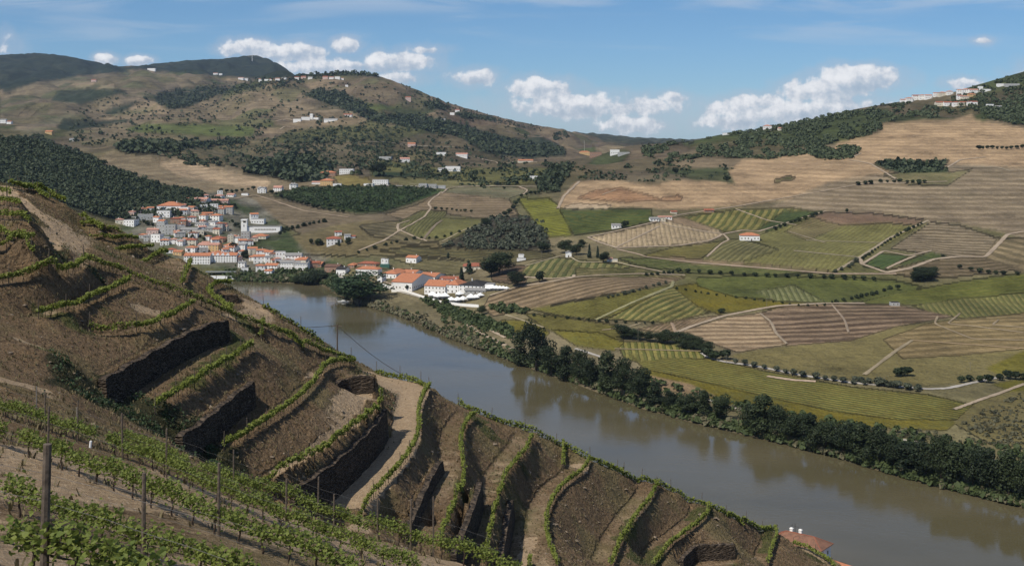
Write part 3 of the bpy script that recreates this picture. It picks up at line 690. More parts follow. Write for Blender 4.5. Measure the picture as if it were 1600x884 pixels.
 ([(1225,362),(1270,338),(1318,352),(1262,376)], (.16,.13,.075), (.10,.1,.045), .8, ((1230,365),(1290,345)), 11),
 ([(1268,338),(1290,332),(1370,334),(1445,344),(1430,352),(1380,348),(1319,352),(1290,346)], (.175,.125,.09), DKBR, .6, 'n', 0),
 ([(1455,347),(1500,352),(1560,372),(1534,402),(1483,403),(1392,388),(1425,366)], (.225,.185,.13), (.09,.07,.045), 1.1, ('k',(1400,385),(1540,392)), 11),
 ([(1560,372),(1600,372),(1880,400),(1880,440),(1600,428),(1534,402)], (.205,.165,.105), (.09,.075,.045), 1.0, ('k',(1550,395),(1620,415)), 9),
 ([(1347,417),(1375,395),(1420,400),(1381,421)], (.05,.085,.035), (.08,.11,.04), .5, ((1355,415),(1400,398)), 8),
 ([(1404,412),(1455,393),(1480,400),(1415,416)], (.06,.09,.035), (.09,.11,.04), .5, 'n', 0),
 ([(1483,403),(1534,402),(1560,410),(1600,420),(1500,432),(1440,436),(1380,424),(1440,408)], (.17,.135,.09), (.075,.06,.035), 1.0, ('k',(1440,420),(1560,412)), 5),
 ([(830,410),(870,402),(960,412),(1000,414),(930,430),(860,436),(810,430)], (.155,.17,.08), (.045,.07,.028), 1.0, ((870,432),(890,404)), 13),
 ([(960,402),(1060,405),(1200,416),(1300,426),(1200,430),(1080,426),(1000,415)], (.075,.1,.038), (.14,.125,.07), .45, 'c', 2.6),
 ([(1000,398),(1100,406),(1200,414),(1300,424),(1300,427),(1200,418),(1080,411)], (.21,.155,.11), DKBR, .4, 'n', 0),
 ([(900,420),(1000,420),(1070,428),(1060,434),(900,436)], (.11,.125,.055), (.26,.2,.13), .5, 'c', 2),
 ([(765,462),(800,452),(844,438),(897,433),(1073,433),(1041,443),(953,459),(888,470),(770,494),(755,480)], (.215,.165,.11), (.08,.06,.038), 1.0, ('k',(790,470),(1040,437)), 7),
 ([(826,483),(880,474),(960,459),(1050,445),(965,491),(935,500),(874,493)], (.145,.155,.055), (.06,.08,.03), .8, ((840,484),(1040,447)), 7),
 ([(1050,447),(1108,489),(1041,504),(945,499),(965,490)], (.19,.20,.085), (.05,.075,.028), 1.0, ((955,497),(1048,452)), 9.5),
 ([(1050,447),(1090,443),(1150,463),(1230,472),(1290,474),(1200,482),(1120,490),(1090,478)], (.15,.125,.035), (.06,.07,.025), .8, 'n', 0),
 ([(1088,434),(1200,430),(1390,436),(1442,448),(1400,462),(1340,472),(1300,474),(1150,464),(1090,447)], (.075,.102,.036), (.11,.12,.045), .6, ('k',(1100,446),(1400,452)), 14),
 ([(1180,455),(1240,445),(1290,472),(1210,470)], (.165,.165,.085), (.06,.08,.03), .9, ((1225,470),(1215,448)), 9),
 ([(1340,473),(1400,458),(1500,440),(1560,431),(1600,428),(1880,430),(1880,470),(1600,462),(1500,470),(1430,476)], (.088,.112,.036), (.12,.13,.045), .6, ('k',(1350,474),(1600,452)), 12),
 ([(1425,478),(1500,466),(1600,458),(1880,470),(1880,490),(1600,490),(1500,497),(1450,486)], (.15,.165,.07), (.06,.085,.032), .9, ((1500,495),(1475,462)), 8),
 ([(818,489),(860,492),(965,508),(975,530),(888,528),(850,512)], (.13,.135,.05), (.075,.09,.035), .8, ((860,515),(930,505)), 7),
 ([(962,532),(1060,536),(1112,549),(1100,560),(1020,572),(975,560)], (.17,.18,.07), (.06,.085,.03), 1.0, ((1010,560),(1005,536)), 8),
 ([(1053,520),(1138,495),(1188,489),(1212,521),(1230,538),(1153,550),(1109,535)], (.325,.25,.17), (.14,.10,.065), 1.0, ('k',(1060,525),(1215,520)), 8),
 ([(990,516),(1060,500),(1130,492),(1053,520)], (.24,.175,.12), GREEN, .7, ((1020,512),(1040,500)), 5),
 ([(1188,489),(1220,478),(1300,474),(1400,476),(1490,494),(1400,510),(1330,532),(1230,540),(1212,521)], (.20,.15,.105), (.062,.043,.03), 1.1, ('k',(1215,508),(1450,502)), 8),
 ([(1140,556),(1170,548),(1230,540),(1330,532),(1400,510),(1480,500),(1600,489),(1880,490),(1880,590),(1600,576),(1500,598),(1440,603),(1330,592),(1200,574)], (.175,.15,.075), (.12,.10,.05), .55, 'n', 0),
 ([(1380,530),(1450,505),(1600,489),(1880,490),(1880,560),(1600,545),(1500,555),(1410,560)], (.225,.175,.10), (.10,.078,.042), .95, ('k',(1400,552),(1600,540)), 9),
 ([(1540,575),(1600,548),(1700,550),(1700,580),(1560,585)], (.12,.13,.035), MUST, .4, 'c', 2.5),
 ([(1550,600),(1600,590),(1700,590),(1700,630),(1600,620)], (.10,.11,.03), MUST, .4, 'n', 0),
 # the strip above the riverside trees
 ([(975,545),(1000,565),(1040,560),(1110,560),(1200,580),(1330,604),(1450,616),(1520,632),(1500,655),(1400,660),(1300,650),(1200,632),(1080,600),(1020,590)], (.15,.155,.055), (.045,.07,.026), 1.0, ((1050,565),(1330,612)), 7.5),
 ([(1000,575),(1080,592),(1200,620),(1300,642),(1400,655),(1500,656),(1480,672),(1380,668),(1280,660),(1180,642),(1080,615),(1010,600)], (.15,.125,.035), (.06,.07,.028), .85, 'n', 0),
 ([(1490,660),(1520,632),(1560,612),(1620,610),(1880,640),(1880,720),(1600,700),(1540,690)], (.165,.14,.075), (.085,.09,.04), .7, 'n', 0),
 ([(1010,585),(1080,600),(1120,620),(1060,622),(1020,605)], (.25,.18,.12), (.1,.09,.045), .6, 'n', 0),
 ([(860,515),(940,520),(975,535),(960,548),(900,540)], (.15,.13,.04), GREEN, .8, 'n', 0),
 ([(780,500),(830,500),(860,520),(840,535),(800,520)], (.15,.13,.04), GREEN, .5, 'n', 0),
]
ROADS = [  # traced centre line, width in metres, colour
 ([(560,392),(600,376),(622,362),(662,340),(674,325),(668,318),(690,300)], 4, PATH), ([(622,362),(622,350),(640,345)], 3.5, PATH),
 ([(622,350),(620,358),(650,371),(668,377)], 3.5, PATH), ([(660,376),(680,352),(690,345)], 5, (.2,.16,.11)),
 ([(690,303),(700,294),(740,291),(810,291),(825,298),(815,306)], 4, PATH), ([(690,378),(720,362),(745,352)], 4, (.3,.25,.16)),
 ([(365,311),(400,305),(440,318),(475,330),(545,340)], 5, (.30,.23,.16)),
 ([(872,326),(880,308),(905,284)], 6, PATH), ([(940,305),(962,297)], 4, PATH), ([(918,371),(960,362),(1020,348),(1060,336),(1150,323),(1280,300),(1345,288),(1480,284)], 4, PATH),
 ([(918,371),(940,380),(965,388),(1000,386),(1060,384),(1110,376),(1130,366),(1100,362),(1040,352),(1030,345)], 4.5, PATH), ([(962,387),(1030,354)], 4, PATH),
 ([(1130,366),(1140,375),(1128,380),(1104,402)], 3.5, PATH), ([(1130,366),(1160,360),(1185,362),(1240,345),(1290,330)], 4.5, PATH), ([(1150,327),(1200,345),(1245,352)], 3, PATH), ([(1232,362),(1290,380)], 3, (.26,.21,.14)),
 ([(965,390),(1000,398),(1010,402),(1080,410),(1180,418),(1300,428),(1400,428)], 5, (.33,.25,.18)), ([(1240,392),(1340,402)], 3, (.26,.22,.15)), ([(1260,376),(1380,380)], 3, (.26,.22,.15)),
 ([(1305,424),(1345,402),(1390,372),(1450,345)], 5, (.33,.27,.19)), ([(1345,402),(1345,412),(1385,426),(1420,420),(1460,405),(1500,401),(1540,402),(1575,366),(1600,362)], 6, PATH),
 ([(1345,414),(1375,396),(1380,392),(1420,400),(1455,392)], 4, PATH), ([(1385,420),(1410,408),(1430,400)], 4, PATH),
 ([(1320,238),(1330,247),(1345,240)], 5, PATH), ([(1325,250),(1360,256),(1400,280)], 4, PATH), ([(1480,262),(1500,250),(1540,246)], 5, PATH), ([(1480,262),(1560,262),(1580,268)], 4, (.33,.28,.2)),
 ([(810,432),(860,436),(940,430),(1000,428),(1070,430)], 4, PATH), ([(765,462),(810,448),(850,442),(897,434),(897,430)], 4.5, PATH), ([(820,416),(870,402),(885,398),(905,410),(965,410),(985,415)], 3.5, (.33,.28,.18)),
 ([(985,415),(1050,428)], 4, PATH), ([(930,500),(990,472),(1050,448),(1052,440)], 4, (.27,.25,.13)), ([(1056,520),(1080,510),(1130,494),(1180,484),(1215,478),(1290,474),(1350,474)], 5.5, PATH),
 ([(1188,490),(1205,503),(1212,520),(1230,538)], 3, (.3,.24,.17)), ([(1300,476),(1320,500),(1326,520)], 2.5, (.27,.21,.15)),
 ([(1056,520),(1050,505)], 4, (.3,.22,.15)), ([(1350,586),(1400,548),(1425,532)], 4, (.29,.235,.15)), ([(1425,532),(1600,545)], 2.5, (.3,.22,.13)),
 ([(1500,490),(1480,506),(1520,510),(1600,520)], 2.5, (.28,.22,.14)), ([(1465,495),(1460,506),(1520,530),(1600,532)], 2.5, (.28,.22,.14)), ([(1560,500),(1550,508),(1600,512)], 2.5, (.28,.22,.14)),
 ([(1098,552),(1110,560),(1130,565),(1180,572),(1250,586),(1330,598),(1400,604),(1450,608),(1480,607),(1520,598),(1560,590)], 5, (.38,.35,.31)),
 ([(1200,588),(1240,594),(1275,596)], 6, (.4,.3,.22)), ([(960,545),(1060,548),(1100,549)], 3, (.25,.2,.12)), ([(940,516),(980,512),(1000,505)], 3, (.25,.2,.12)),
 ([(1490,640),(1530,625),(1560,615),(1600,600)], 4, PATH), ([(900,545),(940,558)], 4, (.4,.37,.33)), ([(1100,622),(1140,636),(1250,660),(1340,676),(1430,690),(1600,730)], 4, (.36,.33,.28)),
 ([(600,440),(640,456),(680,470),(720,490),(745,505),(790,528)], 4, PATH), ([(520,430),(560,440),(600,450),(650,462),(690,478)], 6, (.36,.33,.29)), ([(690,480),(720,496),(740,515),(770,530),(800,545)], 5, PATH),
 ([(790,492),(815,500),(850,512)], 3, (.3,.25,.16)), ([(430,190),(450,186),(470,192)], 5, PATH), ([(437,203),(445,198),(460,200)], 5, PATH),
 ([(540,222),(600,222),(640,228),(700,230),(735,232)], 5, (.24,.21,.16)), ([(740,246),(790,256),(810,252),(840,254)], 6, PATH), ([(640,288),(700,292),(780,291),(860,292)], 5, (.3,.26,.18)),
 ([(600,290),(660,292),(700,296)], 7, (.33,.31,.29)), ([(790,205),(830,214),(880,216)], 8, (.2,.16,.12)), ([(200,152),(230,158)], 8, PATH), ([(240,142),(330,145)], 7, (.2,.16,.12)),
]
def land_cover():
    n = lambda s, k, o=4: fbm(XF/s, YYF/s, o, k)
    n1, n2, n3 = n(60, 61), n(300, 62), n(18, 63, 3)
    s_ = .5 + .5*np.clip(n2*2.2, -1, 1)
    base = np.array(OLIVE)*.85; c = base + (np.array(TERR) - base)*(s_[..., None]*.75)
    w = np.clip((n(420, 66) - .02)*5, 0, 1)*np.clip((YYF-1300)/900, 0, 1)
    c = c*(1-w[..., None]) + np.array(SCRUB)*.7*w[..., None]
    # patchwork of small holdings on the hills
    def cells(sx, sy, seed):
        x = XF/sx + .55*fbm(XF/260, YYF/260, 3, seed); y = YYF/sy + .55*fbm(XF/240+9, YYF/240, 3, seed+1); xi = np.floor(x).astype(int); yi = np.floor(y).astype(int)
        b1 = np.full(x.shape, 9.); b2 = b1.copy(); idv = np.zeros(x.shape)
        for a in (-1, 0, 1):
            for b in (-1, 0, 1):
                u = (xi+a) & 255; v = (yi+b) & 255; d = np.hypot(xi+a+_perm[u, v]-x, yi+b+_perm[v, (u+7) & 255]-y); nr = d < b1
                b2 = np.where(nr, b1, np.minimum(b2, d)); idv = np.where(nr, _perm[(u+31) & 255, (v+17) & 255], idv); b1 = np.where(nr, d, b1)
        return idv, b2-b1
    idv, edge = cells(135, 230, 95); id2, _ = cells(420, 600, 98)
    pal = np.array([(.145,.12,.078), (.115,.10,.06), (.17,.14,.095), (.085,.088,.045), (.13,.108,.075), (.22,.175,.12), (.065,.075,.038), (.10,.085,.058), (.155,.125,.09), (.075,.09,.04)])
    pc = pal[np.clip((idv*10).astype(int), 0, 9)]*(.72+.36*id2[..., None]); pc = pc*(1-.45*np.clip(1-edge/.07, 0, 1)[..., None])
    PC = pc; pw = np.clip((YYF-1500)/500, 0, 1)[..., None]; c = c*(1-pw)+pc*pw
    c2 = c*.62; amp = np.full(ZF.shape, .45); row = ZF/4.5 + n1*.6
    row = np.where(YYF > 2600, ZF/14 + n1*.8, row)
    warp = n(150, 70, 3)
    for pts, ca, cb, am, mode, sp in FIELDS:
        pl = ground_poly(pts); pl[:, 1] += 0
        sl_, ins = in_poly(pl)
        if not ins.any(): continue
        if ca[1] > ca[0]: ca = (ca[0]*1.08, ca[1]*.90, ca[2]*.95)
        if cb[1] > cb[0]: cb = (cb[0]*1.08, cb[1]*.92, cb[2]*.95)
        cc = c[sl_]; c2_ = c2[sl_]; k = np.clip((YYF[sl_][ins]-2250)/500, 0, 1)[:, None]*(.62 if ca[0] > .1 else .0)
        cc[ins] = np.array(ca)*(1-k)+PC[sl_][ins]*k; c2_[ins] = np.array(cb)*(1-k)+PC[sl_][ins]*.7*k
        a_ = amp[sl_]; r_ = row[sl_]
        a_[ins] = am
        x = XF[sl_]; y = YYF[sl_]
        if mode == 'c': rr = ZF[sl_]/(sp*.62) + warp[sl_]*.3
        elif mode[0] == 'k':
            a = np.array(H(*mode[1])[:2]); b = np.array(H(*mode[2])[:2]); d = (b-a)/np.linalg.norm(b-a)
            q = (x-a[0])*-d[1] + (y-a[1])*d[0]; lo, hi = np.percentile(q[ins], [2, 98]); bend = n(110, 75, 3)[sl_]
            rr = (q-lo)/(hi-lo+1e-6)*sp + bend*.8
        elif mode == 'n': rr = np.zeros(x.shape) - 99
        else:
            a = np.array(H(*mode[0])[:2]); b = np.array(H(*mode[1])[:2]); d = (b-a)/np.linalg.norm(b-a)
            rr = ((x-a[0])*-d[1] + (y-a[1])*d[0])/(sp*.62) + warp[sl_]*.3
        r_[ins] = rr[ins]
    # built-up ground of the town
    pl = ground_poly([(185,340),(240,318),(340,300),(395,310),(440,350),(480,395),(520,405),(545,425),(500,436),(360,428),(240,400),(190,365)]); sl_, ins = in_poly(pl)
    town = np.array([.17,.16,.13])*(.65+.5*np.clip(n(14, 91)[sl_]*1.5+.5, 0, 1))[..., None]; gr = np.clip(n(38, 92)[sl_]*4-.1, 0, 1)[..., None]; town = town*(1-gr)+np.array([.045,.06,.028])*gr
    q = c[sl_]; q[ins] = town[ins]; q = amp[sl_]; q[ins] = .2
    for a_ in (c, c2):
        L_ = a_.mean(-1, keepdims=True); a_[...] = np.clip(L_+(a_-L_)*1.22, .008, 1)*.95
        for k in range(3): a_[:, :, k] = blur(a_[:, :, k], 1)
    sh = np.clip((ZF+170)/3.5, 0, 1)[..., None]
    mud = np.array([.17,.135,.09])*(.8+.4*n3[..., None])
    c = c*sh + mud*(1-sh)
    return c, c2, amp, row
def path_sheet(pts, w, name_i):
    """a strip laid on the ground"""
    g = chaikin([H(*q) for q in densify(pts, 6)], 1); g = densify(g, 9)
    for _ in range(3): g[1:-1, :2] = .5*g[1:-1, :2] + .25*(g[:-2, :2]+g[2:, :2])
    v = []; f = []
    ws = w*.74*(.8+.4*RNG.random(len(g)))
    L = offset(g, 1.0)[:, :2]-g[:, :2]
    for i, p in enumerate(g):
        for s in (-.5, -.17, .17, .5):
            x, y = p[:2] + L[i]*ws[i]*s
            v.append((x, y, float(far_z(x, y)) + (.45 if abs(s) < .3 else .1) + p[1]*.00025))
    for i in range(len(g)-1):
        for k in range(3): f.append((i*4+k, i*4+k+1, i*4+5+k, i*4+4+k))
    return v, f
def build_far():
    c, c2, amp, row = land_cover()
    ny, nx = ZF.shape
    idx = np.arange(ny*nx).reshape(ny, nx)
    split = int(np.searchsorted(YV, 2900))
    V = np.stack([XF, YYF, ZF], -1)
    for nm, lab, i0, i1 in (('valley_terrain', 'terraced vineyard slopes across the river', 0, split+1), ('far_hills', 'far wooded hills and mountains', split, ny)):
        idx = np.arange((i1-i0)*nx).reshape(i1-i0, nx)
        f = np.stack([idx[:-1, :-1], idx[:-1, 1:], idx[1:, 1:], idx[1:, :-1]], -1).reshape(-1, 4)
        me = np_mesh(nm, V[i0:i1].reshape(-1, 3), f, True)
        set_col(me, 'ca', c[i0:i1].reshape(-1, 3)); set_col(me, 'cb', c2[i0:i1].reshape(-1, 3))
        set_f(me, 'amp', amp[i0:i1].ravel()); set_f(me, 'row', row[i0:i1].ravel())
        o = obj(nm, me, MAT['fields']); tag(o, lab, kind='structure')
    for i, (pts, w, col) in enumerate(ROADS):
        v, f = path_sheet(pts, w, i)
        me = np_mesh('dirt_track', v, f, True)
        key = 'road_%02d%02d%02d' % tuple(int(q*100) for q in col)
        if key not in MAT: MAT[key] = earth_mat(key, col)
        o = obj('dirt_track', me, MAT[key]); tag(o, 'pale track between the vineyard plots', kind='structure')
def build_water():
    v = [(-9000, -600, WATER), (9000, -600, WATER), (9000, 2600, WATER), (-9000, 2600, WATER)]
    me = np_mesh('river', v, [(0, 1, 2, 3)]); o = obj('river', me, MAT['water']); tag(o, 'wide olive brown river reflecting trees and sky', kind='structure')
    v = [(-9000, -600, -182), (9000, -600, -182), (9000, 2600, -182), (-9000, 2600, -182)]
    me = np_mesh('riverbed', v, [(0, 1, 2, 3)]); o = obj('riverbed', me, MAT['bark']); tag(o, 'riverbed', kind='structure')
# ------------------------------------------------------------------ materials
MAT = {}
def new_mat(name):
    m = bpy.data.materials.new(name); m.use_nodes = True; MAT[name] = m; return m, NT(m.node_tree)
def finish(t, color, rough=.9, bump=None, bump_d=.05, spec=.2, trans=0.0, metal=0.0, bstr=1.0):
    p = t.n('ShaderNodeBsdfPrincipled'); t.put(p.inputs['Base Color'], color if not isinstance(color, tuple) else (*color[:3], 1))
    t.put(p.inputs['Roughness'], rough); p.inputs['Specular IOR Level'].default_value = spec; p.inputs['Metallic'].default_value = metal
    if bump is not None:
        b = t.n('ShaderNodeBump'); b.inputs['Distance'].default_value = bump_d; b.inputs['Strength'].default_value = bstr; t.put(b.inputs['Height'], bump)
        t.nt.links.new(b.outputs[0], p.inputs['Normal'])
    sh = p.outputs[0]
    if trans > 0:
        tr = t.n('ShaderNodeBsdfTranslucent'); t.put(tr.inputs[0], color if not isinstance(color, tuple) else (*color[:3], 1))
        mx = t.n('ShaderNodeMixShader'); mx.inputs[0].default_value = trans
        t.nt.links.new(sh, mx.inputs[1]); t.nt.links.new(tr.outputs[0], mx.inputs[2]); sh = mx.outputs[0]
    o = t.n('ShaderNodeOutputMaterial'); t.nt.links.new(sh, o.inputs[0])
def simple(name, col, rough=.8, var=.25, scale=2.0, spec=.25, trans=0.0, bump=0.0, metal=0.0):
    m, t = new_mat(name); co = t.n('ShaderNodeTexCoord').outputs['Object']
    n = t.noise(co, scale, 5, .6)
    a = tuple(c*(1-var) for c in col); b = tuple(min(1, c*(1+var)) for c in col)
    finish(t, t.mix(t.ramp(n, .3, .7, smooth=False), a, b), rough, n if bump else None, bump or .01, spec, trans, metal); return m
def earth_mat(name, col):
    m, t = new_mat(name); co = t.n('ShaderNodeTexCoord').outputs['Object']
    n = t.noise(co, .06, 6, .65); n2 = t.noise(co, .6, 4, .6)
    c = t.mix(t.ramp(n, .3, .7), tuple(x*.72 for x in col), tuple(x*1.08 for x in col)); c = t.mix(t.ramp(n2, .45, .75), c, tuple(x*.7 for x in col)); finish(t, c, .95); return m
def mats():
    # foreground soil
    m, t = new_mat('soil'); co = t.n('ShaderNodeTexCoord').outputs['Object']
    sep = t.n('ShaderNodeSeparateColor'); t.put(sep.inputs[0], t.attr('cover')); R, G, B = sep.outputs[:3]
    sl_ = t.attr('slope', 2)
    n1 = t.noise(co, .35, 7, .68); n2 = t.noise(co, 2.6, 6, .7); n3 = t.noise(co, 14., 4, .7); n4 = t.noise(co, .09, 4, .6)
    vor = t.n('ShaderNodeTexVoronoi'); vor.feature = 'F1'; vor.inputs['Scale'].default_value = 2.4; vor.inputs['Randomness'].default_value = 1
    wv = t.n('ShaderNodeVectorMath'); wv.operation = 'ADD'; t.put(wv.inputs[0], co); t.put(wv.inputs[1], t.vmul(t.noise(co, 1.2, 3, .6, col=True), (.8, .8, .8))); t.put(vor.inputs['Vector'], wv)
    vor2 = t.n('ShaderNodeTexVoronoi'); vor2.inputs['Scale'].default_value = 7.5; t.put(vor2.inputs['Vector'], wv)
    cr = t.n('ShaderNodeSeparateColor'); t.put(cr.inputs[0], vor2.outputs['Color'])
    dark = t.mix(t.ramp(n2, .3, .72), (.095, .064, .038), (.31, .215, .125))
    dark = t.mix(t.ramp(n1, .38, .68), dark, (.185, .122, .068))
    dark = t.mix(t.m('MULTIPLY', t.ramp(n1, .55, .72), .75), dark, (.36, .25, .14))
    dark = t.mix(t.m('MULTIPLY', t.ramp(n4, .48, .64), .6), dark, (.20, .168, .078))      # dry weeds
    st = t.m('MULTIPLY', t.ramp(cr.outputs[0], .80, .84), t.ramp(vor2.outputs['Distance'], .42, .30))
    dark = t.mix(t.m('MULTIPLY', st, t.ramp(n1, .42, .6)), dark, (.30, .255, .20))               # loose schist stones
    dark = t.mix(t.m('MULTIPLY', t.ramp(n3, .56, .72), .7), dark, (.030, .021, .014))
    pale = t.mix(t.ramp(n2, .3, .7), (.25, .175, .108), (.41, .305, .195)); pale = t.mix(t.ramp(n3, .5, .8), pale, (.19, .13, .08)); pale = t.mix(t.m('MULTIPLY', t.ramp(n1, .5, .7), .5), pale, (.46, .345, .225))
    pale = t.mix(t.m('MULTIPLY', st, .7), pale, (.42, .36, .29))
    grass = t.mix(t.ramp(n3, .35, .65), (.045, .062, .018), (.115, .12, .038)); grass = t.mix(t.ramp(n2, .5, .75), grass, (.17, .14, .065))
    scrub = t.mix(t.ramp(n2, .35, .65), (.02, .026, .012), (.055, .06, .028))
    Rw = t.ramp(t.m('ADD', R, t.m('MULTIPLY', t.m('SUBTRACT', n2, .5), .55)), .25, .65)
    Gw = t.ramp(t.m('ADD', G, t.m('MULTIPLY', t.m('SUBTRACT', n2, .5), .9)), .35, .65)
    c = t.mix(Rw, dark, pale); c = t.mix(t.m('MULTIPLY', Gw, .85), c, grass); c = t.mix(t.m('MULTIPLY', t.ramp(t.m('ADD', B, t.m('MULTIPLY', t.m('SUBTRACT', n2, .5), .8)), .35, .65), .9), c, scrub)
    h = t.m('ADD', t.m('MULTIPLY', n2, .5), t.m('MULTIPLY', n3, .22)); h = t.m('ADD', h, t.m('MULTIPLY', vor.outputs['Distance'], t.ramp(sl_, .2, .7, .12, .45))); h = t.m('ADD', h, t.m('MULTIPLY', n1, t.ramp(sl_, .2, .8, .3, 1.4)))
    h = t.m('MULTIPLY', h, t.ramp(Rw, 0, 1, 1.0, .45))
    finish(t, c, .95, h, .95, .12)
    # fields across the river
    m, t = new_mat('fields'); co = t.n('ShaderNodeTexCoord').outputs['Object']
    ca = t.attr('ca'); cb = t.attr('cb'); amp = t.attr('amp', 2); row = t.attr('row', 2)
    n0 = t.noise(co, .004, 5, .6); n1 = t.noise(co, .022, 6, .62); n2 = t.noise(co, .12, 5, .65); n3 = t.noise(co, .5, 4, .7)
    fl = t.vmul(co, (1, .35, 6)); n4 = t.noise(fl, .02, 5, .6)
    ph = t.m('ADD', row, t.m('ADD', t.m('MULTIPLY', t.m('SUBTRACT', n2, .5), .45), t.m('MULTIPLY', t.m('SUBTRACT', n1, .5), .6)))
    s = t.m('SINE', t.m('MULTIPLY', ph, 6.2832)); st = t.ramp(s, -.35, .45)
    is_row = t.m('GREATER_THAN', row, -90)
    patch = t.ramp(t.m('ADD', t.m('MULTIPLY', n1, .6), t.m('MULTIPLY', n2, .5)), .42, .68)
    st = t.m('ADD', t.m('MULTIPLY', is_row, st), t.m('MULTIPLY', t.m('SUBTRACT', 1.0, is_row), patch))
    gate = t.m('MULTIPLY', t.m('MULTIPLY', amp, .82), t.ramp(t.m('ADD', t.m('MULTIPLY', n1, .5), t.m('MULTIPLY', n2, .5)), .35, .58, .35, 1.0))
    c = t.mix(t.m('MULTIPLY', st, gate, clamp=True), ca, cb)
    k = t.m('ADD', t.m('ADD', t.ramp(n1, .25, .75, -.26, .26, False), t.ramp(n2, .25, .75, -.30, .30, False)), t.m('ADD', t.ramp(n3, .25, .75, -.34, .34, False), t.ramp(n4, .3, .7, -.30, .30, False)))
    k = t.m('ADD', 1.0, k); kc = t.n('ShaderNodeCombineXYZ')
    for i in range(3): t.put(kc.inputs[i], k)
    c = t.mix(1.0, c, kc.outputs[0], 'MULTIPLY')
    c = t.mix(t.m('MULTIPLY', t.ramp(n0, .5, .7), .22), c, (.09, .088, .05))
    h = t.m('ADD', t.m('MULTIPLY', n2, 3.0), t.m('ADD', t.m('MULTIPLY', n1, 6.0), t.m('MULTIPLY', t.m('MULTIPLY', st, amp), .9))); h = t.m('ADD', h, t.m('MULTIPLY', n3, .8))
    finish(t, c, .95, h, 1.0, .1)
    # river
    m, t = new_mat('water'); co = t.n('ShaderNodeTexCoord').outputs['Object']
    w1 = t.noise(t.vmul(co, (1, 1, 1)), .35, 4, .6); w2 = t.noise(co, .03, 3, .5); w3 = t.noise(t.vmul(co, (.6, 1, 1)), .012, 4, .55)
    calm = t.ramp(w3, .40, .62, .25, 1.0)
    h = t.m('ADD', t.m('MULTIPLY', w1, t.m('MULTIPLY', calm, .17)), t.m('MULTIPLY', w2, .25))
    col = t.mix(t.ramp(w3, .35, .65), (.085, .074, .040), (.105, .090, .052))
    p = t.n('ShaderNodeBsdfPrincipled'); t.put(p.inputs['Base Color'], col); t.put(p.inputs['Roughness'], t.ramp(w3, .35, .65, .06, .16)); p.inputs['IOR'].default_value = 1.33; p.inputs['Specular IOR Level'].default_value = .5
    b = t.n('ShaderNodeBump'); b.inputs['Distance'].default_value = 1.0; b.inputs['Strength'].default_value = .55; t.put(b.inputs['Height'], h); t.nt.links.new(b.outputs[0], p.inputs['Normal'])
    o = t.n('ShaderNodeOutputMaterial'); t.nt.links.new(p.outputs[0], o.inputs[0])
    # retaining walls of dry schist
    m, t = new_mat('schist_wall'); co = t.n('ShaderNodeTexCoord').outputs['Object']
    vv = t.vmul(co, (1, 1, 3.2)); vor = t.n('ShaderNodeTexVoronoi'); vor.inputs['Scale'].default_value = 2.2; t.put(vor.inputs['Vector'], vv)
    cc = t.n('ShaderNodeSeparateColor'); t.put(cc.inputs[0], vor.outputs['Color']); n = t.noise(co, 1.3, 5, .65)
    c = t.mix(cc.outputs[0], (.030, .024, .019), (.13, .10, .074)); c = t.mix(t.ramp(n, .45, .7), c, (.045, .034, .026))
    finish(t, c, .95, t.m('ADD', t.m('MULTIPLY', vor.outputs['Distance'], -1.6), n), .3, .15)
    for nm, c1, c2, tr in (('vine_leaf', (.105, .142, .026), (.25, .28, .06), .38), ('vine_leaf_near', (.075, .118, .026), (.25, .285, .065), .38), ('tree_leaf', (.011, .020, .009), (.042, .058, .023), .2), ('olive_leaf', (.038, .048, .028), (.095, .105, .068), .15),
                           ('willow_leaf', (.020, .040, .018), (.050, .080, .032), .22), ('reed_leaf', (.075, .078, .045), (.16, .145, .085), .2), ('bush_leaf', (.035, .055, .022), (.085, .11, .04), .25), ('pine_leaf', (.012, .024, .014), (.034, .052, .028), .12), ('hill_leaf', (.032, .046, .023), (.075, .095, .042), .15), ('dry_grass', (.12, .10, .05), (.26, .21, .11), .3)):
        m, t = new_mat(nm); g = t.n('ShaderNodeNewGeometry'); co = t.n('ShaderNodeTexCoord').outputs['Object']
        r = g.outputs['Random Per Island']; n = t.noise(g.outputs['Position'], .5 if 'vine' in nm else .05, 3, .6)
        oi = t.n('ShaderNodeObjectInfo').outputs['Random']
        f = t.m('ADD', t.m('ADD', t.m('MULTIPLY', r, .6), t.m('MULTIPLY', n, .5)), t.m('MULTIPLY', t.m('SUBTRACT', oi, .5), .0 if 'vine' in nm else .7), clamp=True); finish(t, t.mix(f, c1, c2), .62, None, 0, .25, tr)
    simple('bark', (.085, .065, .048), .95, .4, 6, bump=.03); simple('vine_bark', (.060, .043, .032), .95, .4, 20, bump=.01)
    simple('post_wood', (.115, .092, .072), .95, .45, 9, bump=.01); simple('post_grey', (.21, .19, .165), .9, .4, 9, bump=.01)
    simple('pipe', (.035, .030, .027), .6, .2); simple('wire', (.10, .095, .09), .7, .1)
    simple('stone', (.19, .15, .11), .95, .45, 3, bump=.03); simple('white_wall', (.84, .825, .79), .85, .06, .6); simple('cream_wall', (.66, .60, .48), .85, .1, .6); simple('pink_wall', (.62, .46, .40), .85, .1, .6)
    simple('grey_wall', (.40, .40, .385), .85, .15, .5); simple('ochre_wall', (.60, .40, .19), .85, .1, .6); simple('brick_wall', (.34, .21, .15), .9, .2, .6)
    simple('glass', (.035, .042, .05), .15, .2, 1, spec=.6); simple('door', (.10, .075, .055), .6, .2); simple('metal_grey', (.35, .36, .37), .5, .2, 1, metal=.3)
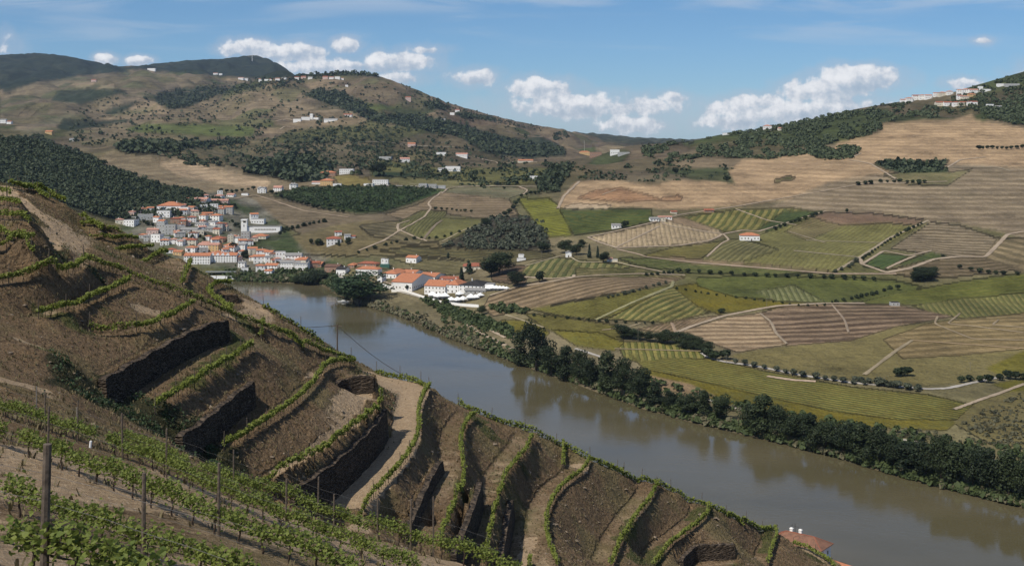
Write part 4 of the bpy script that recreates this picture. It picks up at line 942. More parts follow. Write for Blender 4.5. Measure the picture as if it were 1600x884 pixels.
    simple('plastic_white', (.8, .8, .8), .5, .05); simple('boat_white', (.8, .8, .78), .4, .05); simple('green_box', (.06, .14, .11), .6, .2); simple('tarp', (.82, .82, .80), .6, .06)
    for nm, c1, c2, c3 in (('roof_orange', (.50, .205, .11), (.40, .16, .085), (.58, .28, .17)), ('roof_red', (.36, .125, .075), (.26, .095, .06), (.45, .18, .11)), ('roof_pink', (.50, .27, .20), (.42, .22, .17), (.58, .34, .26)),
                           ('roof_old', (.27, .135, .088), (.15, .085, .062), (.36, .22, .15)), ('roof_dark', (.045, .042, .042), (.03, .03, .03), (.07, .065, .06)), ('roof_grey', (.30, .29, .28), (.22, .22, .21), (.38, .37, .35)), ('roof_brown', (.17, .095, .07), (.12, .07, .055), (.24, .14, .1))):
        m, t = new_mat(nm); tc_ = t.n('ShaderNodeTexCoord').outputs['Object']
        n = t.noise(tc_, .55, 5, .65); n2 = t.noise(tc_, 4.5, 3, .6)
        wv = t.n('ShaderNodeTexWave'); wv.wave_type = 'BANDS'; wv.bands_direction = 'X'; wv.inputs['Scale'].default_value = 1.3; wv.inputs['Distortion'].default_value = .3; t.put(wv.inputs['Vector'], tc_)
        c = t.mix(t.ramp(n, .35, .7), c1, c2); c = t.mix(t.ramp(n2, .5, .75), c, c3); finish(t, c, .9, wv.outputs[0], .08, .15)
mats()
# ------------------------------------------------------------------ leaves, vines, trees
def rot_quads(c, n, s, rng, aspect=1.0):
    """square leaves: centres c, normals n, half sizes s"""
    n = n/(np.linalg.norm(n, axis=1)[:, None]+1e-9)
    a = rng.normal(size=n.shape); a -= (a*n).sum(1)[:, None]*n; a /= np.linalg.norm(a, axis=1)[:, None]+1e-9
    b = np.cross(n, a); s = s[:, None]
    v = np.stack([c-a*s-b*s*aspect*.8, c+a*s*.8-b*s*aspect, c+a*s+b*s*aspect*.8, c-a*s*.8+b*s*aspect], 1)
    return v.reshape(-1, 3)
def quad_faces(k): return np.arange(k*4).reshape(k, 4)
def crown_pts(lobes, n, rng, shell=.55):
    vol = np.array([l[3]*l[4]*l[5] for l in lobes])**.7; pick = rng.choice(len(lobes), n, p=vol/vol.sum())
    L = np.array(lobes)[pick]; d = rng.normal(size=(n, 3)); d /= np.linalg.norm(d, axis=1)[:, None]
    r = (shell + (1-shell)*rng.random(n)**.6)[:, None]
    p = L[:, :3] + d*r*L[:, 3:6]
    nn = d + rng.normal(size=(n, 3))*.55 + np.array([0, 0, .35])
    return p, nn
def tree_mesh(name, kind, seed):
    """unit-height crown (z 0..1), returns crown mesh and trunk mesh"""
    rng = np.random.default_rng(seed); lobes = []
    if kind == 'broad':
        for k in range(15):
            a = rng.random()*6.28; z = .30+.52*rng.random(); r = (.07+.26*rng.random())*math.sin(min(3.1, (z-.05)*3.2))
            lobes.append((r*math.cos(a), r*math.sin(a), z, .13+.07*rng.random(), .13+.07*rng.random(), .10+.06*rng.random()))
        lobes.append((0, 0, .5, .25, .25, .3)); n = 3800; s = (.0075, .019)
    elif kind == 'tall':
        for k in range(16):
            a = rng.random()*6.28; z = .16+.72*rng.random(); r = .16*rng.random()*(1.15-z)
            lobes.append((r*math.cos(a), r*math.sin(a), z, .09+.06*rng.random(), .09+.06*rng.random(), .09+.06*rng.random()))
        n = 3000; s = (.0075, .018)
    elif kind == 'round':
        for k in range(7):
            a = rng.random()*6.28; z = .45+.25*rng.random(); r = .22*rng.random()
            lobes.append((r*math.cos(a), r*math.sin(a), z, .26+.1*rng.random(), .26+.1*rng.random(), .2+.1*rng.random()))
        n = 420; s = (.035, .075)
    elif kind == 'bush':
        for k in range(8):
            a = rng.random()*6.28; z = .25+.3*rng.random(); r = .45*rng.random()
            lobes.append((r*math.cos(a), r*math.sin(a), z, .25+.15*rng.random(), .25+.15*rng.random(), .22+.15*rng.random()))
        n = 380; s = (.04, .08)
    elif kind == 'cypress':
        for k in range(9): z = .12+.1*k; lobes.append((0, 0, z, .10*(1.25-z), .10*(1.25-z), .12))
        n = 420; s = (.018, .035)
    elif kind == 'pine':
        for k in range(9):
            z = .2+.085*k; lobes.append((rng.normal()*.02, rng.normal()*.02, z, .23*(1.12-z), .23*(1.12-z), .06))
        n = 520; s = (.02, .04)
    p, nn = crown_pts(lobes, n, rng)
    v = rot_quads(p, nn, s[0]+(s[1]-s[0])*rng.random(n), rng)
    me = np_mesh(name, v, quad_faces(n))
    tb = MB(); r0 = .022 if kind in ('broad', 'tall') else .035
    tb.tube([(0, 0, -.04), (.01, 0, .15), (-.01, .01, .34), (.01, 0, .62)], r0, 6, r0*.35)
    if kind in ('broad', 'round', 'tall'):
        for k in range(5):
            a = k*1.3+rng.random(); q = .22 if kind != 'tall' else .1
            tb.tube([(0, 0, .2+.05*k), (q*.5*math.cos(a), q*.5*math.sin(a), .36+.05*k), (q*math.cos(a), q*math.sin(a), .5+.05*k)], r0*.4, 4, r0*.12)
    return me, tb.mesh('trunk')
TREE = {}
LEAFMAT = {'broad': 'tree_leaf', 'tall': 'tree_leaf', 'round': 'olive_leaf', 'bush': 'bush_leaf', 'cypress': 'pine_leaf', 'pine': 'pine_leaf'}
def tree_protos():
    for kind, n in (('broad', 5), ('tall', 4), ('round', 4), ('bush', 4), ('cypress', 2), ('pine', 3)):
        for i in range(n):
            TREE[kind, i] = tree_mesh('crown', kind, 100+i*7+len(kind))
def place_tree(name, kind, x, y, z, h, w=1.0, leaf=None, label=None, cat='tree', group=None, parts=True):
    i = random.randrange(len([k for k in TREE if k[0] == kind and len(k) == 2]))
    cm, tm = TREE[kind, i]; mat = leaf or LEAFMAT[kind]; key = (kind, i, mat)
    if key not in TREE:
        c = cm.copy(); c.materials.clear(); c.materials.append(MAT[mat]); TREE[key] = c
        if not tm.materials: tm.materials.append(MAT['bark'])
    root = empty(name, (x, y, z), random.random()*6.28); root.scale = (h*w, h*w, h)
    o = bpy.data.objects.new('crown', TREE[key]); link(o); o.parent = root
    o = bpy.data.objects.new('trunk', tm); link(o); o.parent = root
    tag(root, label, cat, group); return root
def px_tree(name, kind, px, top, base, wpx, leaf=None, label=None, group=None, sink=.0, cat='tree'):
    x, y, z = H(px, base); h = (base-top)*y/F; nat = {'broad': .62, 'tall': .42, 'round': .9, 'bush': 1.35, 'cypress': .22, 'pine': .44}[kind]
    w = wpx*y/F/(h*nat); return place_tree(name, kind, x, y, z-sink*h, h, w, leaf, label, cat, group)

def merged_trees(name, spots, mat, label, cat, seed=5, quads=14, kind='blob', qs=.42):
    """many small trees as one object; spots: x, y, z, height, radius"""
    rng = np.random.default_rng(seed); sp = np.array(spots, float); n = len(sp)
    d = rng.normal(size=(n, quads, 3)); d /= np.linalg.norm(d, axis=2)[..., None]; d[..., 2] = np.abs(d[..., 2])*1.0 - .15
    r = (.5+.5*rng.random((n, quads)))[..., None]
    sc_ = np.stack([sp[:, 4], sp[:, 4], sp[:, 3]*.55], -1)[:, None]
    c = sp[:, None, :3] + np.array([0, 0, 1])*sp[:, 3][:, None, None]*.42 + d*r*sc_
    nn = (d + rng.normal(size=d.shape)*.5 + np.array([0, 0, .3])).reshape(-1, 3)
    s = (sp[:, 4][:, None]*qs*(.6+.8*rng.random((n, quads)))).reshape(-1)
    v = rot_quads(c.reshape(-1, 3), nn, s, rng); me = np_mesh(name, v, quad_faces(n*quads))
    o = obj(name, me, MAT[mat]); tag(o, label, cat, kind='stuff'); return o
def poly_spots(pts, n, h, r, seed=1, clump=0.0, jit=.35):
    rng = np.random.default_rng(seed); p = np.array(pts, float); x0, y0 = p.min(0); x1, y1 = p.max(0); out = []; tries = 0
    while len(out) < n and tries < n*20:
        tries += 1; x = x0+(x1-x0)*rng.random(); y = y0+(y1-y0)*rng.random(); ins = False
        for (xa, ya), (xb, yb) in zip(p, np.roll(p, -1, 0)):
            if (ya > y) != (yb > y) and x < (xb-xa)*(y-ya)/(yb-ya)+xa: ins = not ins
        if not ins: continue
        if clump and float(fbm(np.array([x/22.0]), np.array([y/9.0]), 3, seed)[0]) < clump-.5: continue
        X, Y, Z = H(x, y); k = 1+jit*rng.normal(); k = max(.5, min(1.7, k)); out.append((X, Y, Z-.1*h, h*k, r*k))
    return out
def along(pts, step, jit=.25, seed=2):
    rng = np.random.default_rng(seed); d = densify(pts, 1.0); L = np.concatenate([[0], np.cumsum(np.linalg.norm(np.diff(d[:, :2], axis=0), axis=1))]); out = []
    s = 0
    while s < L[-1]:
        out.append((np.interp(s, L, d[:, 0]), np.interp(s, L, d[:, 1]))); s += step*(1+jit*rng.normal()*.6)
    return out

# ---- vines
def leaf_fan(c, n, s, rng):
    """five-pointed vine leaves as 6-vertex fans made of two quads sharing the midrib"""
    n = n/(np.linalg.norm(n, axis=1)[:, None]+1e-9)
    a = rng.normal(size=n.shape); a -= (a*n).sum(1)[:, None]*n; a /= np.linalg.norm(a, axis=1)[:, None]; b = np.cross(n, a); s = s[:, None]
    base = c-a*s*.5; tip = c+a*s*.9; up = n*s*.22
    l1 = c+b*s*.85-a*s*.35+up; l2 = c+b*s*.62+a*s*.45+up; r1 = c-b*s*.85-a*s*.35+up; r2 = c-b*s*.62+a*s*.45+up
    v = np.stack([base, l1, l2, tip, r2, r1], 1).reshape(-1, 3); k = len(c); i = np.arange(k)[:, None]*6
    f = np.concatenate([i+np.array([[0, 1, 2, 3]]), i+np.array([[0, 3, 4, 5]])]); return v, f
def vine_mesh(seed, n=290, spread=.6, top=.42):
    rng = np.random.default_rng(seed)
    t = rng.uniform(-1, 1, n); p = np.stack([t*spread, rng.normal(size=n)*.12, .60+rng.random(n)**1.3*top+.04*rng.normal(size=n)], 1)
    p[:, 1] *= 1+.6*(p[:, 2]-.6); hang = rng.random(n) < .18; p[hang, 2] -= .2
    nn = rng.normal(size=(n, 3))*.7+np.array([-.2, -.2, .7]); v, f = leaf_fan(p, nn, .040+.036*rng.random(n), rng)
    fol = np_mesh('foliage', v, f)
    tb = MB(); j = lambda q: q*rng.normal()
    a = (j(.03), j(.02), .3); top_ = (j(.05), j(.02), .56)
    tb.tube([(j(.05), j(.03), -.1), (j(.03), j(.02), .12), a, (a[0]+j(.03), a[1], .45), top_], .034, 6, .024)
    for sg in (-1, 1):
        tb.tube([top_, (top_[0]+sg*.12, j(.02), .63), (sg*.38, j(.03), .64+j(.02)), (sg*.6, j(.03), .66)], .020, 5, .009)
    for k in range(6):
        x = rng.uniform(-.55, .55); tb.tube([(x, 0, .64), (x+j(.08), j(.08), .85), (x+j(.16), j(.14), 1.05+.15*rng.random())], .006, 4, .003)
    return fol, tb.mesh('trunk')
def row_z(p): return near_z(p[:, 0], p[:, 1])
def resample_line(p, step):
    L = np.concatenate([[0], np.cumsum(np.linalg.norm(np.diff(p[:, :2], axis=0), axis=1))]); s = np.arange(0, L[-1]+1e-6, step)
    return np.stack([np.interp(s, L, p[:, 0]), np.interp(s, L, p[:, 1])], 1), L[-1]
def post_mesh(h, r, name='vine_post'):
    b = MB(); b.tube([(0, 0, -.25), (.0, .0, h*.5), (.008, .005, h)], r, 8, r*.88); return b.mesh(name)
ROW_LABEL = {
 'P0': 'vine row on the bank above the longest dark wall, second row above it', 'P1': 'vine row on the lip directly above the longest shaded retaining wall',
 'P2': 'short bright vine row at the foot of the longest shaded retaining wall', 'P3': 'long vine row below the second shaded wall, curling round its upper end',
 'Z1': 'vine row on top of the wall beside the wide dirt track', 'A': 'curving vine row along the outer edge of the wide dirt track', 'A2': 'vine row closing off the bend of the dirt track above the river',
 'B': 'winding vine row on the first terrace right of the dirt track', 'C': 'winding vine row on the second terrace right of the dirt track', 'D': 'S-shaped vine row on the third terrace right of the dirt track',
 'E': 'vine row on the fourth terrace right of the dirt track', 'F': 'curved vine row just above the small dark overhang near the bottom edge', 'G': 'last steep vine row left of the house with the weathered roof',
 'H': 'short vine row in front of the house with the weathered roof', 'CR': 'long vine row along the crest of the spur against the river', 'DR': 'long diagonal vine row running down the spur, joining the terrace rows',
 'L1': 'vine row curving across the left edge, ending at the top of the diagonal row', 'L2': 'vine row at the left edge, level with the foot of the pale track', 'L3': 'short vine row at the left edge just above the second one', 'L4': 'short vine row at the left edge beside the pale track, fourth from below',
 'L5': 'tiny vine row at the left edge near the top of the pale track', 'L6': 'highest tiny vine row on the left edge', 'M1': 'uppermost vine row right of the pale track', 'M2': 'second vine row right of the pale track, below the uppermost', 'M3': 'third vine row right of the pale track',
 'M4': 'fourth vine row right of the pale track, on a brown bank', 'M5': 'lowest vine row right of the pale track, ending on the crest', 'T1': 'lowest vine row on the small green plot at the head of the pale track', 'T2': 'middle vine row on the small green plot at the head of the pale track',
 'T3': 'topmost vine row on the small green plot at the head of the pale track', 'X1': 'short vine row running straight down towards the diagonal row', 'X2': 'short vine row above the smallest dark wall', 'X3': 'short vine row curving down left of the smallest dark wall', 'X4': 'short vine row ending in the pale hollow beside the diagonal row',
 'X5': 'vine row on the crest above the river, beyond the diagonal row', 'X6': 'very short upright vine row under the spur crest, leftmost', 'X7': 'short vine row hanging from the spur crest, middle one', 'X8': 'short vine row hanging from the spur crest, rightmost', 'X9': 'upright clump of vines at the end of the longest shaded wall', 'XA': 'tiny vine row at the bottom edge between two winding rows'}
POSTS = {}
def far_row(key, seed):
    p, L = resample_line(ROWP[key], .25); z = row_z(p)
    rng = np.random.default_rng(seed); mid = p[len(p)//2]; Y = float(mid[1])
    root = empty('vine_row', (float(p[0, 0]), float(p[0, 1]), float(z[0]))); o3 = np.array(root.location)
    k = max(40, int(L*(72 if Y < 170 else 46))); s = rng.random(k)*L; idx = s/.25
    x = np.interp(idx, range(len(p)), p[:, 0]); y = np.interp(idx, range(len(p)), p[:, 1]); zz = np.interp(idx, range(len(p)), z)
    low = .52 if key in ('CR', 'A2', 'X5') else 0.0; lush = .68+.35*fbm(s*.7, s*0+seed, 3, seed) ; lush = np.clip(lush, .35, 1.05)
    c = np.stack([x+rng.normal(size=k)*.11, y+rng.normal(size=k)*.11, zz+.66-low+rng.random(k)*(.72+low*.6)*lush+.05*rng.normal(size=k)], 1)-o3
    nn = rng.normal(size=(k, 3))*.6+np.array([-.3, -.2, .8]); sz = (.06+.06*rng.random(k))*(1.0 if Y < 170 else 1.35)
    o = obj('foliage', np_mesh('foliage', rot_quads(c, nn, sz, rng), quad_faces(k)), MAT['vine_leaf'], root)
    tb = MB(); step = 1.15; q, _ = resample_line(ROWP[key], step); qz = row_z(q)
    for (a, b), c_ in zip(q, qz):
        a -= o3[0]; b -= o3[1]; c_ -= o3[2]; j = rng.normal(size=4)*.05
        tb.tube([(a, b, c_-.1), (a+j[0], b+j[1], c_+.3), (a+j[2], b+j[3], c_+.68)], .032, 4, .022, cap=False)
    t_ = tb.build('trunks', MAT['vine_bark'], root); t_['kind'] = 'stuff'
    w = MB(); w.tube([(a-o3[0], b-o3[1], c_-o3[2]+.66) for (a, b), c_ in zip(q, qz)], .012, 3, cap=False); w.build('drip_line', MAT['pipe'], root)
    q, _ = resample_line(ROWP[key], 5.2 if Y < 230 else 7); qz = row_z(q)
    if len(q) > 1 or True:
        for (a, b), c_ in zip(q, qz):
            hh = random.choice((1.75, 1.9, 2.05)); o = bpy.data.objects.new('post', POSTS[hh]); link(o); o.parent = root
            o.location = (a-o3[0], b-o3[1], c_-o3[2]); o.rotation_euler = (rng.normal()*.03, rng.normal()*.03, rng.random()*6)
    tag(root, ROW_LABEL[key], 'vine row', 'vine rows on the terraces')
NEAR_POST = {'N0': [(72, 2.0, .068)], 'N1': [(228, 2.1, .055)], 'N2': [(76, 2.15, .045), (345, 2.2, .05)], 'N3': [(72, 2.1, .04), (122, 2.1, .035), (193, 2.2, .05), (262, 2.2, .045), (448, 2.1, .045)],
             'N4': [(262, 2.0, .04), (367, 2.15, .045), (497, 2.1, .045), (523, 1.5, .05), (642, 2.2, .05), (677, 2.6, .04), (590, 1.9, .04)]}
ORD = {'N0': 'nearest', 'N1': 'second nearest', 'N2': 'third', 'N3': 'fourth', 'N4': 'fifth'}
def ordinal(n): return '%d%s' % (n, 'th' if 10 < n % 100 < 14 else {1: 'st', 2: 'nd', 3: 'rd'}.get(n % 10, 'th'))
def near_rows():
    protos = [vine_mesh(300+i) for i in range(7)]
    for f_, t_ in protos: f_.materials.append(MAT['vine_leaf_near']); t_.materials.append(MAT['vine_bark'])
    for key in ('N0', 'N1', 'N2', 'N3', 'N4'):
        line = ROWP[key]; p, L = resample_line(line, 1.25 if key != 'N0' else 1.1); z = row_z(p)
        cnt = 0
        grp = 'grapevines in the %s trellis row from the camera' % ORD[key]
        for i in range(len(p)):
            px = 800+p[i, 0]/p[i, 1]*F
            if px < -12 or px > 900: continue
            cnt += 0
            k = min(i+1, len(p)-1); d = p[k]-p[k-1]; rz = math.atan2(d[1], d[0])
            f_, t_ = random.choice(protos)
            if random.random() < .025: continue
            cnt += 1
            sc_ = random.uniform(.84, 1.12)*(.86 if key == 'N0' else 1.0)
            r = empty('grapevine', (p[i, 0], p[i, 1], float(z[i])), rz+random.choice((0, math.pi)), sc_)
            r.scale = (1, 1.1, sc_)
            for nm, me in (('foliage', f_), ('trunk', t_)):
                o = bpy.data.objects.new(nm, me); link(o); o.parent = r
            tag(r, 'low gnarled grapevine, %s from the left in the %s row of the closest slope' % (ordinal(cnt), ORD[key]), 'grapevine', grp)
        q, _ = resample_line(line, .8); qz = row_z(q)
        if key in ('N1', 'N2', 'N0', 'N3'):
            b = MB(); b.tube([(a, c, zz+.44+.03*math.sin(i*1.7)) for i, ((a, c), zz) in enumerate(zip(q, qz))], .013, 5); o = b.build('drip_pipe', MAT['pipe']); tag(o, 'dark drip irrigation pipe under the %s vine row' % ORD[key], 'pipe')
        for k, hh in enumerate((.66, 1.15, 1.55)):
            b = MB(); b.tube([(a, c, zz+hh) for (a, c), zz in zip(q, qz)], .0035 if k else .005, 3, cap=False); o = b.build('trellis_wire', MAT['wire']); tag(o, 'thin %s wire strung along the %s vine row' % (('lower', 'middle', 'upper')[k], ORD[key]), 'wire', 'trellis wires of the closest rows')
        d = densify(line, .1); dpx = 800+d[:, 0]/d[:, 1]*F
        side = ['leftmost', 'second', 'third', 'fourth', 'fifth', 'sixth', 'last']
        for n_, (px, hh, r) in enumerate(sorted(NEAR_POST[key])):
            i = int(np.argmin(np.abs(dpx-px))); x, y = d[i, 0], d[i, 1]-.12
            me = post_mesh(hh, r); o = obj('vine_post', me, MAT['post_wood' if (n_+len(key)) % 2 else 'post_wood'], None, (x, y, float(near_z(x, y))))
            o.rotation_euler = (random.gauss(0, .012), random.gauss(0, .012), 0)
            lab = 'thick weathered wooden post nearest the camera at lower left' if key == 'N0' else '%s wooden post from the left in the %s vine row' % (side[n_], ORD[key])
            tag(o, lab, 'post', None if key == 'N0' else 'wooden posts of the closest vine rows')
def build_vines():
    near_rows()
    for hh in (1.75, 1.9, 2.05): POSTS[hh] = post_mesh(hh, .045); POSTS[hh].materials.append(MAT['post_wood'])
    for i, k in enumerate(ROWS):
        if k[0] != 'N': far_row(k, 500+i)
WALL_LABEL = {'w1': 'longest dry stone retaining wall in deep shade, left of centre', 'w2': 'shaded dry stone retaining wall, next below the longest one', 'w3': 'curved dry stone wall holding the bank beside the wide dirt track', 'w4': 'short curved stone wall at the head of the dirt track bend',
 'w5': 'shaded stone wall on the first terrace right of the dirt track', 'w6': 'narrow shaded stone wall on the second terrace right of the dirt track', 'w7': 'thin shaded stone wall on the third terrace right of the dirt track', 'w8': 'small dark overhanging stone wall near the bottom edge', 'w9': 'smallest stone wall, on the crest near the river'}
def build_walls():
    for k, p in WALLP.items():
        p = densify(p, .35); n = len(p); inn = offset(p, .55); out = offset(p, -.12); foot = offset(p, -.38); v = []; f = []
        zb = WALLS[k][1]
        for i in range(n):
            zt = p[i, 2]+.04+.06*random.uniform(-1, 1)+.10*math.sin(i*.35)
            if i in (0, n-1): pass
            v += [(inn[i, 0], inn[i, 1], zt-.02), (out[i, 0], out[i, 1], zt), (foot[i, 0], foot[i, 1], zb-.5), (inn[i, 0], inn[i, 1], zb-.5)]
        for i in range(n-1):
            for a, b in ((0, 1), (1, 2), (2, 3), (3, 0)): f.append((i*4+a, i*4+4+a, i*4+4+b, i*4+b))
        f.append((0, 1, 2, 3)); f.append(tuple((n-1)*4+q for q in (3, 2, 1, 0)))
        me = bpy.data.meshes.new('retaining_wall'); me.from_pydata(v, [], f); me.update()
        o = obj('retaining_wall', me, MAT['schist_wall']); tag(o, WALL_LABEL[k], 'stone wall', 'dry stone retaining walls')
def build_scatter():
    rng = np.random.default_rng(11); ny, nx = ZN.shape
    # loose stones on the banks
    n = 11000; ii = rng.integers(2, ny-2, n*8); jj = rng.integers(2, nx-2, n*8)
    x = XX[ii, jj]+rng.random(n*8)*.4; y = YY[ii, jj]+rng.random(n*8)*.4; px = 800+x/y*F; z = near_z(x, y); py = HORIZON-z/y*F
    vis = (px > -30) & (px < 1400) & (py < 920) & (py > 280); w = np.clip((SLOPE[ii, jj]-.2), 0, 1)*(.3+np.clip(fbm(x*.15, y*.15, 3, 77)+.1, 0, 1)*2)+.05+.25*(y < 60)
    ok = np.where(vis & (rng.random(len(w)) < w))[0][:n]; x, y, z = x[ok], y[ok], z[ok]; n = len(ok)
    base = np.array([(1, 0, 0), (0, 1, 0), (-1, 0, 0), (0, -1, 0), (.3, .2, .8), (-.2, -.1, -.8)], float); fo = np.array([(0, 1, 4), (1, 2, 4), (2, 3, 4), (3, 0, 4), (1, 0, 5), (2, 1, 5), (3, 2, 5), (0, 3, 5)])
    s = np.clip(rng.lognormal(-2.75, .6, n), .025, .36)*np.clip(y/110, .35, 1.3)
    v = base[None]*(1+.35*rng.normal(size=(n, 6, 3)))*s[:, None, None]*np.array([1, .8, .55]); a = rng.random(n)*6.28; ca, sa = np.cos(a)[:, None], np.sin(a)[:, None]
    vx = v[..., 0]*ca-v[..., 1]*sa; vy = v[..., 0]*sa+v[..., 1]*ca; v = np.stack([vx+x[:, None], vy+y[:, None], v[..., 2]+z[:, None]+s[:, None]*.1], -1)
    f = (fo[None]+np.arange(n)[:, None, None]*6).reshape(-1, 3)
    o = obj('loose_stones', np_mesh('loose_stones', v.reshape(-1, 3), f), MAT['stone']); tag(o, 'loose schist stones scattered over the terrace banks', 'stones', kind='stuff')
    # weeds and grass tufts
    def tufts(name, mat, lab, count, weight, hmin, hmax, seed, cat, blades=5):
        rng = np.random.default_rng(seed); m_ = count*14
        ii = rng.integers(2, ny-2, m_); jj = rng.integers(2, nx-2, m_); x = XX[ii, jj]+rng.random(m_)*.4; y = YY[ii, jj]+rng.random(m_)*.4; px = 800+x/y*F; z = near_z(x, y); py = HORIZON-z/y*F
        vis = (px > -30) & (px < 1400) & (py < 920) & (py > 280); ok = np.where(vis & (rng.random(m_) < weight(ii, jj, x, y)))[0][:count]; x, y, z = x[ok], y[ok], z[ok]; n = len(ok)
        h = rng.uniform(hmin, hmax, (n, blades)); a = rng.random((n, blades))*6.28; w_ = h*.16; lean = .55
        bx = x[:, None]+rng.normal(size=(n, blades))*hmin*.6; by = y[:, None]+rng.normal(size=(n, blades))*hmin*.6; bz = z[:, None]-.03+0*h
        dx, dy = np.cos(a), np.sin(a)
        p0 = np.stack([bx-dy*w_, by+dx*w_, bz], -1); p1 = np.stack([bx+dy*w_, by-dx*w_, bz], -1)
        p2 = np.stack([bx+dx*h*lean+dy*w_*.5, by+dy*h*lean-dx*w_*.5, bz+h], -1); p3 = np.stack([bx+dx*h*lean-dy*w_*.5, by+dy*h*lean+dx*w_*.5, bz+h], -1)
        v = np.stack([p0, p1, p2, p3], 2).reshape(-1, 3); o = obj(name, np_mesh(name, v, quad_faces(n*blades)), MAT[mat]); tag(o, lab, cat, kind='stuff')
    tufts('dry_weeds', 'dry_grass', 'dry straw coloured weeds on the banks', 32000, lambda i, j, x, y: (.16+.5*np.clip(fbm(x*.12, y*.12, 3, 81)+.1, 0, 1))*(1-RC[i, j])*np.clip(y/90, .25, 1), .08, .30, 31, 'weeds')
    tufts('green_grass', 'bush_leaf', 'green grass patches on the terrace treads', 22000, lambda i, j, x, y: np.clip(GC[i, j]-.25, 0, 1)*1.4*(1-.8*RC[i, j]), .07, .22, 32, 'grass')
    m_ = 160000; ii = rng.integers(2, ny-2, m_); jj = rng.integers(2, nx-2, m_); x = XX[ii, jj]+rng.random(m_)*.4; y = YY[ii, jj]+rng.random(m_)*.4
    ok = np.where((rng.random(m_) < np.clip(BC[ii, jj]-.3, 0, 1)*1.2) & (np.abs(x/y) < .45) & (fbm(x*.5, y*.5, 3, 78) > -.15))[0][:3500]; x, y = x[ok], y[ok]; n = len(ok); q = 9
    hh = .25+.5*np.clip(fbm(x*.3, y*.3, 3, 79)+.4, 0, 1); cc = np.stack([np.repeat(x, q)+rng.normal(size=n*q)*.22, np.repeat(y, q)+rng.normal(size=n*q)*.22, np.repeat(near_z(x, y), q)+rng.random(n*q)*np.repeat(hh, q)], 1)
    nn = rng.normal(size=cc.shape)*.6+np.array([0, 0, .7]); o = obj('gully_scrub', np_mesh('gully_scrub', rot_quads(cc, nn, .04+.07*rng.random(n*q), rng), quad_faces(n*q)), MAT['willow_leaf']); tag(o, 'dark green scrub in the gully below the closest vines', 'scrub', kind='stuff')
    # a few bushes on the banks
    for px, z_, s, lf in ((208, -24.0, 1.0, 'bush_leaf'), (330, -31, 1.4, 'tree_leaf'), (300, -29, 1.5, 'tree_leaf'), (260, -26.8, 1.3, 'tree_leaf')):
        pass
def uniq(lst):
    """give look-alike labels an ordinal from the left"""
    names = ['leftmost', 'second from left', 'third from left', 'fourth from left', 'fifth from left', 'sixth from left', 'seventh from left', 'eighth from left', 'ninth from left', 'tenth from left', 'eleventh from left', 'twelfth from left']
    d = {}
    for o, px in lst: d.setdefault(o['label'], []).append((px, o))
    for lab, v in d.items():
        if len(v) < 2: continue
        v.sort(key=lambda q: q[0]); n = len(v)
        if n <= 70:
            for i, (px, o) in enumerate(v):
                s = 'rightmost' if i == n-1 else ('leftmost' if i == 0 else ordinal(i+1)+' from left')
                o['label'] = '%s, %s' % (lab, s)
RIVER_TREES = [(812,508,577,36),(838,500,583,44),(862,518,592,38),(884,528,598,36),(905,540,602,30),(925,545,608,28),(948,530,614,50),(972,556,622,38),(1000,560,629,42),(1025,592,636,34),(1046,598,642,26),(1078,600,650,36),(1100,604,655,30),(1126,608,661,36),
 (1172,617,676,32),(1192,617,682,42),(1215,632,688,38),(1240,634,694,42),(1265,640,702,40),(1290,645,709,42),(1318,655,716,44),(1345,656,724,42),(1373,656,731,42),(1396,664,737,36),(1420,674,744,42),(1446,670,751,48),(1470,674,758,44),(1495,670,764,46),(1520,688,770,40),(1546,676,777,52),(1575,700,784,42),(1602,700,792,48),(1635,700,802,50)]
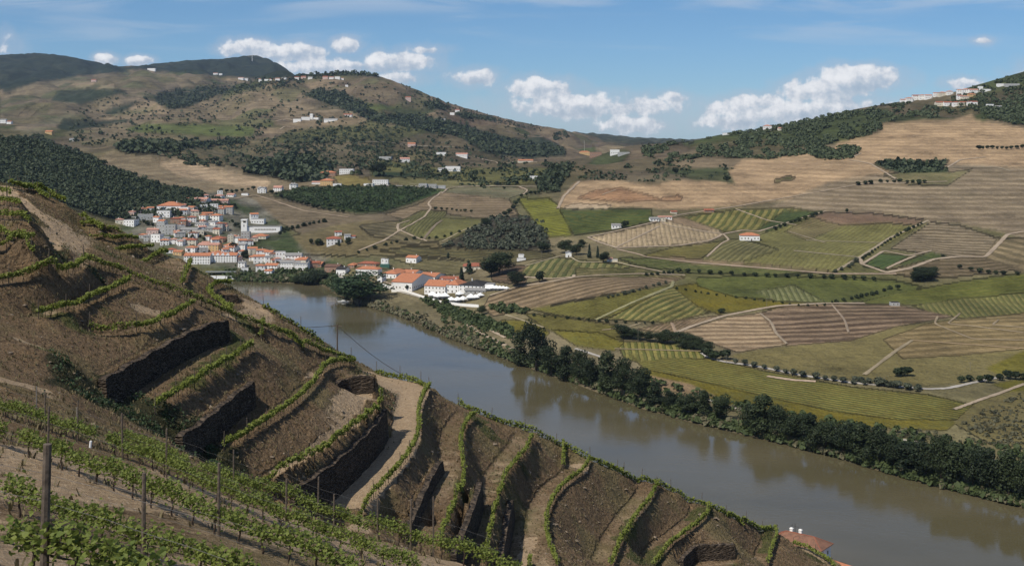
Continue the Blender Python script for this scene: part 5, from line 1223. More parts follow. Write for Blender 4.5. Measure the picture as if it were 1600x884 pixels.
def build_trees():
    tree_protos(); L = []
    for i, (px, t_, b, w) in enumerate(RIVER_TREES):
        o = px_tree('riverside_tree', 'broad' if i % 3 else 'tall', px, b-(b-t_)*random.uniform(.82, 1.12), b-2, w*random.uniform(.85, 1.1), 'tree_leaf', None, 'dark trees along the far river bank', .02)
        seg = 'by the first bend' if px < 900 else ('in the middle stretch' if px < 1160 else ('beyond the gap' if px < 1400 else 'near the right edge'))
        tag(o, 'tall dark riverside tree on the far bank %s' % seg, 'tree'); L.append((o, px))
    # willows, garden and winery trees: kind, px, top, base, width, leaf, label
    for nm, kind, px, t_, b, w, lf, lab in (
        ('willow', 'broad', 562, 417, 476, 84, 'willow_leaf', 'huge round dark willow leaning over the river before the winery'),
        ('willow', 'broad', 542, 428, 471, 48, 'willow_leaf', 'smaller willow crown merging with the left side of the huge one'),
        ('leafy_tree', 'broad', 489, 418, 446, 38, 'tree_leaf', 'rounded dark tree on the bank at the right end of town'), ('leafy_tree', 'broad', 470, 424, 444, 28, 'tree_leaf', 'low rounded tree on the bank under the long white building'),
        ('leafy_tree', 'broad', 781, 390, 429, 48, 'tree_leaf', 'large dark tree behind the farmhouse with red hipped roof'), ('leafy_tree', 'broad', 768, 402, 432, 30, 'tree_leaf', 'medium dark tree right beside the farmhouse roof'),
        ('leafy_tree', 'broad', 808, 420, 448, 30, 'tree_leaf', 'dark tree standing right of the winery tents'), ('leafy_tree', 'round', 843, 421, 442, 17, 'tree_leaf', 'small dark tree on the plot right of the winery tents'),
        ('cypress', 'cypress', 721, 417, 440, 10, 'pine_leaf', 'dark conifer behind the winery left of the black roof'), ('leafy_tree', 'broad', 752, 475, 492, 14, 'tree_leaf', 'small round tree below the winery tents'),
        ('leafy_tree', 'round', 637, 443, 455, 10, 'tree_leaf', 'small tree against the long white winery wall'), ('cypress', 'pine', 733, 405, 428, 14, 'pine_leaf', 'pointed conifer left of the farmhouse with red hipped roof'),
        ('cypress', 'cypress', 921, 381, 403, 7, 'pine_leaf', 'left cypress near the small white chapel'), ('cypress', 'cypress', 934, 384, 403, 6, 'pine_leaf', 'right cypress near the small white chapel'), ('leafy_tree', 'broad', 943, 390, 410, 18, 'tree_leaf', 'dark tree right of the two chapel cypresses'),
        ('leafy_tree', 'broad', 910, 372, 386, 12, 'tree_leaf', 'round tree on the lane above the chapel'), ('leafy_tree', 'broad', 884, 372, 395, 26, 'tree_leaf', 'dark tree behind the small white chapel'), ('leafy_tree', 'broad', 900, 378, 398, 22, 'tree_leaf', 'dark tree between chapel and cypresses'),
        ('leafy_tree', 'round', 976, 343, 356, 14, 'tree_leaf', 'round tree beside the small white barn'), ('leafy_tree', 'round', 1056, 260, 272, 12, 'tree_leaf', 'round tree on the brow left of the pale slope'), ('leafy_tree', 'round', 1136, 273, 284, 14, 'tree_leaf', 'round tree at the notch of the pale slope'),
        ('leafy_tree', 'broad', 590, 250, 274, 28, 'tree_leaf', 'big dark tree behind the white modern house'), ('leafy_tree', 'broad', 850, 376, 394, 24, 'tree_leaf', 'dark tree at the right corner of the olive grove'), ('leafy_tree', 'broad', 760, 338, 354, 15, 'tree_leaf', 'tall tree at the top left corner of the olive grove'),
        ('leafy_tree', 'round', 700, 393, 408, 5, 'pine_leaf', 'tiny upright tree in the plot left of the farmhouse'), ('leafy_tree', 'bush', 1128, 479, 489, 16, 'tree_leaf', 'dark bush at the right tip of the striped mound'), ('leafy_tree', 'bush', 1473, 396, 401, 8, 'tree_leaf', 'dark bush on the green plot by the curved road'),
        ('leafy_tree', 'round', 1403, 443, 453, 10, 'tree_leaf', 'round tree at the end of the dark hedge'), ('leafy_tree', 'round', 1323, 325, 333, 6, 'tree_leaf', 'single tree on top of the brown plot'), ('leafy_tree', 'round', 494, 212, 222, 10, 'tree_leaf', 'round tree alone on the slope under the hillside winery')):
        o = px_tree(nm, kind, px, t_, b, w, lf, lab, None, .02); L.append((o, px))
    # tree rows along tracks: px polyline, step, height px, kind, leaf, label, group
    rows = [([(1150,568),(1250,588),(1330,600),(1400,606),(1450,610)], 16, 10, 'round', 'olive_leaf', 'small olive tree along the grey road above the striped vines', 'olive trees along the grey road'),
        ([(1060,426),(1200,433),(1300,436),(1380,439)], 17, 8, 'round', 'tree_leaf', 'small dark tree along the pale road above the bright green field', 'trees along the pale road'),
        ([(1010,431),(1060,426)], 9, 7, 'bush', 'tree_leaf', 'bush in the hedge left of the pale road trees', 'hedge bushes'),
        ([(975,528),(995,531),(1015,533),(1035,536),(1052,538)], 13, 21, 'broad', 'tree_leaf', 'dark rounded tree in the clump left of the tan terraces', 'dark trees below the tan terraces'),
        ([(1068,543),(1085,546),(1100,550),(1116,554)], 14, 24, 'broad', 'tree_leaf', 'taller dark tree in the clump under the tan terraces', 'dark trees below the tan terraces'),
        ([(1108,560),(1122,564),(1138,556),(1132,566)], 12, 16, 'round', 'tree_leaf', 'dark round tree at the start of the grey road', 'dark trees at the start of the road'),
        ([(835,494),(880,498),(930,502),(990,506),(1030,506)], 15, 6, 'bush', 'tree_leaf', 'small bush along the lower edge of the striped mound', 'bushes under the striped mound'),
        ([(1058,452),(1120,462),(1180,469),(1250,478),(1290,478)], 15, 5, 'bush', 'tree_leaf', 'small bush along the upper edge of the yellow green strip', 'bushes above the yellow strip'),
        ([(1300,474),(1340,466),(1370,460),(1395,450)], 9, 8, 'bush', 'tree_leaf', 'bush in the dark hedge across the bright green field', 'bushes of the dark hedge'),
        ([(950,466),(985,458),(1020,448),(1045,442)], 9, 7, 'bush', 'olive_leaf', 'bush in the hedge behind the striped mound', 'hedge bushes behind the mound'),
        ([(1212,360),(1230,352),(1262,342),(1288,332)], 9, 7, 'round', 'tree_leaf', 'dark tree on the lane behind the orange roofed farmhouse', 'trees on the farmhouse lane'),
        ([(1348,405),(1378,384),(1410,364),(1446,348)], 7, 6, 'bush', 'tree_leaf', 'bush in the hedge climbing the ravine', 'ravine hedge bushes'),
        ([(1305,426),(1330,417),(1342,406)], 9, 9, 'bush', 'olive_leaf', 'olive bush by the road fork', 'bushes by the road fork'),
        ([(437,366),(460,358),(490,350),(512,347)], 8, 8, 'bush', 'tree_leaf', 'bush in the hedge below the brown hill field', 'hedge bushes below the hill field'),
        ([(425,303),(450,313),(480,322),(515,330),(545,334)], 9, 7, 'round', 'tree_leaf', 'tree on the lower edge of the dark green grove', 'trees edging the dark grove'),
        ([(680,328),(705,328),(712,330),(735,332),(745,333)], 9, 5, 'round', 'tree_leaf', 'small tree on the edge under the brown terraces', 'trees under the brown terraces'),
        ([(790,338),(800,330),(812,312)], 8, 8, 'round', 'tree_leaf', 'tree in the line left of the yellow green block', 'trees by the yellow block'),
        ([(815,308),(830,304),(848,303)], 6, 6, 'round', 'tree_leaf', 'small tree on the bend of the pale track', 'trees on the track bend'),
        ([(560,396),(600,384),(640,374),(690,372),(735,358),(750,352)], 12, 6, 'bush', 'tree_leaf', 'bush beside the pale track through the plots', 'bushes along the plot track'),
        ([(1600,594),(1575,592),(1552,596)], 13, 15, 'round', 'tree_leaf', 'dark tree at the right end of the grey road', 'dark trees at the right edge'),
        ([(1545,598),(1520,596),(1500,598)], 14, 13, 'round', 'tree_leaf', 'olive tree where the grey road bends', 'olive trees at the road bend'),
        ([(1336,596),(1352,600),(1372,602),(1435,612),(1445,612)], 13, 13, 'round', 'olive_leaf', 'larger olive beside the grey road near the brown field', 'larger olives by the grey road'),
        ([(1402,588),(1408,586),(1416,588),(1421,586)], 6, 14, 'round', 'tree_leaf', 'tree in the dark clump inside the brown field', 'tree clump in the brown field'),
        ([(1440,430),(1450,438),(1430,440),(1462,428)], 8, 18, 'broad', 'tree_leaf', 'dark tree in the ravine below the curved road', 'ravine trees'),
        ([(1530,234),(1550,233),(1575,234),(1598,232)], 7, 7, 'round', 'tree_leaf', 'dark tree in the row high on the pale slope', 'trees high on the pale slope'),
        ([(1390,263),(1410,262),(1430,260),(1470,262)], 7, 8, 'round', 'tree_leaf', 'dark tree in the clump on the pale slope', 'tree clump on the pale slope'),
        ([(1325,195),(1350,188),(1390,178),(1430,172)], 9, 4, 'round', 'tree_leaf', 'tiny tree on the right ridge below the village', 'ridge trees'),
        ([(1436,289),(1445,286),(1380,286),(1340,290)], 10, 7, 'round', 'tree_leaf', 'tree at the foot of the pale slope', 'trees at the foot of the pale slope'),
        ([(1205,196),(1225,190),(1260,184),(1300,175),(1340,166),(1380,160)], 9, 4, 'round', 'tree_leaf', 'tiny tree on the skyline of the right ridge', 'skyline trees of the right ridge'),
        ([(1500,420),(1540,428),(1575,430),(1600,430)], 15, 8, 'round', 'tree_leaf', 'tree along the upper edge of the right green field', 'trees over the right green field'),
        ([(345,300),(365,302),(385,298),(402,296)], 8, 6, 'round', 'tree_leaf', 'dark tree behind the top of town', 'trees behind the town')]
    seed = 50
    for pts, step, hp, kind, lf, lab, grp in rows:
        seed += 1
        for x, y in along(pts, step, .3, seed):
            k = random.uniform(.8, 1.25); o = px_tree('round_tree' if kind != 'bush' else 'bush', kind, x, y-hp*k, y, hp*k*random.uniform(.95, 1.3), lf, lab, grp, .05, 'tree' if kind != 'bush' else 'bush'); L.append((o, x))
    # village greenery
    wh = iter(('below the big hall', 'right of the upper town cluster', 'in the middle of town', 'between church and hotels', 'by the warehouse', 'at the left end of town', 'in the lower left of town', 'above the town cluster', 'around the farmhouse above the road', 'left of the farmhouse above the road', 'beside the church nave'))
    for pts, n, hp in (([(240,330),(262,345),(285,338),(262,325)], 5, 8), ([(350,340),(380,352),(385,362),(355,352)], 7, 6), ([(300,365),(345,372),(330,380),(295,376)], 8, 6), ([(352,385),(362,392),(385,402),(388,408)], 6, 9), ([(415,400),(432,412),(440,418)], 5, 9),
                       ([(220,345),(232,355),(250,352)], 4, 7), ([(280,385),(300,400),(330,395)], 5, 6), ([(365,318),(375,330),(352,325)], 5, 8), ([(500,380),(520,386),(545,382),(552,374),(530,378)], 10, 9), ([(482,380),(495,384),(508,384)], 6, 8), ([(435,360),(445,362),(452,358)], 4, 6)):
        where = next(wh)
        for X, Y, Z, h, r in poly_spots(pts, n, hp, .5, int(pts[0][0])):
            o = place_tree('garden_tree', random.choice(('round', 'broad')), X, Y, Z, h*Y/F, 1.1, 'tree_leaf', 'dark garden tree ' + where, 'tree', 'garden trees in the town'); L.append((o, 800+X/Y*F))
    uniq(L)
    # masses nobody could count
    m = merged_trees
    S = poly_spots([(-60,190),(0,216),(60,213),(95,229),(130,241),(160,257),(200,271),(250,290),(300,300),(345,313),(360,330),(300,332),(200,348),(130,330),(60,300),(0,290),(-60,300)], 5200, 7, 4.0, 3)
    m('hill_woodland', S, 'hill_leaf', 'dense dark woodland covering the hill behind the left vineyard', 'woodland', 3, 30, qs=.21)
    S = []
    for k, (pts, n, cl) in enumerate((([(985,238),(1000,228),(1085,219),(1200,201),(1340,172),(1430,158),(1379,192),(1377,207),(1344,215),(1309,223),(1345,235),(1285,250),(1262,241),(1200,250),(1100,245),(1050,255),(1000,245)], 2300, .42),
        ([(1430,176),(1530,134),(1600,114),(1680,90),(1680,205),(1590,196),(1520,184),(1500,180),(1440,188),(1380,192)], 1300, .35), ([(1520,178),(1600,150),(1680,150),(1680,205),(1590,196)], 700, .1), ([(1240,235),(1345,236),(1330,249),(1285,251)], 200, .1))):
        S += poly_spots(pts, n, 6, 4.2, 20+k, cl)
    m('ridge_scrub', S, 'hill_leaf', 'olive trees and scrub scattered over the right hand ridge', 'scrub', 4, 22, qs=.25)
    S = poly_spots([(100,160),(400,120),(600,125),(760,185),(880,230),(880,290),(780,290),(500,270),(350,262),(250,245),(110,225)], 1900, 7, 4, 88, .44)+poly_spots([(890,262),(1050,250),(1150,262),(1130,280),(1000,285),(900,280)], 220, 4, 2.6, 89, .45)+poly_spots([(430,230),(640,225),(780,250),(860,262),(780,300),(560,262)], 500, 5, 3, 90, .42)
    m('scattered_trees', S, 'hill_leaf', 'small dark trees dotted over the middle hills', 'trees', 14, 9)
    S = []
    for k, (pts, n) in enumerate((([(690,387),(740,357),(770,342),(820,339),(845,352),(858,385),(820,391),(740,390)], 420), ([(838,345),(848,378),(860,384),(850,350)], 10))): S += poly_spots(pts, n, 5.5, 3.0, 30+k)
    m('olive_grove', S, 'olive_leaf', 'grey green olive grove behind the farmhouse with red hipped roof', 'olive grove', 5, 30, qs=.24)
    S = poly_spots([(428,305),(470,293),(560,291),(660,294),(688,300),(640,317),(600,329),(560,331),(500,321)], 900, 4.5, 3.0, 41)
    m('green_grove', S, 'bush_leaf', 'dense green grove on the slope above the brown fields', 'grove', 6, 26, qs=.22)
    S = []
    for k, (pts, n, h) in enumerate((([(860,262),(900,255),(872,300),(842,300),(838,278)], 260, 6), ([(380,270),(395,258),(460,238),(480,250),(520,262),(510,282),(460,286),(420,275)], 420, 11), ([(560,182),(620,180),(690,187),(740,202),(790,217),(860,227),(885,242),(830,246),(760,238),(720,215),(650,202),(590,192)], 1500, 9),
        ([(470,148),(500,140),(530,143),(565,160),(590,180),(560,178),(520,165)], 420, 9), ([(180,232),(185,226),(250,221),(300,225),(398,219),(350,227),(300,233),(240,240),(200,240)], 420, 9), ([(245,160),(240,150),(280,138),(330,135),(360,142),(340,150),(290,168),(265,172)], 300, 9),
        ([(420,235),(480,222),(560,222),(620,225),(700,235),(740,240),(640,262),(560,255),(500,262),(440,250)], 330, 5), ([(420,222),(450,205),(520,198),(620,198),(660,205),(600,215),(560,225),(480,228)], 260, 6), ([(462,121),(472,113),(530,109),(590,111),(625,121),(540,119)], 260, 10), ([(655,160),(690,162),(700,170),(672,171)], 90, 9),
        ([(710,178),(770,184),(776,189),(722,186)], 110, 9), ([(620,128),(700,163),(770,181),(850,200),(850,206),(760,190),(690,172)], 220, 7), ([(380,124),(470,122),(480,130),(400,140),(330,150),(330,144)], 160, 8), ([(860,214),(880,205),(890,214),(870,222)], 60, 9), ([(275,240),(300,244),(330,262),(290,258)], 60, 6), ([(1362,257),(1406,251),(1445,254),(1482,252),(1472,261),(1480,268),(1417,271),(1390,266)], 160, 6),
        ([(330,142),(440,128),(470,132),(400,146),(350,152)], 100, 8))): S += poly_spots(pts, n, h, h*.6, 60+k)
    m('distant_woods', S, 'hill_leaf', 'distant dark pine and oak woods on the hills', 'woods', 7, 8)
    # growth along the far bank
    bank = [(352,436),(400,441),(450,443),(500,445),(530,455),(560,476),(600,489),(650,506),(700,529),(750,549),(800,566),(850,584),(900,601),(950,619),(1000,638),(1050,651),(1100,665),(1150,676),(1200,689),(1300,714),(1400,744),(1500,771),(1600,794),(1700,815)]
    S1, S2 = [], []
    for k in range(2300):
        px = RNG.uniform(350, 1690); b = float(np.interp(px, [q[0] for q in bank], [q[1] for q in bank])); py = b-1.5-abs(RNG.normal())*(6 if px < 800 else 7); X, Y, Z = H(px, py); h = RNG.uniform(1.5, 4.5)*(1.25 if px < 530 else 1)
        (S1 if (560 < px < 760 and RNG.random() < .7) or RNG.random() < .2 else S2).append((X, Y, max(Z, -169.8)-.2, h, h*.62))
    for k in range(420):
        px = RNG.uniform(352, 530); py = RNG.uniform(423, 442); X, Y, Z = H(px, py); h = RNG.uniform(2.5, 5); S2.append((X, Y, Z, h, h*.5))
    for pts, n, h in (([(655,466),(690,474),(740,492),(800,512),(800,530),(740,512),(690,492)], 330, 3.4), ([(690,492),(740,512),(800,545),(790,552),(740,535),(690,510)], 130, 2.0), ([(760,480),(800,478),(830,484),(820,492),(780,490)], 60, 4), ([(1150,640),(1300,672),(1450,700),(1600,735),(1600,765),(1400,715),(1200,665)], 260, 3.6),
                      ([(800,545),(900,565),(1000,600),(1120,640),(1100,650),(1000,625),(900,590)], 160, 3), ([(1000,590),(1200,640),(1400,672),(1600,700),(1600,720),(1350,690),(1150,645)], 240, 2.6)): S2 += poly_spots(pts, n, h, h*.6, int(pts[0][0])+n)
    m('bank_reeds', S1, 'reed_leaf', 'pale grey green reeds and shrubs along the water edge', 'reeds', 8, 16); m('bank_bushes', S2, 'bush_leaf', 'green bushes and brambles lining the far river bank', 'bushes', 9, 14)
    S3 = []
    for pts, n in (([(1000,600),(1130,632),(1300,660),(1480,676),(1560,640),(1600,640),(1600,700),(1450,690),(1250,665),(1080,625)], 220), ([(1500,660),(1600,610),(1600,690),(1560,700)], 120)): S3 += poly_spots(pts, n, 1.3, .95, n)
    m('dry_scrub', S3, 'reed_leaf', 'dry yellowish scrub on the slope above the riverside trees', 'scrub', 12, 12)
# ------------------------------------------------------------------ buildings
WINM = {}
def window_mesh(w, h):
    k = (round(w, 1), round(h, 1))
    if k not in WINM:
        b = MB(); t_ = .12; b.box(-w/2, w/2, -.05, 0, 0, t_); b.box(-w/2, w/2, -.05, 0, h-t_, h); b.box(-w/2, -w/2+t_, -.05, 0, t_, h-t_); b.box(w/2-t_, w/2, -.05, 0, t_, h-t_)
        b.box(-w/2+t_+.003, w/2-t_-.003, -.03, 0, t_+.003, h-t_-.003); b.box(-w/2-.1, w/2+.1, -.12, -.053, -.1, 0)
        me = b.mesh('window'); me.materials.append(MAT['cream_wall']); me.materials.append(MAT['glass'])
        mi = [0]*len(me.polygons)
        for q in range(24, 30): mi[q] = 1
        me.polygons.foreach_set('material_index', mi); WINM[k] = me
    return WINM[k]
def roof_mb(kind, w, d, h, rh, ov):
    """roof solid over a w x d plan, eaves at h"""
    b = MB(); x, y = w/2+ov, d/2+ov; t_ = .22
    if kind == 'hip':
        r = max(0, x-y) if w >= d else 0; q = 0 if w >= d else max(0, y-x); top = [(-r, -q, h+rh), (r, q, h+rh)]
        c = [(-x,-y,h),(x,-y,h),(x,y,h),(-x,y,h)]; c2 = [(p[0], p[1], h-t_) for p in c]
        if w >= d: f = [(0,1,9,8),(1,2,9),(2,3,8,9),(3,0,8)]
        else: f = [(0,1,8),(1,2,9,8),(2,3,9),(3,0,8,9)]
        b.add(c+c2+top, f+[(0,4,5,1),(1,5,6,2),(2,6,7,3),(3,7,4,0),(7,6,5,4)])
    elif kind in ('gable', 'gabley'):
        if kind == 'gable': p = [(-x,-y,h),(x,-y,h),(x,0,h+rh),(-x,0,h+rh),(x,y,h),(-x,y,h)]
        else: p = [(-x,y,h),(-x,-y,h),(0,-y,h+rh),(0,y,h+rh),(x,-y,h),(x,y,h)]
        lo = [(a, c, e-t_) for a, c, e in p]
        b.add(p+lo, [(0,1,2,3),(3,2,4,5),(7,6,9,8),(8,9,11,10),(0,6,7,1),(4,10,11,5),(1,7,8,2),(2,8,10,4),(3,9,6,0),(5,11,9,3)])
    elif kind == 'flat':
        b.box(-x, x, -y, y, h+.002, h+.35)
    return b
NB = [0]; BLD = []
WM = {'w': 'white_wall', 'c': 'cream_wall', 'p': 'pink_wall', 'g': 'grey_wall', 'o': 'ochre_wall', 'b': 'brick_wall'}
WN = {'w': 'white', 'c': 'cream', 'p': 'pink', 'g': 'grey', 'o': 'ochre', 'b': 'brick'}
RM = {'O': 'roof_orange', 'R': 'roof_red', 'P': 'roof_pink', 'D': 'roof_dark', 'G': 'roof_grey', 'B': 'roof_brown', 'L': 'roof_old'}
RN = {'O': 'orange', 'R': 'red', 'P': 'pale pink', 'D': 'black', 'G': 'grey', 'B': 'brown', 'L': 'weathered'}
def house(x0, x1, yt, yb, wall='w', roof='hO', fl=2, where='', yaw=0.0, depth=None, nwin=None, name='house', cat='house', label=None, chim=None, pos=None):
    NB[0] += 1; rng = random.Random(NB[0]*13)
    cx = (x0+x1)/2
    if pos: X, Y, Z = pos
    else: X, Y, Z = H(cx, yb)
    k = Y/F; W = (x1-x0)*k; HH = max((yb-yt)*k, 2.5); D = depth or min(max(W*.72, 6.5), 15)
    yw = math.radians(yaw); c_, s_ = abs(math.cos(yw)), abs(math.sin(yw))
    if yaw: W = max(W - D*s_, W*.6)/max(c_, .5)
    rk = {'h': 'hip', 'g': 'gable', 'y': 'gabley', 'f': 'flat'}[roof[0]]; dep = -Z/Y if Z < 0 else 0
    rh = 0 if rk == 'flat' else min(.19*D if rk != 'gabley' else .26*W, HH*.34); h = max(HH-rh-.5*D*dep, HH*.5)
    root = empty(name, (X, Y+D*.5*c_, Z), yw)
    if not label:
        size = 'tiny' if W*HH/k/k < 60 else ('small' if W < 11 else ('long' if W > 3.2*HH else 'large'))
        label = '%s %s %s with %s %sroof %s' % (size, WN[wall], 'building' if fl > 2 else 'house', RN[roof[1]], {'hip': 'hipped ', 'gable': 'gabled ', 'gabley': 'gabled ', 'flat': 'flat '}[rk], where)
    tag(root, label, cat)
    b = MB(); b.box(-W/2, W/2, -D/2, D/2, -3.5, h-.23 if rk != 'flat' else h)
    if rk == 'gable': b.add([(sx*W/2, -D/2, h-.233) for sx in (-1, 1)]+[(sx*W/2, D/2, h-.233) for sx in (-1, 1)]+[(sx*W/2, 0, h+rh-.25) for sx in (-1, 1)], [(0, 4, 2), (1, 3, 5), (0, 1, 5, 4), (3, 2, 4, 5)])
    if rk == 'gabley': b.add([(-W/2, sy*D/2, h-.233) for sy in (-1, 1)]+[(W/2, sy*D/2, h-.233) for sy in (-1, 1)]+[(0, sy*D/2, h+rh-.25) for sy in (-1, 1)], [(0, 2, 4), (1, 5, 3), (0, 4, 5, 1), (2, 3, 5, 4)])
    b.build('wall', MAT[WM[wall]], root)
    r = roof_mb(rk, W, D, h, rh, .45 if rk != 'flat' else -.25).build('roof', MAT[RM[roof[1]]], root)
    big = (yb-yt) > 9
    if chim or (chim is None and big and rk != 'flat' and rng.random() < .6):
        m_ = MB(); cx_ = rng.uniform(-.3, .3)*W; cy_ = rng.uniform(-.1, .2)*D; m_.box(cx_-.35, cx_+.35, cy_-.3, cy_+.3, h+rh*.3, h+rh+.8); m_.box(cx_-.42, cx_+.42, cy_-.37, cy_+.37, h+rh+.803, h+rh+.95); m_.build('chimney', MAT['white_wall'], r)
    if (yb-yt) > 5:
        n = nwin if nwin is not None else max(1, int(W/3.4)); fh = (h-.3)/fl; ww = min(1.25, W/(n+1)*.5) if W/(n+1) < 3 else 1.25; wh = min(1.6, fh*.52); me = window_mesh(ww, wh)
        for f_ in range(fl):
            for i in range(n):
                if f_ == 0 and i == n//2 and big:
                    m_ = MB(); m_.box(-.6, .6, -.06, 0, 0, 2.1); o = m_.build('door', MAT['door'], root); o.location = (-W/2+W*(i+.5)/n, -D/2-.003, 0.02); continue
                o = bpy.data.objects.new('window', me); link(o); o.parent = root; o.location = (-W/2+W*(i+.5)/n, -D/2-.003, f_*fh+fh*.32)
        if big:
            sd = -1 if cx > 800 or yaw > 0 else 1; n2 = max(1, int(D/4))
            for f_ in range(fl):
                for i in range(n2):
                    o = bpy.data.objects.new('window', me); link(o); o.parent = root; o.location = (sd*(W/2+.003), -D/2+D*(i+.5)/n2, f_*fh+fh*.32); o.rotation_euler = (0, 0, sd*math.pi/2)
    BLD.append((root, cx)); return root, W, D, h, rh
def T(a, b, c, d): return 160+a/4.653, 160+b/4.653, 270+c/4.653, 270+d/4.653
def Wc(a, b, c, d): return 470+a/4.1026, 470+b/4.1026, 340+c/4.1026, 340+d/4.1026
def build_town():
    up = 'at the upper left of town'; ap = 'in the upper cluster of town'; mid = 'in the middle of town'; lf = 'at the left end of town'; bh = 'behind the hotels'
    bt = 'between church and hotels'; rt = 'in the right part of town'; ri = 'on the town waterfront'; gap = 'on the slope above town'
    tl = [(185,235,275,338,'p','hP',2,up),(215,290,256,300,'p','gP',2,up),(262,325,250,300,'c','hO',2,up),(318,372,246,298,'w','gO',2,up),(240,365,300,345,'g','fG',1,up),(150,250,342,390,'w','fG',2,up),(88,150,330,372,'c','hP',1,up),(205,255,318,350,'g','fG',1,up),
        (545,590,188,215,'w','gP',1,gap),(582,645,180,206,'w','hO',1,gap),(720,772,155,188,'w','hP',2,gap),(805,880,155,186,'w','hP',1,gap),(900,965,149,176,'w','gP',1,gap),(1010,1058,150,166,'w','fG',1,gap),(1125,1188,102,146,'w','gG',2,gap),(1240,1310,98,136,'w','hP',2,gap),(1360,1410,76,122,'w','hG',3,gap),
        (685,775,178,225,'w','gP',3,ap),(765,840,188,232,'p','gP',3,ap),(835,912,190,242,'p','gP',3,ap),(685,762,230,270,'w','fG',2,ap),(775,838,226,278,'w','fG',3,ap),(838,890,252,300,'g','hO',3,ap),(880,945,238,298,'g','gO',3,ap),(640,700,268,315,'c','hP',2,mid),(608,680,312,360,'w','hR',2,mid),(700,762,298,342,'w','hO',2,mid),(715,800,285,310,'p','gO',1,mid),(780,866,296,348,'w','hO',2,mid),
        (495,560,322,368,'b','hR',2,mid),(562,612,340,390,'b','gR',2,mid),(670,762,358,390,'w','gG',1,mid),(765,832,345,384,'w','gG',1,mid),(820,880,358,420,'g','hR',2,mid),(870,905,362,415,'g','hR',1,mid),(700,822,385,425,'g','gG',1,mid),(560,700,395,440,'g','gG',1,mid),(640,735,415,450,'c','fG',1,mid),
        (320,405,400,446,'p','gP',1,lf),(392,460,362,440,'g','fG',2,lf),(452,530,378,452,'g','fG',3,lf),(525,600,385,425,'g','fG',1,lf),(540,600,425,470,'g','gG',2,lf),(262,320,440,478,'g','hO',1,lf),(300,350,450,500,'g','gG',2,lf),(350,435,446,505,'w','fG',2,lf),(440,490,462,500,'w','gG',2,lf),(410,482,478,527,'w','hO',2,lf),
        (535,600,480,526,'w','gG',2,bh),(598,680,474,526,'c','hR',2,bh),(690,790,508,555,'w','gP',2,bh),(768,860,508,578,'o','gP',3,bh),(600,690,528,585,'w','hO',2,bh),(660,730,545,580,'g','hD',2,bh),(455,535,545,585,'w','hR',1,lf),(510,590,560,600,'o','gO',1,lf),
        (780,890,458,505,'b','hR',2,bt),(905,952,452,508,'c','fG',3,bt),(948,1012,460,512,'w','hG',3,bt),(1008,1070,428,500,'g','fG',3,bt),(872,985,508,572,'w','hO',2,bt),(985,1048,512,565,'w','gG',3,bt),(1065,1130,460,500,'c','hP',1,bt),(1090,1200,442,482,'c','hO',1,bt),
        (985,1045,558,605,'w','hO',2,rt),(1045,1125,536,590,'w','gO',2,rt),(1110,1180,552,605,'w','gO',2,rt),(1170,1250,562,612,'w','gO',2,rt),(1085,1180,592,658,'w','gO',2,rt),(1175,1218,600,660,'w','gG',2,rt),(1250,1330,572,632,'w','fG',2,rt),(1328,1445,580,640,'w','gG',2,rt),(1385,1510,612,662,'c','hO',1,rt),(1500,1582,640,690,'b','gR',1,rt),(1060,1120,600,640,'w','hO',2,rt),
        (1108,1180,662,722,'w','hO',2,ri),(1180,1280,655,705,'w','gO',2,ri),(1175,1242,700,752,'w','gO',2,ri),(1000,1060,690,728,'w','fG',1,ri),(985,1040,640,690,'w','gG',2,ri),(1215,1270,660,690,'w','hP',1,ri)]
    for a in tl: x0, x1, yt, yb = T(*a[:4]); house(x0, x1, yt, yb, a[4], a[5], a[6], a[7], yaw=random.choice((0, 12, -14, 8, -8)))
    rr = random.Random(5)
    for poly, n, wh in (([(225,335),(300,318),(345,305),(385,335),(350,352),(250,352)], 14, 'in the upper town rows'), ([(250,352),(350,352),(385,372),(400,395),(330,390),(262,376)], 18, 'in the dense town centre'), ([(262,378),(330,388),(398,398),(440,412),(400,414),(290,396)], 16, 'just behind the waterfront'), ([(400,395),(445,402),(485,416),(470,420),(410,412)], 7, 'near the white warehouse')):
        for X, Y, Z, h_, r_ in poly_spots(poly, n, 1, 1, n+3):
            px = 800+X/Y*F; py = HORIZON-Z/Y*F; w = rr.uniform(9, 16); house(px-w/2, px+w/2, py-rr.uniform(7, 11), py, rr.choice('wwwwwcpg'), rr.choice(('hO', 'gO', 'gP', 'hP', 'gR', 'gO', 'fG', 'hL')), rr.choice((1, 2, 2, 3)), wh, yaw=rr.choice((0, 15, -15, 25, -20)))
    x = T(395, 570, 208, 290); house(*x, 'w', 'hO', 2, yaw=0, depth=26, nwin=4, name='market_hall', cat='hall', label='big white hall with a broad orange hipped roof, upper left of town')
    x = T(560, 625, 250, 300); house(*x, 'w', 'fG', 1, label='low white annex on the right of the big hall with orange roof'); x = T(395, 490, 275, 325); house(*x, 'w', 'fG', 2, label='white block in front of the big hall with orange roof')
    # church
    x = T(1040, 1292, 392, 437); r, W, D, h, rh = house(*x, 'w', 'fG', 1, depth=14, nwin=0, name='church', cat='church', label='long low white church nave with a strip of dark windows')
    me = window_mesh(1.5, 1.6)
    for i in range(14): o = bpy.data.objects.new('window', me); link(o); o.parent = r; o.location = (-W*.22+i*W*.045, -D/2-.003, h*.5)
    x0, x1, yt, yb = T(1008, 1050, 340, 432); X, Y, Z = H((x0+x1)/2, yb); k = Y/F; w = (x1-x0)*k; hh = (yb-yt)*k; r = empty('church_tower', (X, Y+w/2, Z)); tag(r, 'slim square white church tower at the left end of the long nave', 'tower')
    b = MB(); b.box(-w/2, w/2, -w/2, w/2, -3, hh*.72)
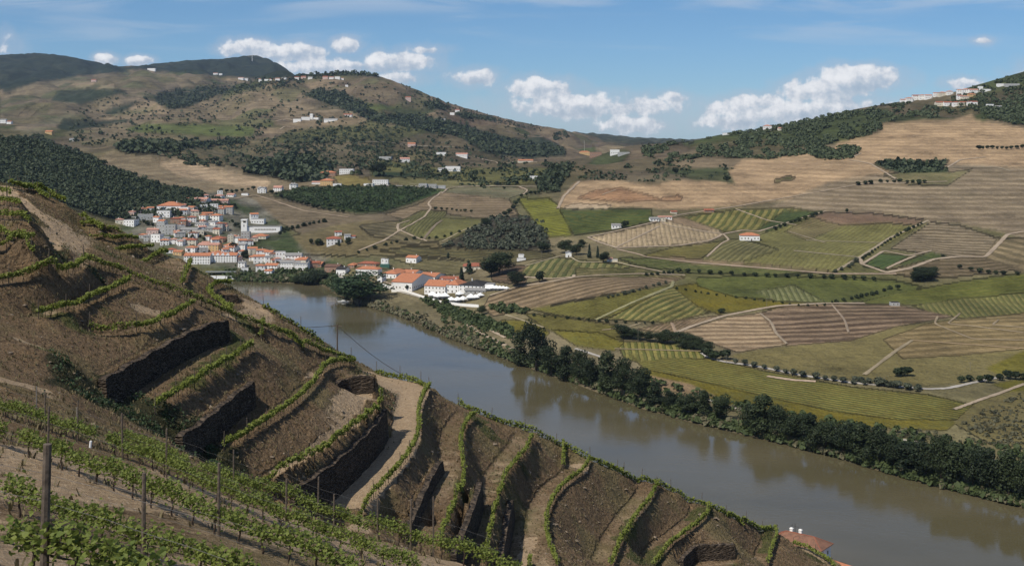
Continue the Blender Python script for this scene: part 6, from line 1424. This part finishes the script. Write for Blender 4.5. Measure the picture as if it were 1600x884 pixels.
    for sx in (-1, 1):
        for sy in (-1, 1): b.box(sx*w/2-(.9 if sx > 0 else 0), sx*w/2+(.9 if sx < 0 else 0), sy*w/2-(.9 if sy > 0 else 0), sy*w/2+(.9 if sy < 0 else 0), hh*.72+.002, hh*.93)
    b.build('wall', MAT['white_wall'], r); b = MB(); b.box(-w/2-.3, w/2+.3, -w/2-.3, w/2+.3, hh*.93+.003, hh); b.build('roof', MAT['white_wall'], r); b = MB(); b.tube([(0, 0, hh*.74), (0, 0, hh*.79), (0, 0, hh*.86)], .9, 8, .35); b.build('bell', MAT['roof_dark'], r)
    b = MB(); b.box(-.5, .5, -w/2-.05, -w/2-.003, hh*.42, hh*.6); b.build('window', MAT['glass'], r)
    x = T(1062, 1132, 290, 355); house(*x, 'w', 'gO', 2, yaw=20, label='white house with orange gabled roof just above the church'); x = T(1080, 1175, 335, 372); house(*x, 'w', 'fG', 1, label='low white house between the church and the orange gabled one')
    # hotels on the front
    x = T(592, 782, 580, 665); house(*x, 'w', 'gO', 3, depth=15, nwin=10, name='hotel', cat='hotel', label='three storey white waterfront hotel with orange roof and rows of windows, nearest the vines')
    x = T(780, 975, 578, 652); r, W, D, h, rh = house(*x, 'w', 'gO', 3, depth=14, nwin=10, name='hotel', cat='hotel', label='white waterfront hotel with four pointed gables on its orange roof')
    for i in range(4):
        gx = -W*.40+i*W*.19; b = MB(); b.add([(gx-3, -D/2-.35, h-.6), (gx+3, -D/2-.35, h-.6), (gx, -D/2-.35, h+2.5), (gx-3, -D/2+3.5, h-.6), (gx+3, -D/2+3.5, h-.6), (gx, -D/2+3.5, h+2.5)], [(0, 1, 2), (3, 5, 4), (0, 2, 5, 3), (1, 4, 5, 2), (0, 3, 4, 1)]); b.build('gable', MAT['white_wall'], r)
    x = T(1290, 1400, 632, 700); house(*x, 'w', 'gG', 2, yaw=-8, nwin=8, label='long white waterfront warehouse with regular pilasters, left half'); x = T(1395, 1502, 638, 708); house(*x, 'w', 'gG', 2, yaw=-8, nwin=8, label='long white waterfront warehouse with regular pilasters, right half')
    # jetty
    a = H(*[(T(775, 0, 700, 0))[i] for i in (0, 2)]); b_ = T(1065, 0, 690, 0); X0, Y0, Z0 = H(330, 421.5); X1, Y1, Z1 = H(392, 420); b = MB()
    for i in range(12): t_ = i/11; xx, yy = X0+(X1-X0)*t_, Y0-14; b.tube([(xx, yy, -172), (xx, yy, -162.4)], .25, 6)
    b.box(X0-2, X1+2, Y0-18, Y0-10, -162.4, -162.0); b.box(X0-2, X1+2, Y0-17.9, Y0-17.7, -161.99, -161.2); o = b.build('jetty', MAT['metal_grey']); tag(o, 'long grey mooring jetty on piles in front of the hotels', 'jetty')
    b = MB(); X, Y, Z = H(350, 424); b.box(X-14, X+20, Y-24, Y-19, -169.9, -167.6); b.box(X-10, X+14, Y-23.5, Y-19.5, -167.595, -165.4); o = b.build('river_boat', MAT['boat_white']); tag(o, 'long white excursion boat moored below the jetty', 'boat')
def build_winery():
    W_ = 'left of the winery'
    for a in [(0,50,252,335,'c','gO',2,'at the right end of town'),(48,150,280,318,'b','gO',1,W_),(150,262,296,352,'b','gB',1,W_),(225,305,312,370,'w','gD',1,W_),(300,362,288,322,'b','hO',1,W_),(360,502,278,312,'b','hR',1,W_),(350,515,310,372,'w','hO',1,W_),(490,540,372,415,'w','fG',1,W_)]:
        x = Wc(*a[:4]); house(*x, a[4], a[5], a[6], a[7], yaw=-14, depth=13)
    x = Wc(514, 537, 262, 308); house(*x, 'w', 'fG', 2, depth=7, nwin=1, label='narrow white pump house, left one of the pair beside the green box'); x = Wc(535, 560, 265, 312); house(*x, 'w', 'fG', 2, depth=7, nwin=1, label='narrow white pump house, right one of the pair beside the green box')
    b = MB(); X, Y, Z = H(601.5, 417.5); b.box(-5, 5, -3, 3, -1, 3.4); o = b.build('storage_box', MAT['green_box'], None, (X, Y, Z)); tag(o, 'green storage box in front of the white pump houses', 'box')
    x = Wc(672, 770, 240, 290); house(*x, 'w', 'gO', 1, yaw=-25, depth=12, nwin=3, name='barn', cat='barn', label='small barn with white gable end and orange roof on the plot above the winery')
    # winery main blocks
    L = [((528, 662, 335, 388), 'w', 'hO', 1, 28, 'orange hip roofed winery block furthest left'), ((655, 760, 338, 372), 'w', 'gO', 1, 18, 'orange roofed winery block behind the main hall'), ((600, 800, 362, 470), 'w', 'gO', 1, 46, 'largest winery hall with huge orange roof and long white wall'),
         ((760, 905, 358, 402), 'w', 'gO', 1, 26, 'orange roofed winery shed behind, right of the largest hall'), ((800, 965, 402, 488), 'w', 'gO', 2, 22, 'two storey white winery wing with orange roof beside the tents'), ((940, 1045, 398, 480), 'w', 'hO', 2, 20, 'white winery block between the orange wing and black roof'),
         ((1022, 1212, 404, 470), 'w', 'hD', 2, 26, 'white winery building with a wide black roof'), ((1060, 1180, 455, 488), 'g', 'gG', 1, 10, 'low grey glazed annex under the black roof'), ((900, 1010, 380, 412), 'w', 'gR', 1, 14, 'small red roofed shed behind the winery'), ((1190, 1230, 430, 466), 'w', 'fG', 1, 10, 'white cube at the right end of the black roofed building')]
    for c, wl, rf, fl, dp, lab in L:
        c = (c[0]-10, c[1]+16, c[2]-6, c[3]); x = Wc(*c); house(*x, wl, rf, fl, yaw=-20 if dp > 15 else -8, depth=dp*1.1, label=lab, name='winery', cat='winery')
    for i, (a, c, b_) in enumerate([(845, 470, 515), (885, 480, 522), (925, 478, 520), (965, 505, 545), (1005, 505, 545), (1040, 500, 540), (1090, 485, 530), (1120, 490, 525), (1210, 432, 468), (1232, 430, 466), (1254, 432, 466), (1276, 434, 466), (1298, 436, 464), (1320, 440, 464), (1150, 480, 512), (1020, 470, 505)]):
        px, py = 470+a/4.1026, 340+b_/4.1026; X, Y, Z = H(px, py); k = Y/F; h = (b_-c)/4.1026*k; r = h*.62; root = empty('marquee', (X, Y, Z), random.random()); b = MB()
        b.box(-r, r, -r, r, h*.42, h*.5); b.add([(-r, -r, h*.503), (r, -r, h*.503), (r, r, h*.503), (-r, r, h*.503), (0, 0, h)], [(0, 1, 4), (1, 2, 4), (2, 3, 4), (3, 0, 4), (3, 2, 1, 0)]); b.build('canopy', MAT['tarp'], root)
        for sx in (-1, 1):
            for sy in (-1, 1): b = MB(); b.tube([(sx*r*.94, sy*r*.94, -.3), (sx*r*.94, sy*r*.94, h*.42)], .1, 5); b.build('pole', MAT['metal_grey'], root)
        b = MB(); b.box(-r*.9, r*.9, r*.86, r*.9, .02, h*.41); b.build('side_panel', MAT['tarp'], root)
        tag(root, 'white pointed marquee in the %s beside the winery' % ('row on the right' if a > 1200 else 'yard'), 'tent', 'white marquees beside the winery'); BLD.append((root, px))
    x = Wc(1040, 1192, 288, 335); house(*x, 'c', 'hR', 1, depth=24, nwin=6, chim=False, name='farmhouse', cat='farmhouse', label='large farmhouse with red hipped roof and pale ridge lines above the winery')
    x = Wc(1395, 1428, 236, 268); house(*x, 'w', 'fG', 1, depth=8, nwin=0, name='shed', cat='shed', label='white box shaped shed right of the big dark tree')
    x = Wc(1385, 1442, 264, 276); house(*x, 'w', 'fG', 1, depth=6, nwin=0, name='shed', cat='shed', label='low white wall platform under the white box shed')
    for c, rf, lab in (((155, 258, 118, 176), 'hR', 'white farmhouse with red roof in the trees above the river road'), ((213, 262, 84, 118), 'gR', 'small white house behind the farmhouse in the trees'), ((275, 318, 104, 140), 'gG', 'white shed right of the farmhouse in the trees'), ((315, 350, 112, 132), 'gR', 'small red roofed shed furthest right of that farmhouse')):
        x = Wc(*c); house(*x, 'w', rf, 1 if 'shed' in lab else 2, yaw=10, label=lab)
    # white yard wall of the winery along the river road
    b = MB(); g = [H(*q) for q in ((598, 447), (640, 459), (668, 468), (690, 474), (720, 478), (748, 480))]
    for p0, p1 in zip(g[:-1], g[1:]):
        d = Vector((p1[0]-p0[0], p1[1]-p0[1], 0)).normalized()*.02; n_ = Vector((-d.y, d.x, 0)).normalized()*.2
        b.add([(p0[0]-n_.x, p0[1]-n_.y, p0[2]-1), (p1[0]-n_.x-d.x, p1[1]-n_.y-d.y, p1[2]-1), (p1[0]+n_.x-d.x, p1[1]+n_.y-d.y, p1[2]-1), (p0[0]+n_.x, p0[1]+n_.y, p0[2]-1), (p0[0]-n_.x, p0[1]-n_.y, p0[2]+2.4), (p1[0]-n_.x-d.x, p1[1]-n_.y-d.y, p1[2]+2.4), (p1[0]+n_.x-d.x, p1[1]+n_.y-d.y, p1[2]+2.4), (p0[0]+n_.x, p0[1]+n_.y, p0[2]+2.4)], [(0,3,2,1),(4,5,6,7),(0,1,5,4),(1,2,6,5),(2,3,7,6),(3,0,4,7)])
    o = b.build('yard_wall', MAT['white_wall']); tag(o, 'low white yard wall between the winery and the river', 'wall')
    # boat
    X, Y, Z = P(537, 472, WATER); b = MB(); b.add([(-6, -1.2, .9), (5, -1.2, .9), (7, 0, 1.1), (5, 1.2, .9), (-6, 1.2, .9), (-5.6, -.8, -.3), (4.6, -.8, -.3), (5.6, 0, -.3), (4.6, .8, -.3), (-5.6, .8, -.3)], [(0, 5, 6, 1), (1, 6, 7, 2), (2, 7, 8, 3), (3, 8, 9, 4), (4, 9, 5, 0), (0, 1, 2, 3, 4)]); root = empty('motor_boat', (X, Y, WATER+.1), .1)
    b.build('hull', MAT['boat_white'], root); b = MB(); b.box(-2, 2, -.8, .8, .93, 1.9); b.build('cabin', MAT['boat_white'], root); tag(root, 'small white boat moored left of the huge willow', 'boat')
def build_country():
    C1 = [(532,560,577,599,'w','gG',1,'White'),]
    ent = [ # x0,x1,top,base,wall,roof,floors,label
      (956,971,349,357,'w','gG',1,'white barn beside a round tree on the green plot edge'),(1015,1030,339,346,'w','gG',1,'white farm building at the tip of the pale striped field, left'),(1028,1040,337,346,'c','gP',1,'cream farm building at the tip of the pale striped field'),(1040,1050,337,343,'w','gP',1,'small white farm building at the tip of the pale field, right'),
      (1048,1058,329,334,'c','gR',1,'little red roofed house on the lane behind the pale field'),(1100,1116,326,332,'b','gR',1,'brick farm shed on the lane over the striped green field'),(1157,1189,363,376,'w','hO',1,'white farmhouse with orange roof alone between the striped fields'),(884,893,392,402,'w','yG',1,'small white chapel with pointed gable beside the cypresses'),
      (949,957,402,409,'w','gP',1,'small white house by the lane right of the cypresses'),(957,966,405,410,'c','fG',1,'low cream shed right of the small white house by the lane'),(811,819,397,405,'w','fG',1,'small white cube house above the green rows'),(1393,1406,472,478,'g','fD',1,'dark low stone shed on the edge of the brown terraces'),
      (905,922,236,242,'o','hO',1,'orange roofed house on the saddle beside a mast'),(922,940,238,245,'b','fB',1,'dark timber building right of the orange roofed saddle house'),(954,968,234,242,'w','fG',1,'white modernist house on the saddle, left block'),(966,984,238,242,'g','fG',1,'grey flat annex of the white modernist saddle house'),(809,833,249,254,'c','gO',1,'long ochre house with orange roof where the saddle track bends'),
      (624,640,246,254,'w','gP',2,'white house with pale pink roof left of the saddle'),(637,649,223,230,'p','gO',1,'red roofed house half way up the middle hill'),(592,612,245,250,'g','fG',1,'long grey terrace building on the middle slope'),(681,697,238,243,'w','fG',1,'low white house left of the pair under the middle woods'),(712,731,239,246,'w','gP',1,'white house with pink roof, right of the pair under the woods'),
      (684,697,262,269,'w','gG',1,'white cottage left of the long white shed on the green slope'),(696,719,260,268,'w','fG',1,'long white shed on the green slope'),(828,842,275,280,'w','fG',1,'low white house by the woods left of the tan slope'),(582,606,281,289,'w','fG',2,'white modern house above the green grove'),(568,584,287,291,'w','fG',1,'low white wing left of the white modern house'),
      (530,552,264,272,'w','fG',2,'white modern villa behind the orange roofed group'),(500,524,267,276,'b','hO',1,'dark red pavilion behind the orange roofed house'),(500,521,279,290,'o','hO',2,'ochre house with orange roof above the green grove'),(487,501,283,288,'w','gP',1,'low white house left of the ochre orange roofed one'),(520,533,287,291,'w','fG',1,'low white house right of the ochre orange roofed one'),
      (452,464,286,296,'w','hG',2,'white square house left of the green grove'),(427,441,290,299,'w','gP',2,'white and pink house at the start of the green grove'),(402,415,292,302,'w','yG',2,'white gabled house on the brow of the brown hill field'),
      (654,668,287,293,'g','fG',1,'grey glasshouse by the track, left'),(668,682,288,294,'g','fG',1,'grey glasshouse by the track, middle'),(682,696,290,295,'g','fG',1,'grey glasshouse by the track, right'),
      (458,470,186,191,'w','fG',1,'leftmost white block of the hillside winery'),(470,484,183,188,'w','fG',1,'second white block of the hillside winery'),(484,489,178,187,'w','fG',2,'white tower of the hillside winery'),(489,498,184,187,'w','fG',1,'small white block right of the hillside winery tower'),(506,527,185,190,'w','gG',1,'long white hall of the hillside winery'),(534,550,178,182,'w','gR',1,'white house with red roof right of the hillside winery'),
      (633,642,151,158,'p','gR',1,'pink farmhouse high on the middle hill'),(703,710,176,180,'w','fG',1,'small white house on the far slope, left of two'),(711,718,171,176,'w','gR',1,'small white house on the far slope, right of two'),(688,696,185,190,'g','fG',1,'small grey house below the two far white ones'),(539,544,133,136,'w','fG',1,'tiny white hut under the ridge village'),
      (70,82,204,210,'o','gO',1,'small ochre house above the dark wooded hill'),(0,9,186,193,'w','gG',1,'white house on the left edge over the wooded hill'),(10,18,189,194,'w','gR',1,'second white house at the left edge'),(108,115,216,221,'w','gG',1,'white hut on the edge of the wooded hill'),(142,150,124,128,'p','gR',1,'tiny pink farm on the far left slope'),(230,243,107,111,'w','fG',1,'tiny pale building on the left saddle'),
      (1193,1207,195,205,'w','hP',2,'white house alone on the right skyline'),(1216,1226,199,204,'c','gP',1,'small house right of the white one on the skyline'),(1180,1190,204,207,'w','fG',1,'tiny white shed left of the white skyline house'),(1130,1140,208,211,'w','fG',1,'tiny white hut furthest left on the right skyline'),
      (1543,1553,163,169,'w','fG',1,'white house right of and below the ridge village'),(1556,1566,165,170,'w','gG',1,'second white house right of the ridge village'),(1560,1572,131,135,'w','fG',1,'white house above the ridge village, left'),(1572,1594,131,135,'g','fG',1,'long grey building above the ridge village, right')]
    for e in ent: house(e[0], e[1], e[2], e[3], e[4], e[5], e[6], label=e[7], yaw=random.choice((0, 6, -6)), name='barn' if 'barn' in e[7] else ('chapel' if 'chapel' in e[7] else 'house'), cat='barn' if 'barn' in e[7] else ('chapel' if 'chapel' in e[7] else ('glasshouse' if 'glasshouse' in e[7] else 'house')))
    w = 'in the right ridge village'
    Z2 = lambda a, b, c, d: (1200+a/3.68, 1200+b/3.68, 90+c/3.68, 90+d/3.68)
    for a in [(765,800,238,262,'w','gP',1),(795,835,228,258,'w','hP',2),(835,875,214,245,'w','gR',2),(872,908,212,243,'w','hP',2),(905,945,212,240,'w','gP',1),(955,985,200,226,'w','gP',1),(985,1030,196,222,'c','hP',2),(1030,1065,190,215,'w','hP',1),(1092,1130,182,215,'w','gP',2),(1120,1165,178,212,'w','hP',3),(1160,1210,180,208,'w','gP',2),(1212,1237,166,182,'w','fG',1),
              (1090,1120,215,242,'w','gR',2),(1118,1160,218,240,'c','hP',1),(1155,1195,205,232,'o','hO',2),(968,1015,252,280,'c','gR',1),(1015,1065,252,278,'w','gR',1),(1066,1105,252,280,'w','hR',1),(1105,1148,252,278,'c','gR',1),(1148,1175,250,276,'w','hR',1),(1172,1206,250,278,'w','gR',1),(1230,1285,182,196,'w','fG',1)]:
        x = Z2(*a[:4]); house(*x, a[4], a[5], a[6], w)
    w = 'in the far plateau village'
    for a in [(333,340,114,117,'w','gP'),(342,347,115,118,'w','fG'),(372,380,121,125,'w','gP'),(381,387,122,126,'w','gG'),(404,412,123,127,'w','gP'),(413,420,124,127,'w','fG'),(421,428,123,126,'w','gR'),(430,437,122,126,'w','gP'),(440,447,121,124,'w','gG'),(449,456,121,124,'w','gP'),(460,467,120,124,'w','gR'),(470,478,119,123,'p','gR'),(481,488,120,124,'w','gG'),(504,512,119,124,'p','gR'),(514,521,120,124,'w','gP'),(523,531,120,124,'w','fG'),(532,537,122,125,'w','gP')]:
        house(*a[:4], a[4], a[5], 1, w)
    # masts and poles
    def pole(px, top, base, lab, r=.12, arm=True, nm='utility_pole', mat='post_grey'):
        X, Y, Z = H(px, base); h = (base-top)*Y/F; b = MB(); b.tube([(0, 0, -.5), (0, 0, h)], r, 6, r*.7); root = empty(nm, (X, Y, Z)); b.build('pole', MAT[mat], root)
        if arm: b = MB(); b.box(-.9, .9, -.06, .06, h-.7, h-.58); b.build('crossarm', MAT[mat], root)
        tag(root, lab, 'mast' if nm == 'mast' else 'pole', None if nm == 'mast' else 'pale utility poles across the river'); BLD.append((root, px))
    pole(913, 220, 236, 'tall thin white mast beside the orange roofed saddle house', .35, False, 'mast', 'white_wall')
    pole(394, 86, 96, 'pale mast on the dark mountain top', 2.0, False, 'mast', 'white_wall')
    for px, t_, b_ in ((1198,465,481),(1104,543,560),(1135,554,568),(1258,577,588),(1382,588,603),(997,505,534),(941,412,426),(846,393,420),(737,345,360),(853,262,280),(1430,392,402),(613,375,392),(446,278,297),(1516,565,578)): pole(px, t_, b_, 'thin pale utility pole among the vineyard plots')
    uniq(BLD)
def build_near_objects():
    # the house with the weathered roof at the foot of the spur
    yaw = math.radians(-38); zt = -168.5; root = empty('river_house', (112.5, 482.5, zt), yaw); tag(root, 'white riverside house with weathered brown tiled hip roof at the lower right', 'house')
    W, D, h, rh = 21, 9.5, 7.2, 3.0
    b = MB(); b.box(-W/2, W/2, -D/2, D/2, -6, h-.23); b.build('wall', MAT['white_wall'], root)
    rf = roof_mb('hip', W, D, h, rh, .8).build('roof', MAT['roof_old'], root)
    b = MB(); x, y = W/2+.8, D/2+.8; r_ = x-y
    b.tube([(-r_, 0, h+rh+.05), (r_, 0, h+rh+.05)], .18, 6)
    for sx in (-1, 1):
        for sy in (-1, 1): b.tube([(sx*r_, 0, h+rh+.05), (sx*x, sy*y, h+.05)], .16, 6)
    b.build('ridge_tiles', MAT['roof_red'], rf)
    for cx_, cy_ in ((-4.2, 1.2), (-.6, 1.6)):
        b = MB(); b.box(cx_-.6, cx_+.6, cy_-.45, cy_+.45, h+1.4, h+rh+.9); b.box(cx_-.72, cx_+.72, cy_-.57, cy_+.57, h+rh+.903, h+rh+1.08); b.box(cx_-.45, cx_+.45, cy_-.3, cy_+.3, h+rh+1.083, h+rh+1.35); b.build('chimney', MAT['white_wall'], rf)
    b = MB(); b.tube([(-2.6, 1.0, h+rh-.4), (-2.6, 1.0, h+rh+3.4)], .09, 5); b.tube([(-4.6, 1.0, h+rh+2.4), (-.8, 1.0, h+rh+2.0)], .07, 4); b.tube([(-4.2, 1.0, h+rh+1.7), (-3.6, 1.0, h+rh+3.0)], .05, 4); b.build('aerial', MAT['pipe'], rf)
    me = window_mesh(1.2, 1.5)
    for i in range(6): o = bpy.data.objects.new('window', me); link(o); o.parent = root; o.location = (-W/2+2+i*3.4, -D/2-.003, 3.9)
    for i in range(2): o = bpy.data.objects.new('window', me); link(o); o.parent = root; o.location = (W/2+.003, -2.2+i*4.2, 4.0); o.rotation_euler = (0, 0, math.pi/2)
    b = MB(); b.add([(1, -D/2-5, 4.6), (9.5, -D/2-5, 4.6), (9.5, -D/2-.05, 6.3), (1, -D/2-.05, 6.3), (1, -D/2-5, 4.4), (9.5, -D/2-5, 4.4), (9.5, -D/2-.05, 6.1), (1, -D/2-.05, 6.1)], [(0,1,2,3),(7,6,5,4),(0,4,5,1),(1,5,6,2),(3,7,4,0)]); b.build('porch_roof', MAT['roof_orange'], root)
    b = MB()
    for q in (1.3, 5.2, 9.2): b.box(q-.15, q+.15, -D/2-4.8, -D/2-4.5, -4, 4.39)
    b.build('porch_post', MAT['white_wall'], root)
    yaw2 = math.radians(-51); root = empty('river_annex', (124.3, 464, zt-.5), yaw2); tag(root, 'long low annex with fresh orange tiled roof at the bottom edge', 'house')
    b = MB(); b.box(-11, 11, -4.2, 4.2, -6, 3.6); b.build('wall', MAT['white_wall'], root); roof_mb('gable', 22, 8.4, 3.85, 2.0, .6).build('roof', MAT['roof_orange'], root)
    b = MB(); b.add([(-2.2, -.9, .5), (2.2, -.9, .5), (2.2, .9, .5), (-2.2, .9, .5), (-2.2, -.9, 1.1), (2.2, -.9, 1.0), (2.2, .9, 1.0), (-2.2, .9, 1.1), (-1.6, -.75, 1.7), (1.0, -.75, 1.7), (1.0, .75, 1.7), (-1.6, .75, 1.7)], [(0,1,5,4),(1,2,6,5),(2,3,7,6),(3,0,4,7),(4,5,9,8),(5,6,10,9),(6,7,11,10),(7,4,8,11),(8,9,10,11),(3,2,1,0)])
    # telegraph pole on the crest and its cables
    X, Y = (527-800)/F*181, 181.0; Z = float(near_z(X, Y)); h = (555-519)*Y/F+1.2; root = empty('telegraph_pole', (X, Y, Z)); b = MB(); b.tube([(0, 0, -.5), (0, 0, h)], .13, 8, .09); b.build('pole', MAT['post_wood'], root); b = MB(); b.box(-.7, .7, -.05, .05, h-.35, h-.25); b.build('crossarm', MAT['post_wood'], root); tag(root, 'dark telegraph pole standing on the spur crest against the river', 'pole')
    top = Vector((X, Y, Z+h-.2))
    for (q, lab) in ((Vector(P(670, 604, -37.6)), 'dark cable sagging from the telegraph pole down to the right'), (Vector(((360-800)/F*205, 205, -(505-200)/F*205)), 'dark cable running from the telegraph pole to the left')):
        b = MB(); b.tube([top.lerp(q, i/14)+Vector((0, 0, -1.1*math.sin(math.pi*i/14)*(.9 if q.x > X else .5))) for i in range(15)], .035, 4); o = b.build('cable', MAT['pipe']); tag(o, lab, 'cable')
    # pale plastic tube guarding a young vine
    X, Y, Z = P(144, 697, -15.7); Z = float(near_z(X, Y)); b = MB(); b.tube([(0, 0, -.05), (.02, 0, .2), (.04, 0, .4)], .07, 8, .06); o = b.build('vine_guard', MAT['plastic_white'], None, (X, Y-.3, Z)); tag(o, 'white plastic guard tube around a young vine in the fourth row', 'guard tube')
    for i, (px, py, hh) in enumerate(((57, 640, 1.9), (70, 644, 1.9), (120, 650, 1.7))):
        X, Y, Z = P(px, py, -18.6); Z = float(near_z(X, Y)); o = obj('fence_post', post_mesh(hh, .045, 'fence_post'), MAT['post_grey'], None, (X, Y, Z)); tag(o, 'pale grey fence post behind the vines at the left, %s of three' % ('leftmost', 'middle', 'rightmost')[i], 'post', 'grey posts behind the closest rows')

def build_haze():
    m, t = new_mat('haze'); p = t.n('ShaderNodeVolumePrincipled'); p.inputs['Color'].default_value = (.58, .75, 1.0, 1); p.inputs['Density'].default_value = 2.2e-5; p.inputs['Anisotropy'].default_value = .2
    o = t.n('ShaderNodeOutputMaterial'); t.nt.links.new(p.outputs[0], o.inputs['Volume'])
    b = MB(); b.box(-9500, 9500, -900, 10200, -184, 900); o = b.build('haze', m); tag(o, 'thin blue haze over the valley', kind='stuff')
build_near(); build_far(); build_water(); build_walls(); build_vines(); build_scatter(); build_trees()
build_town(); build_winery(); build_country(); build_near_objects(); build_haze()
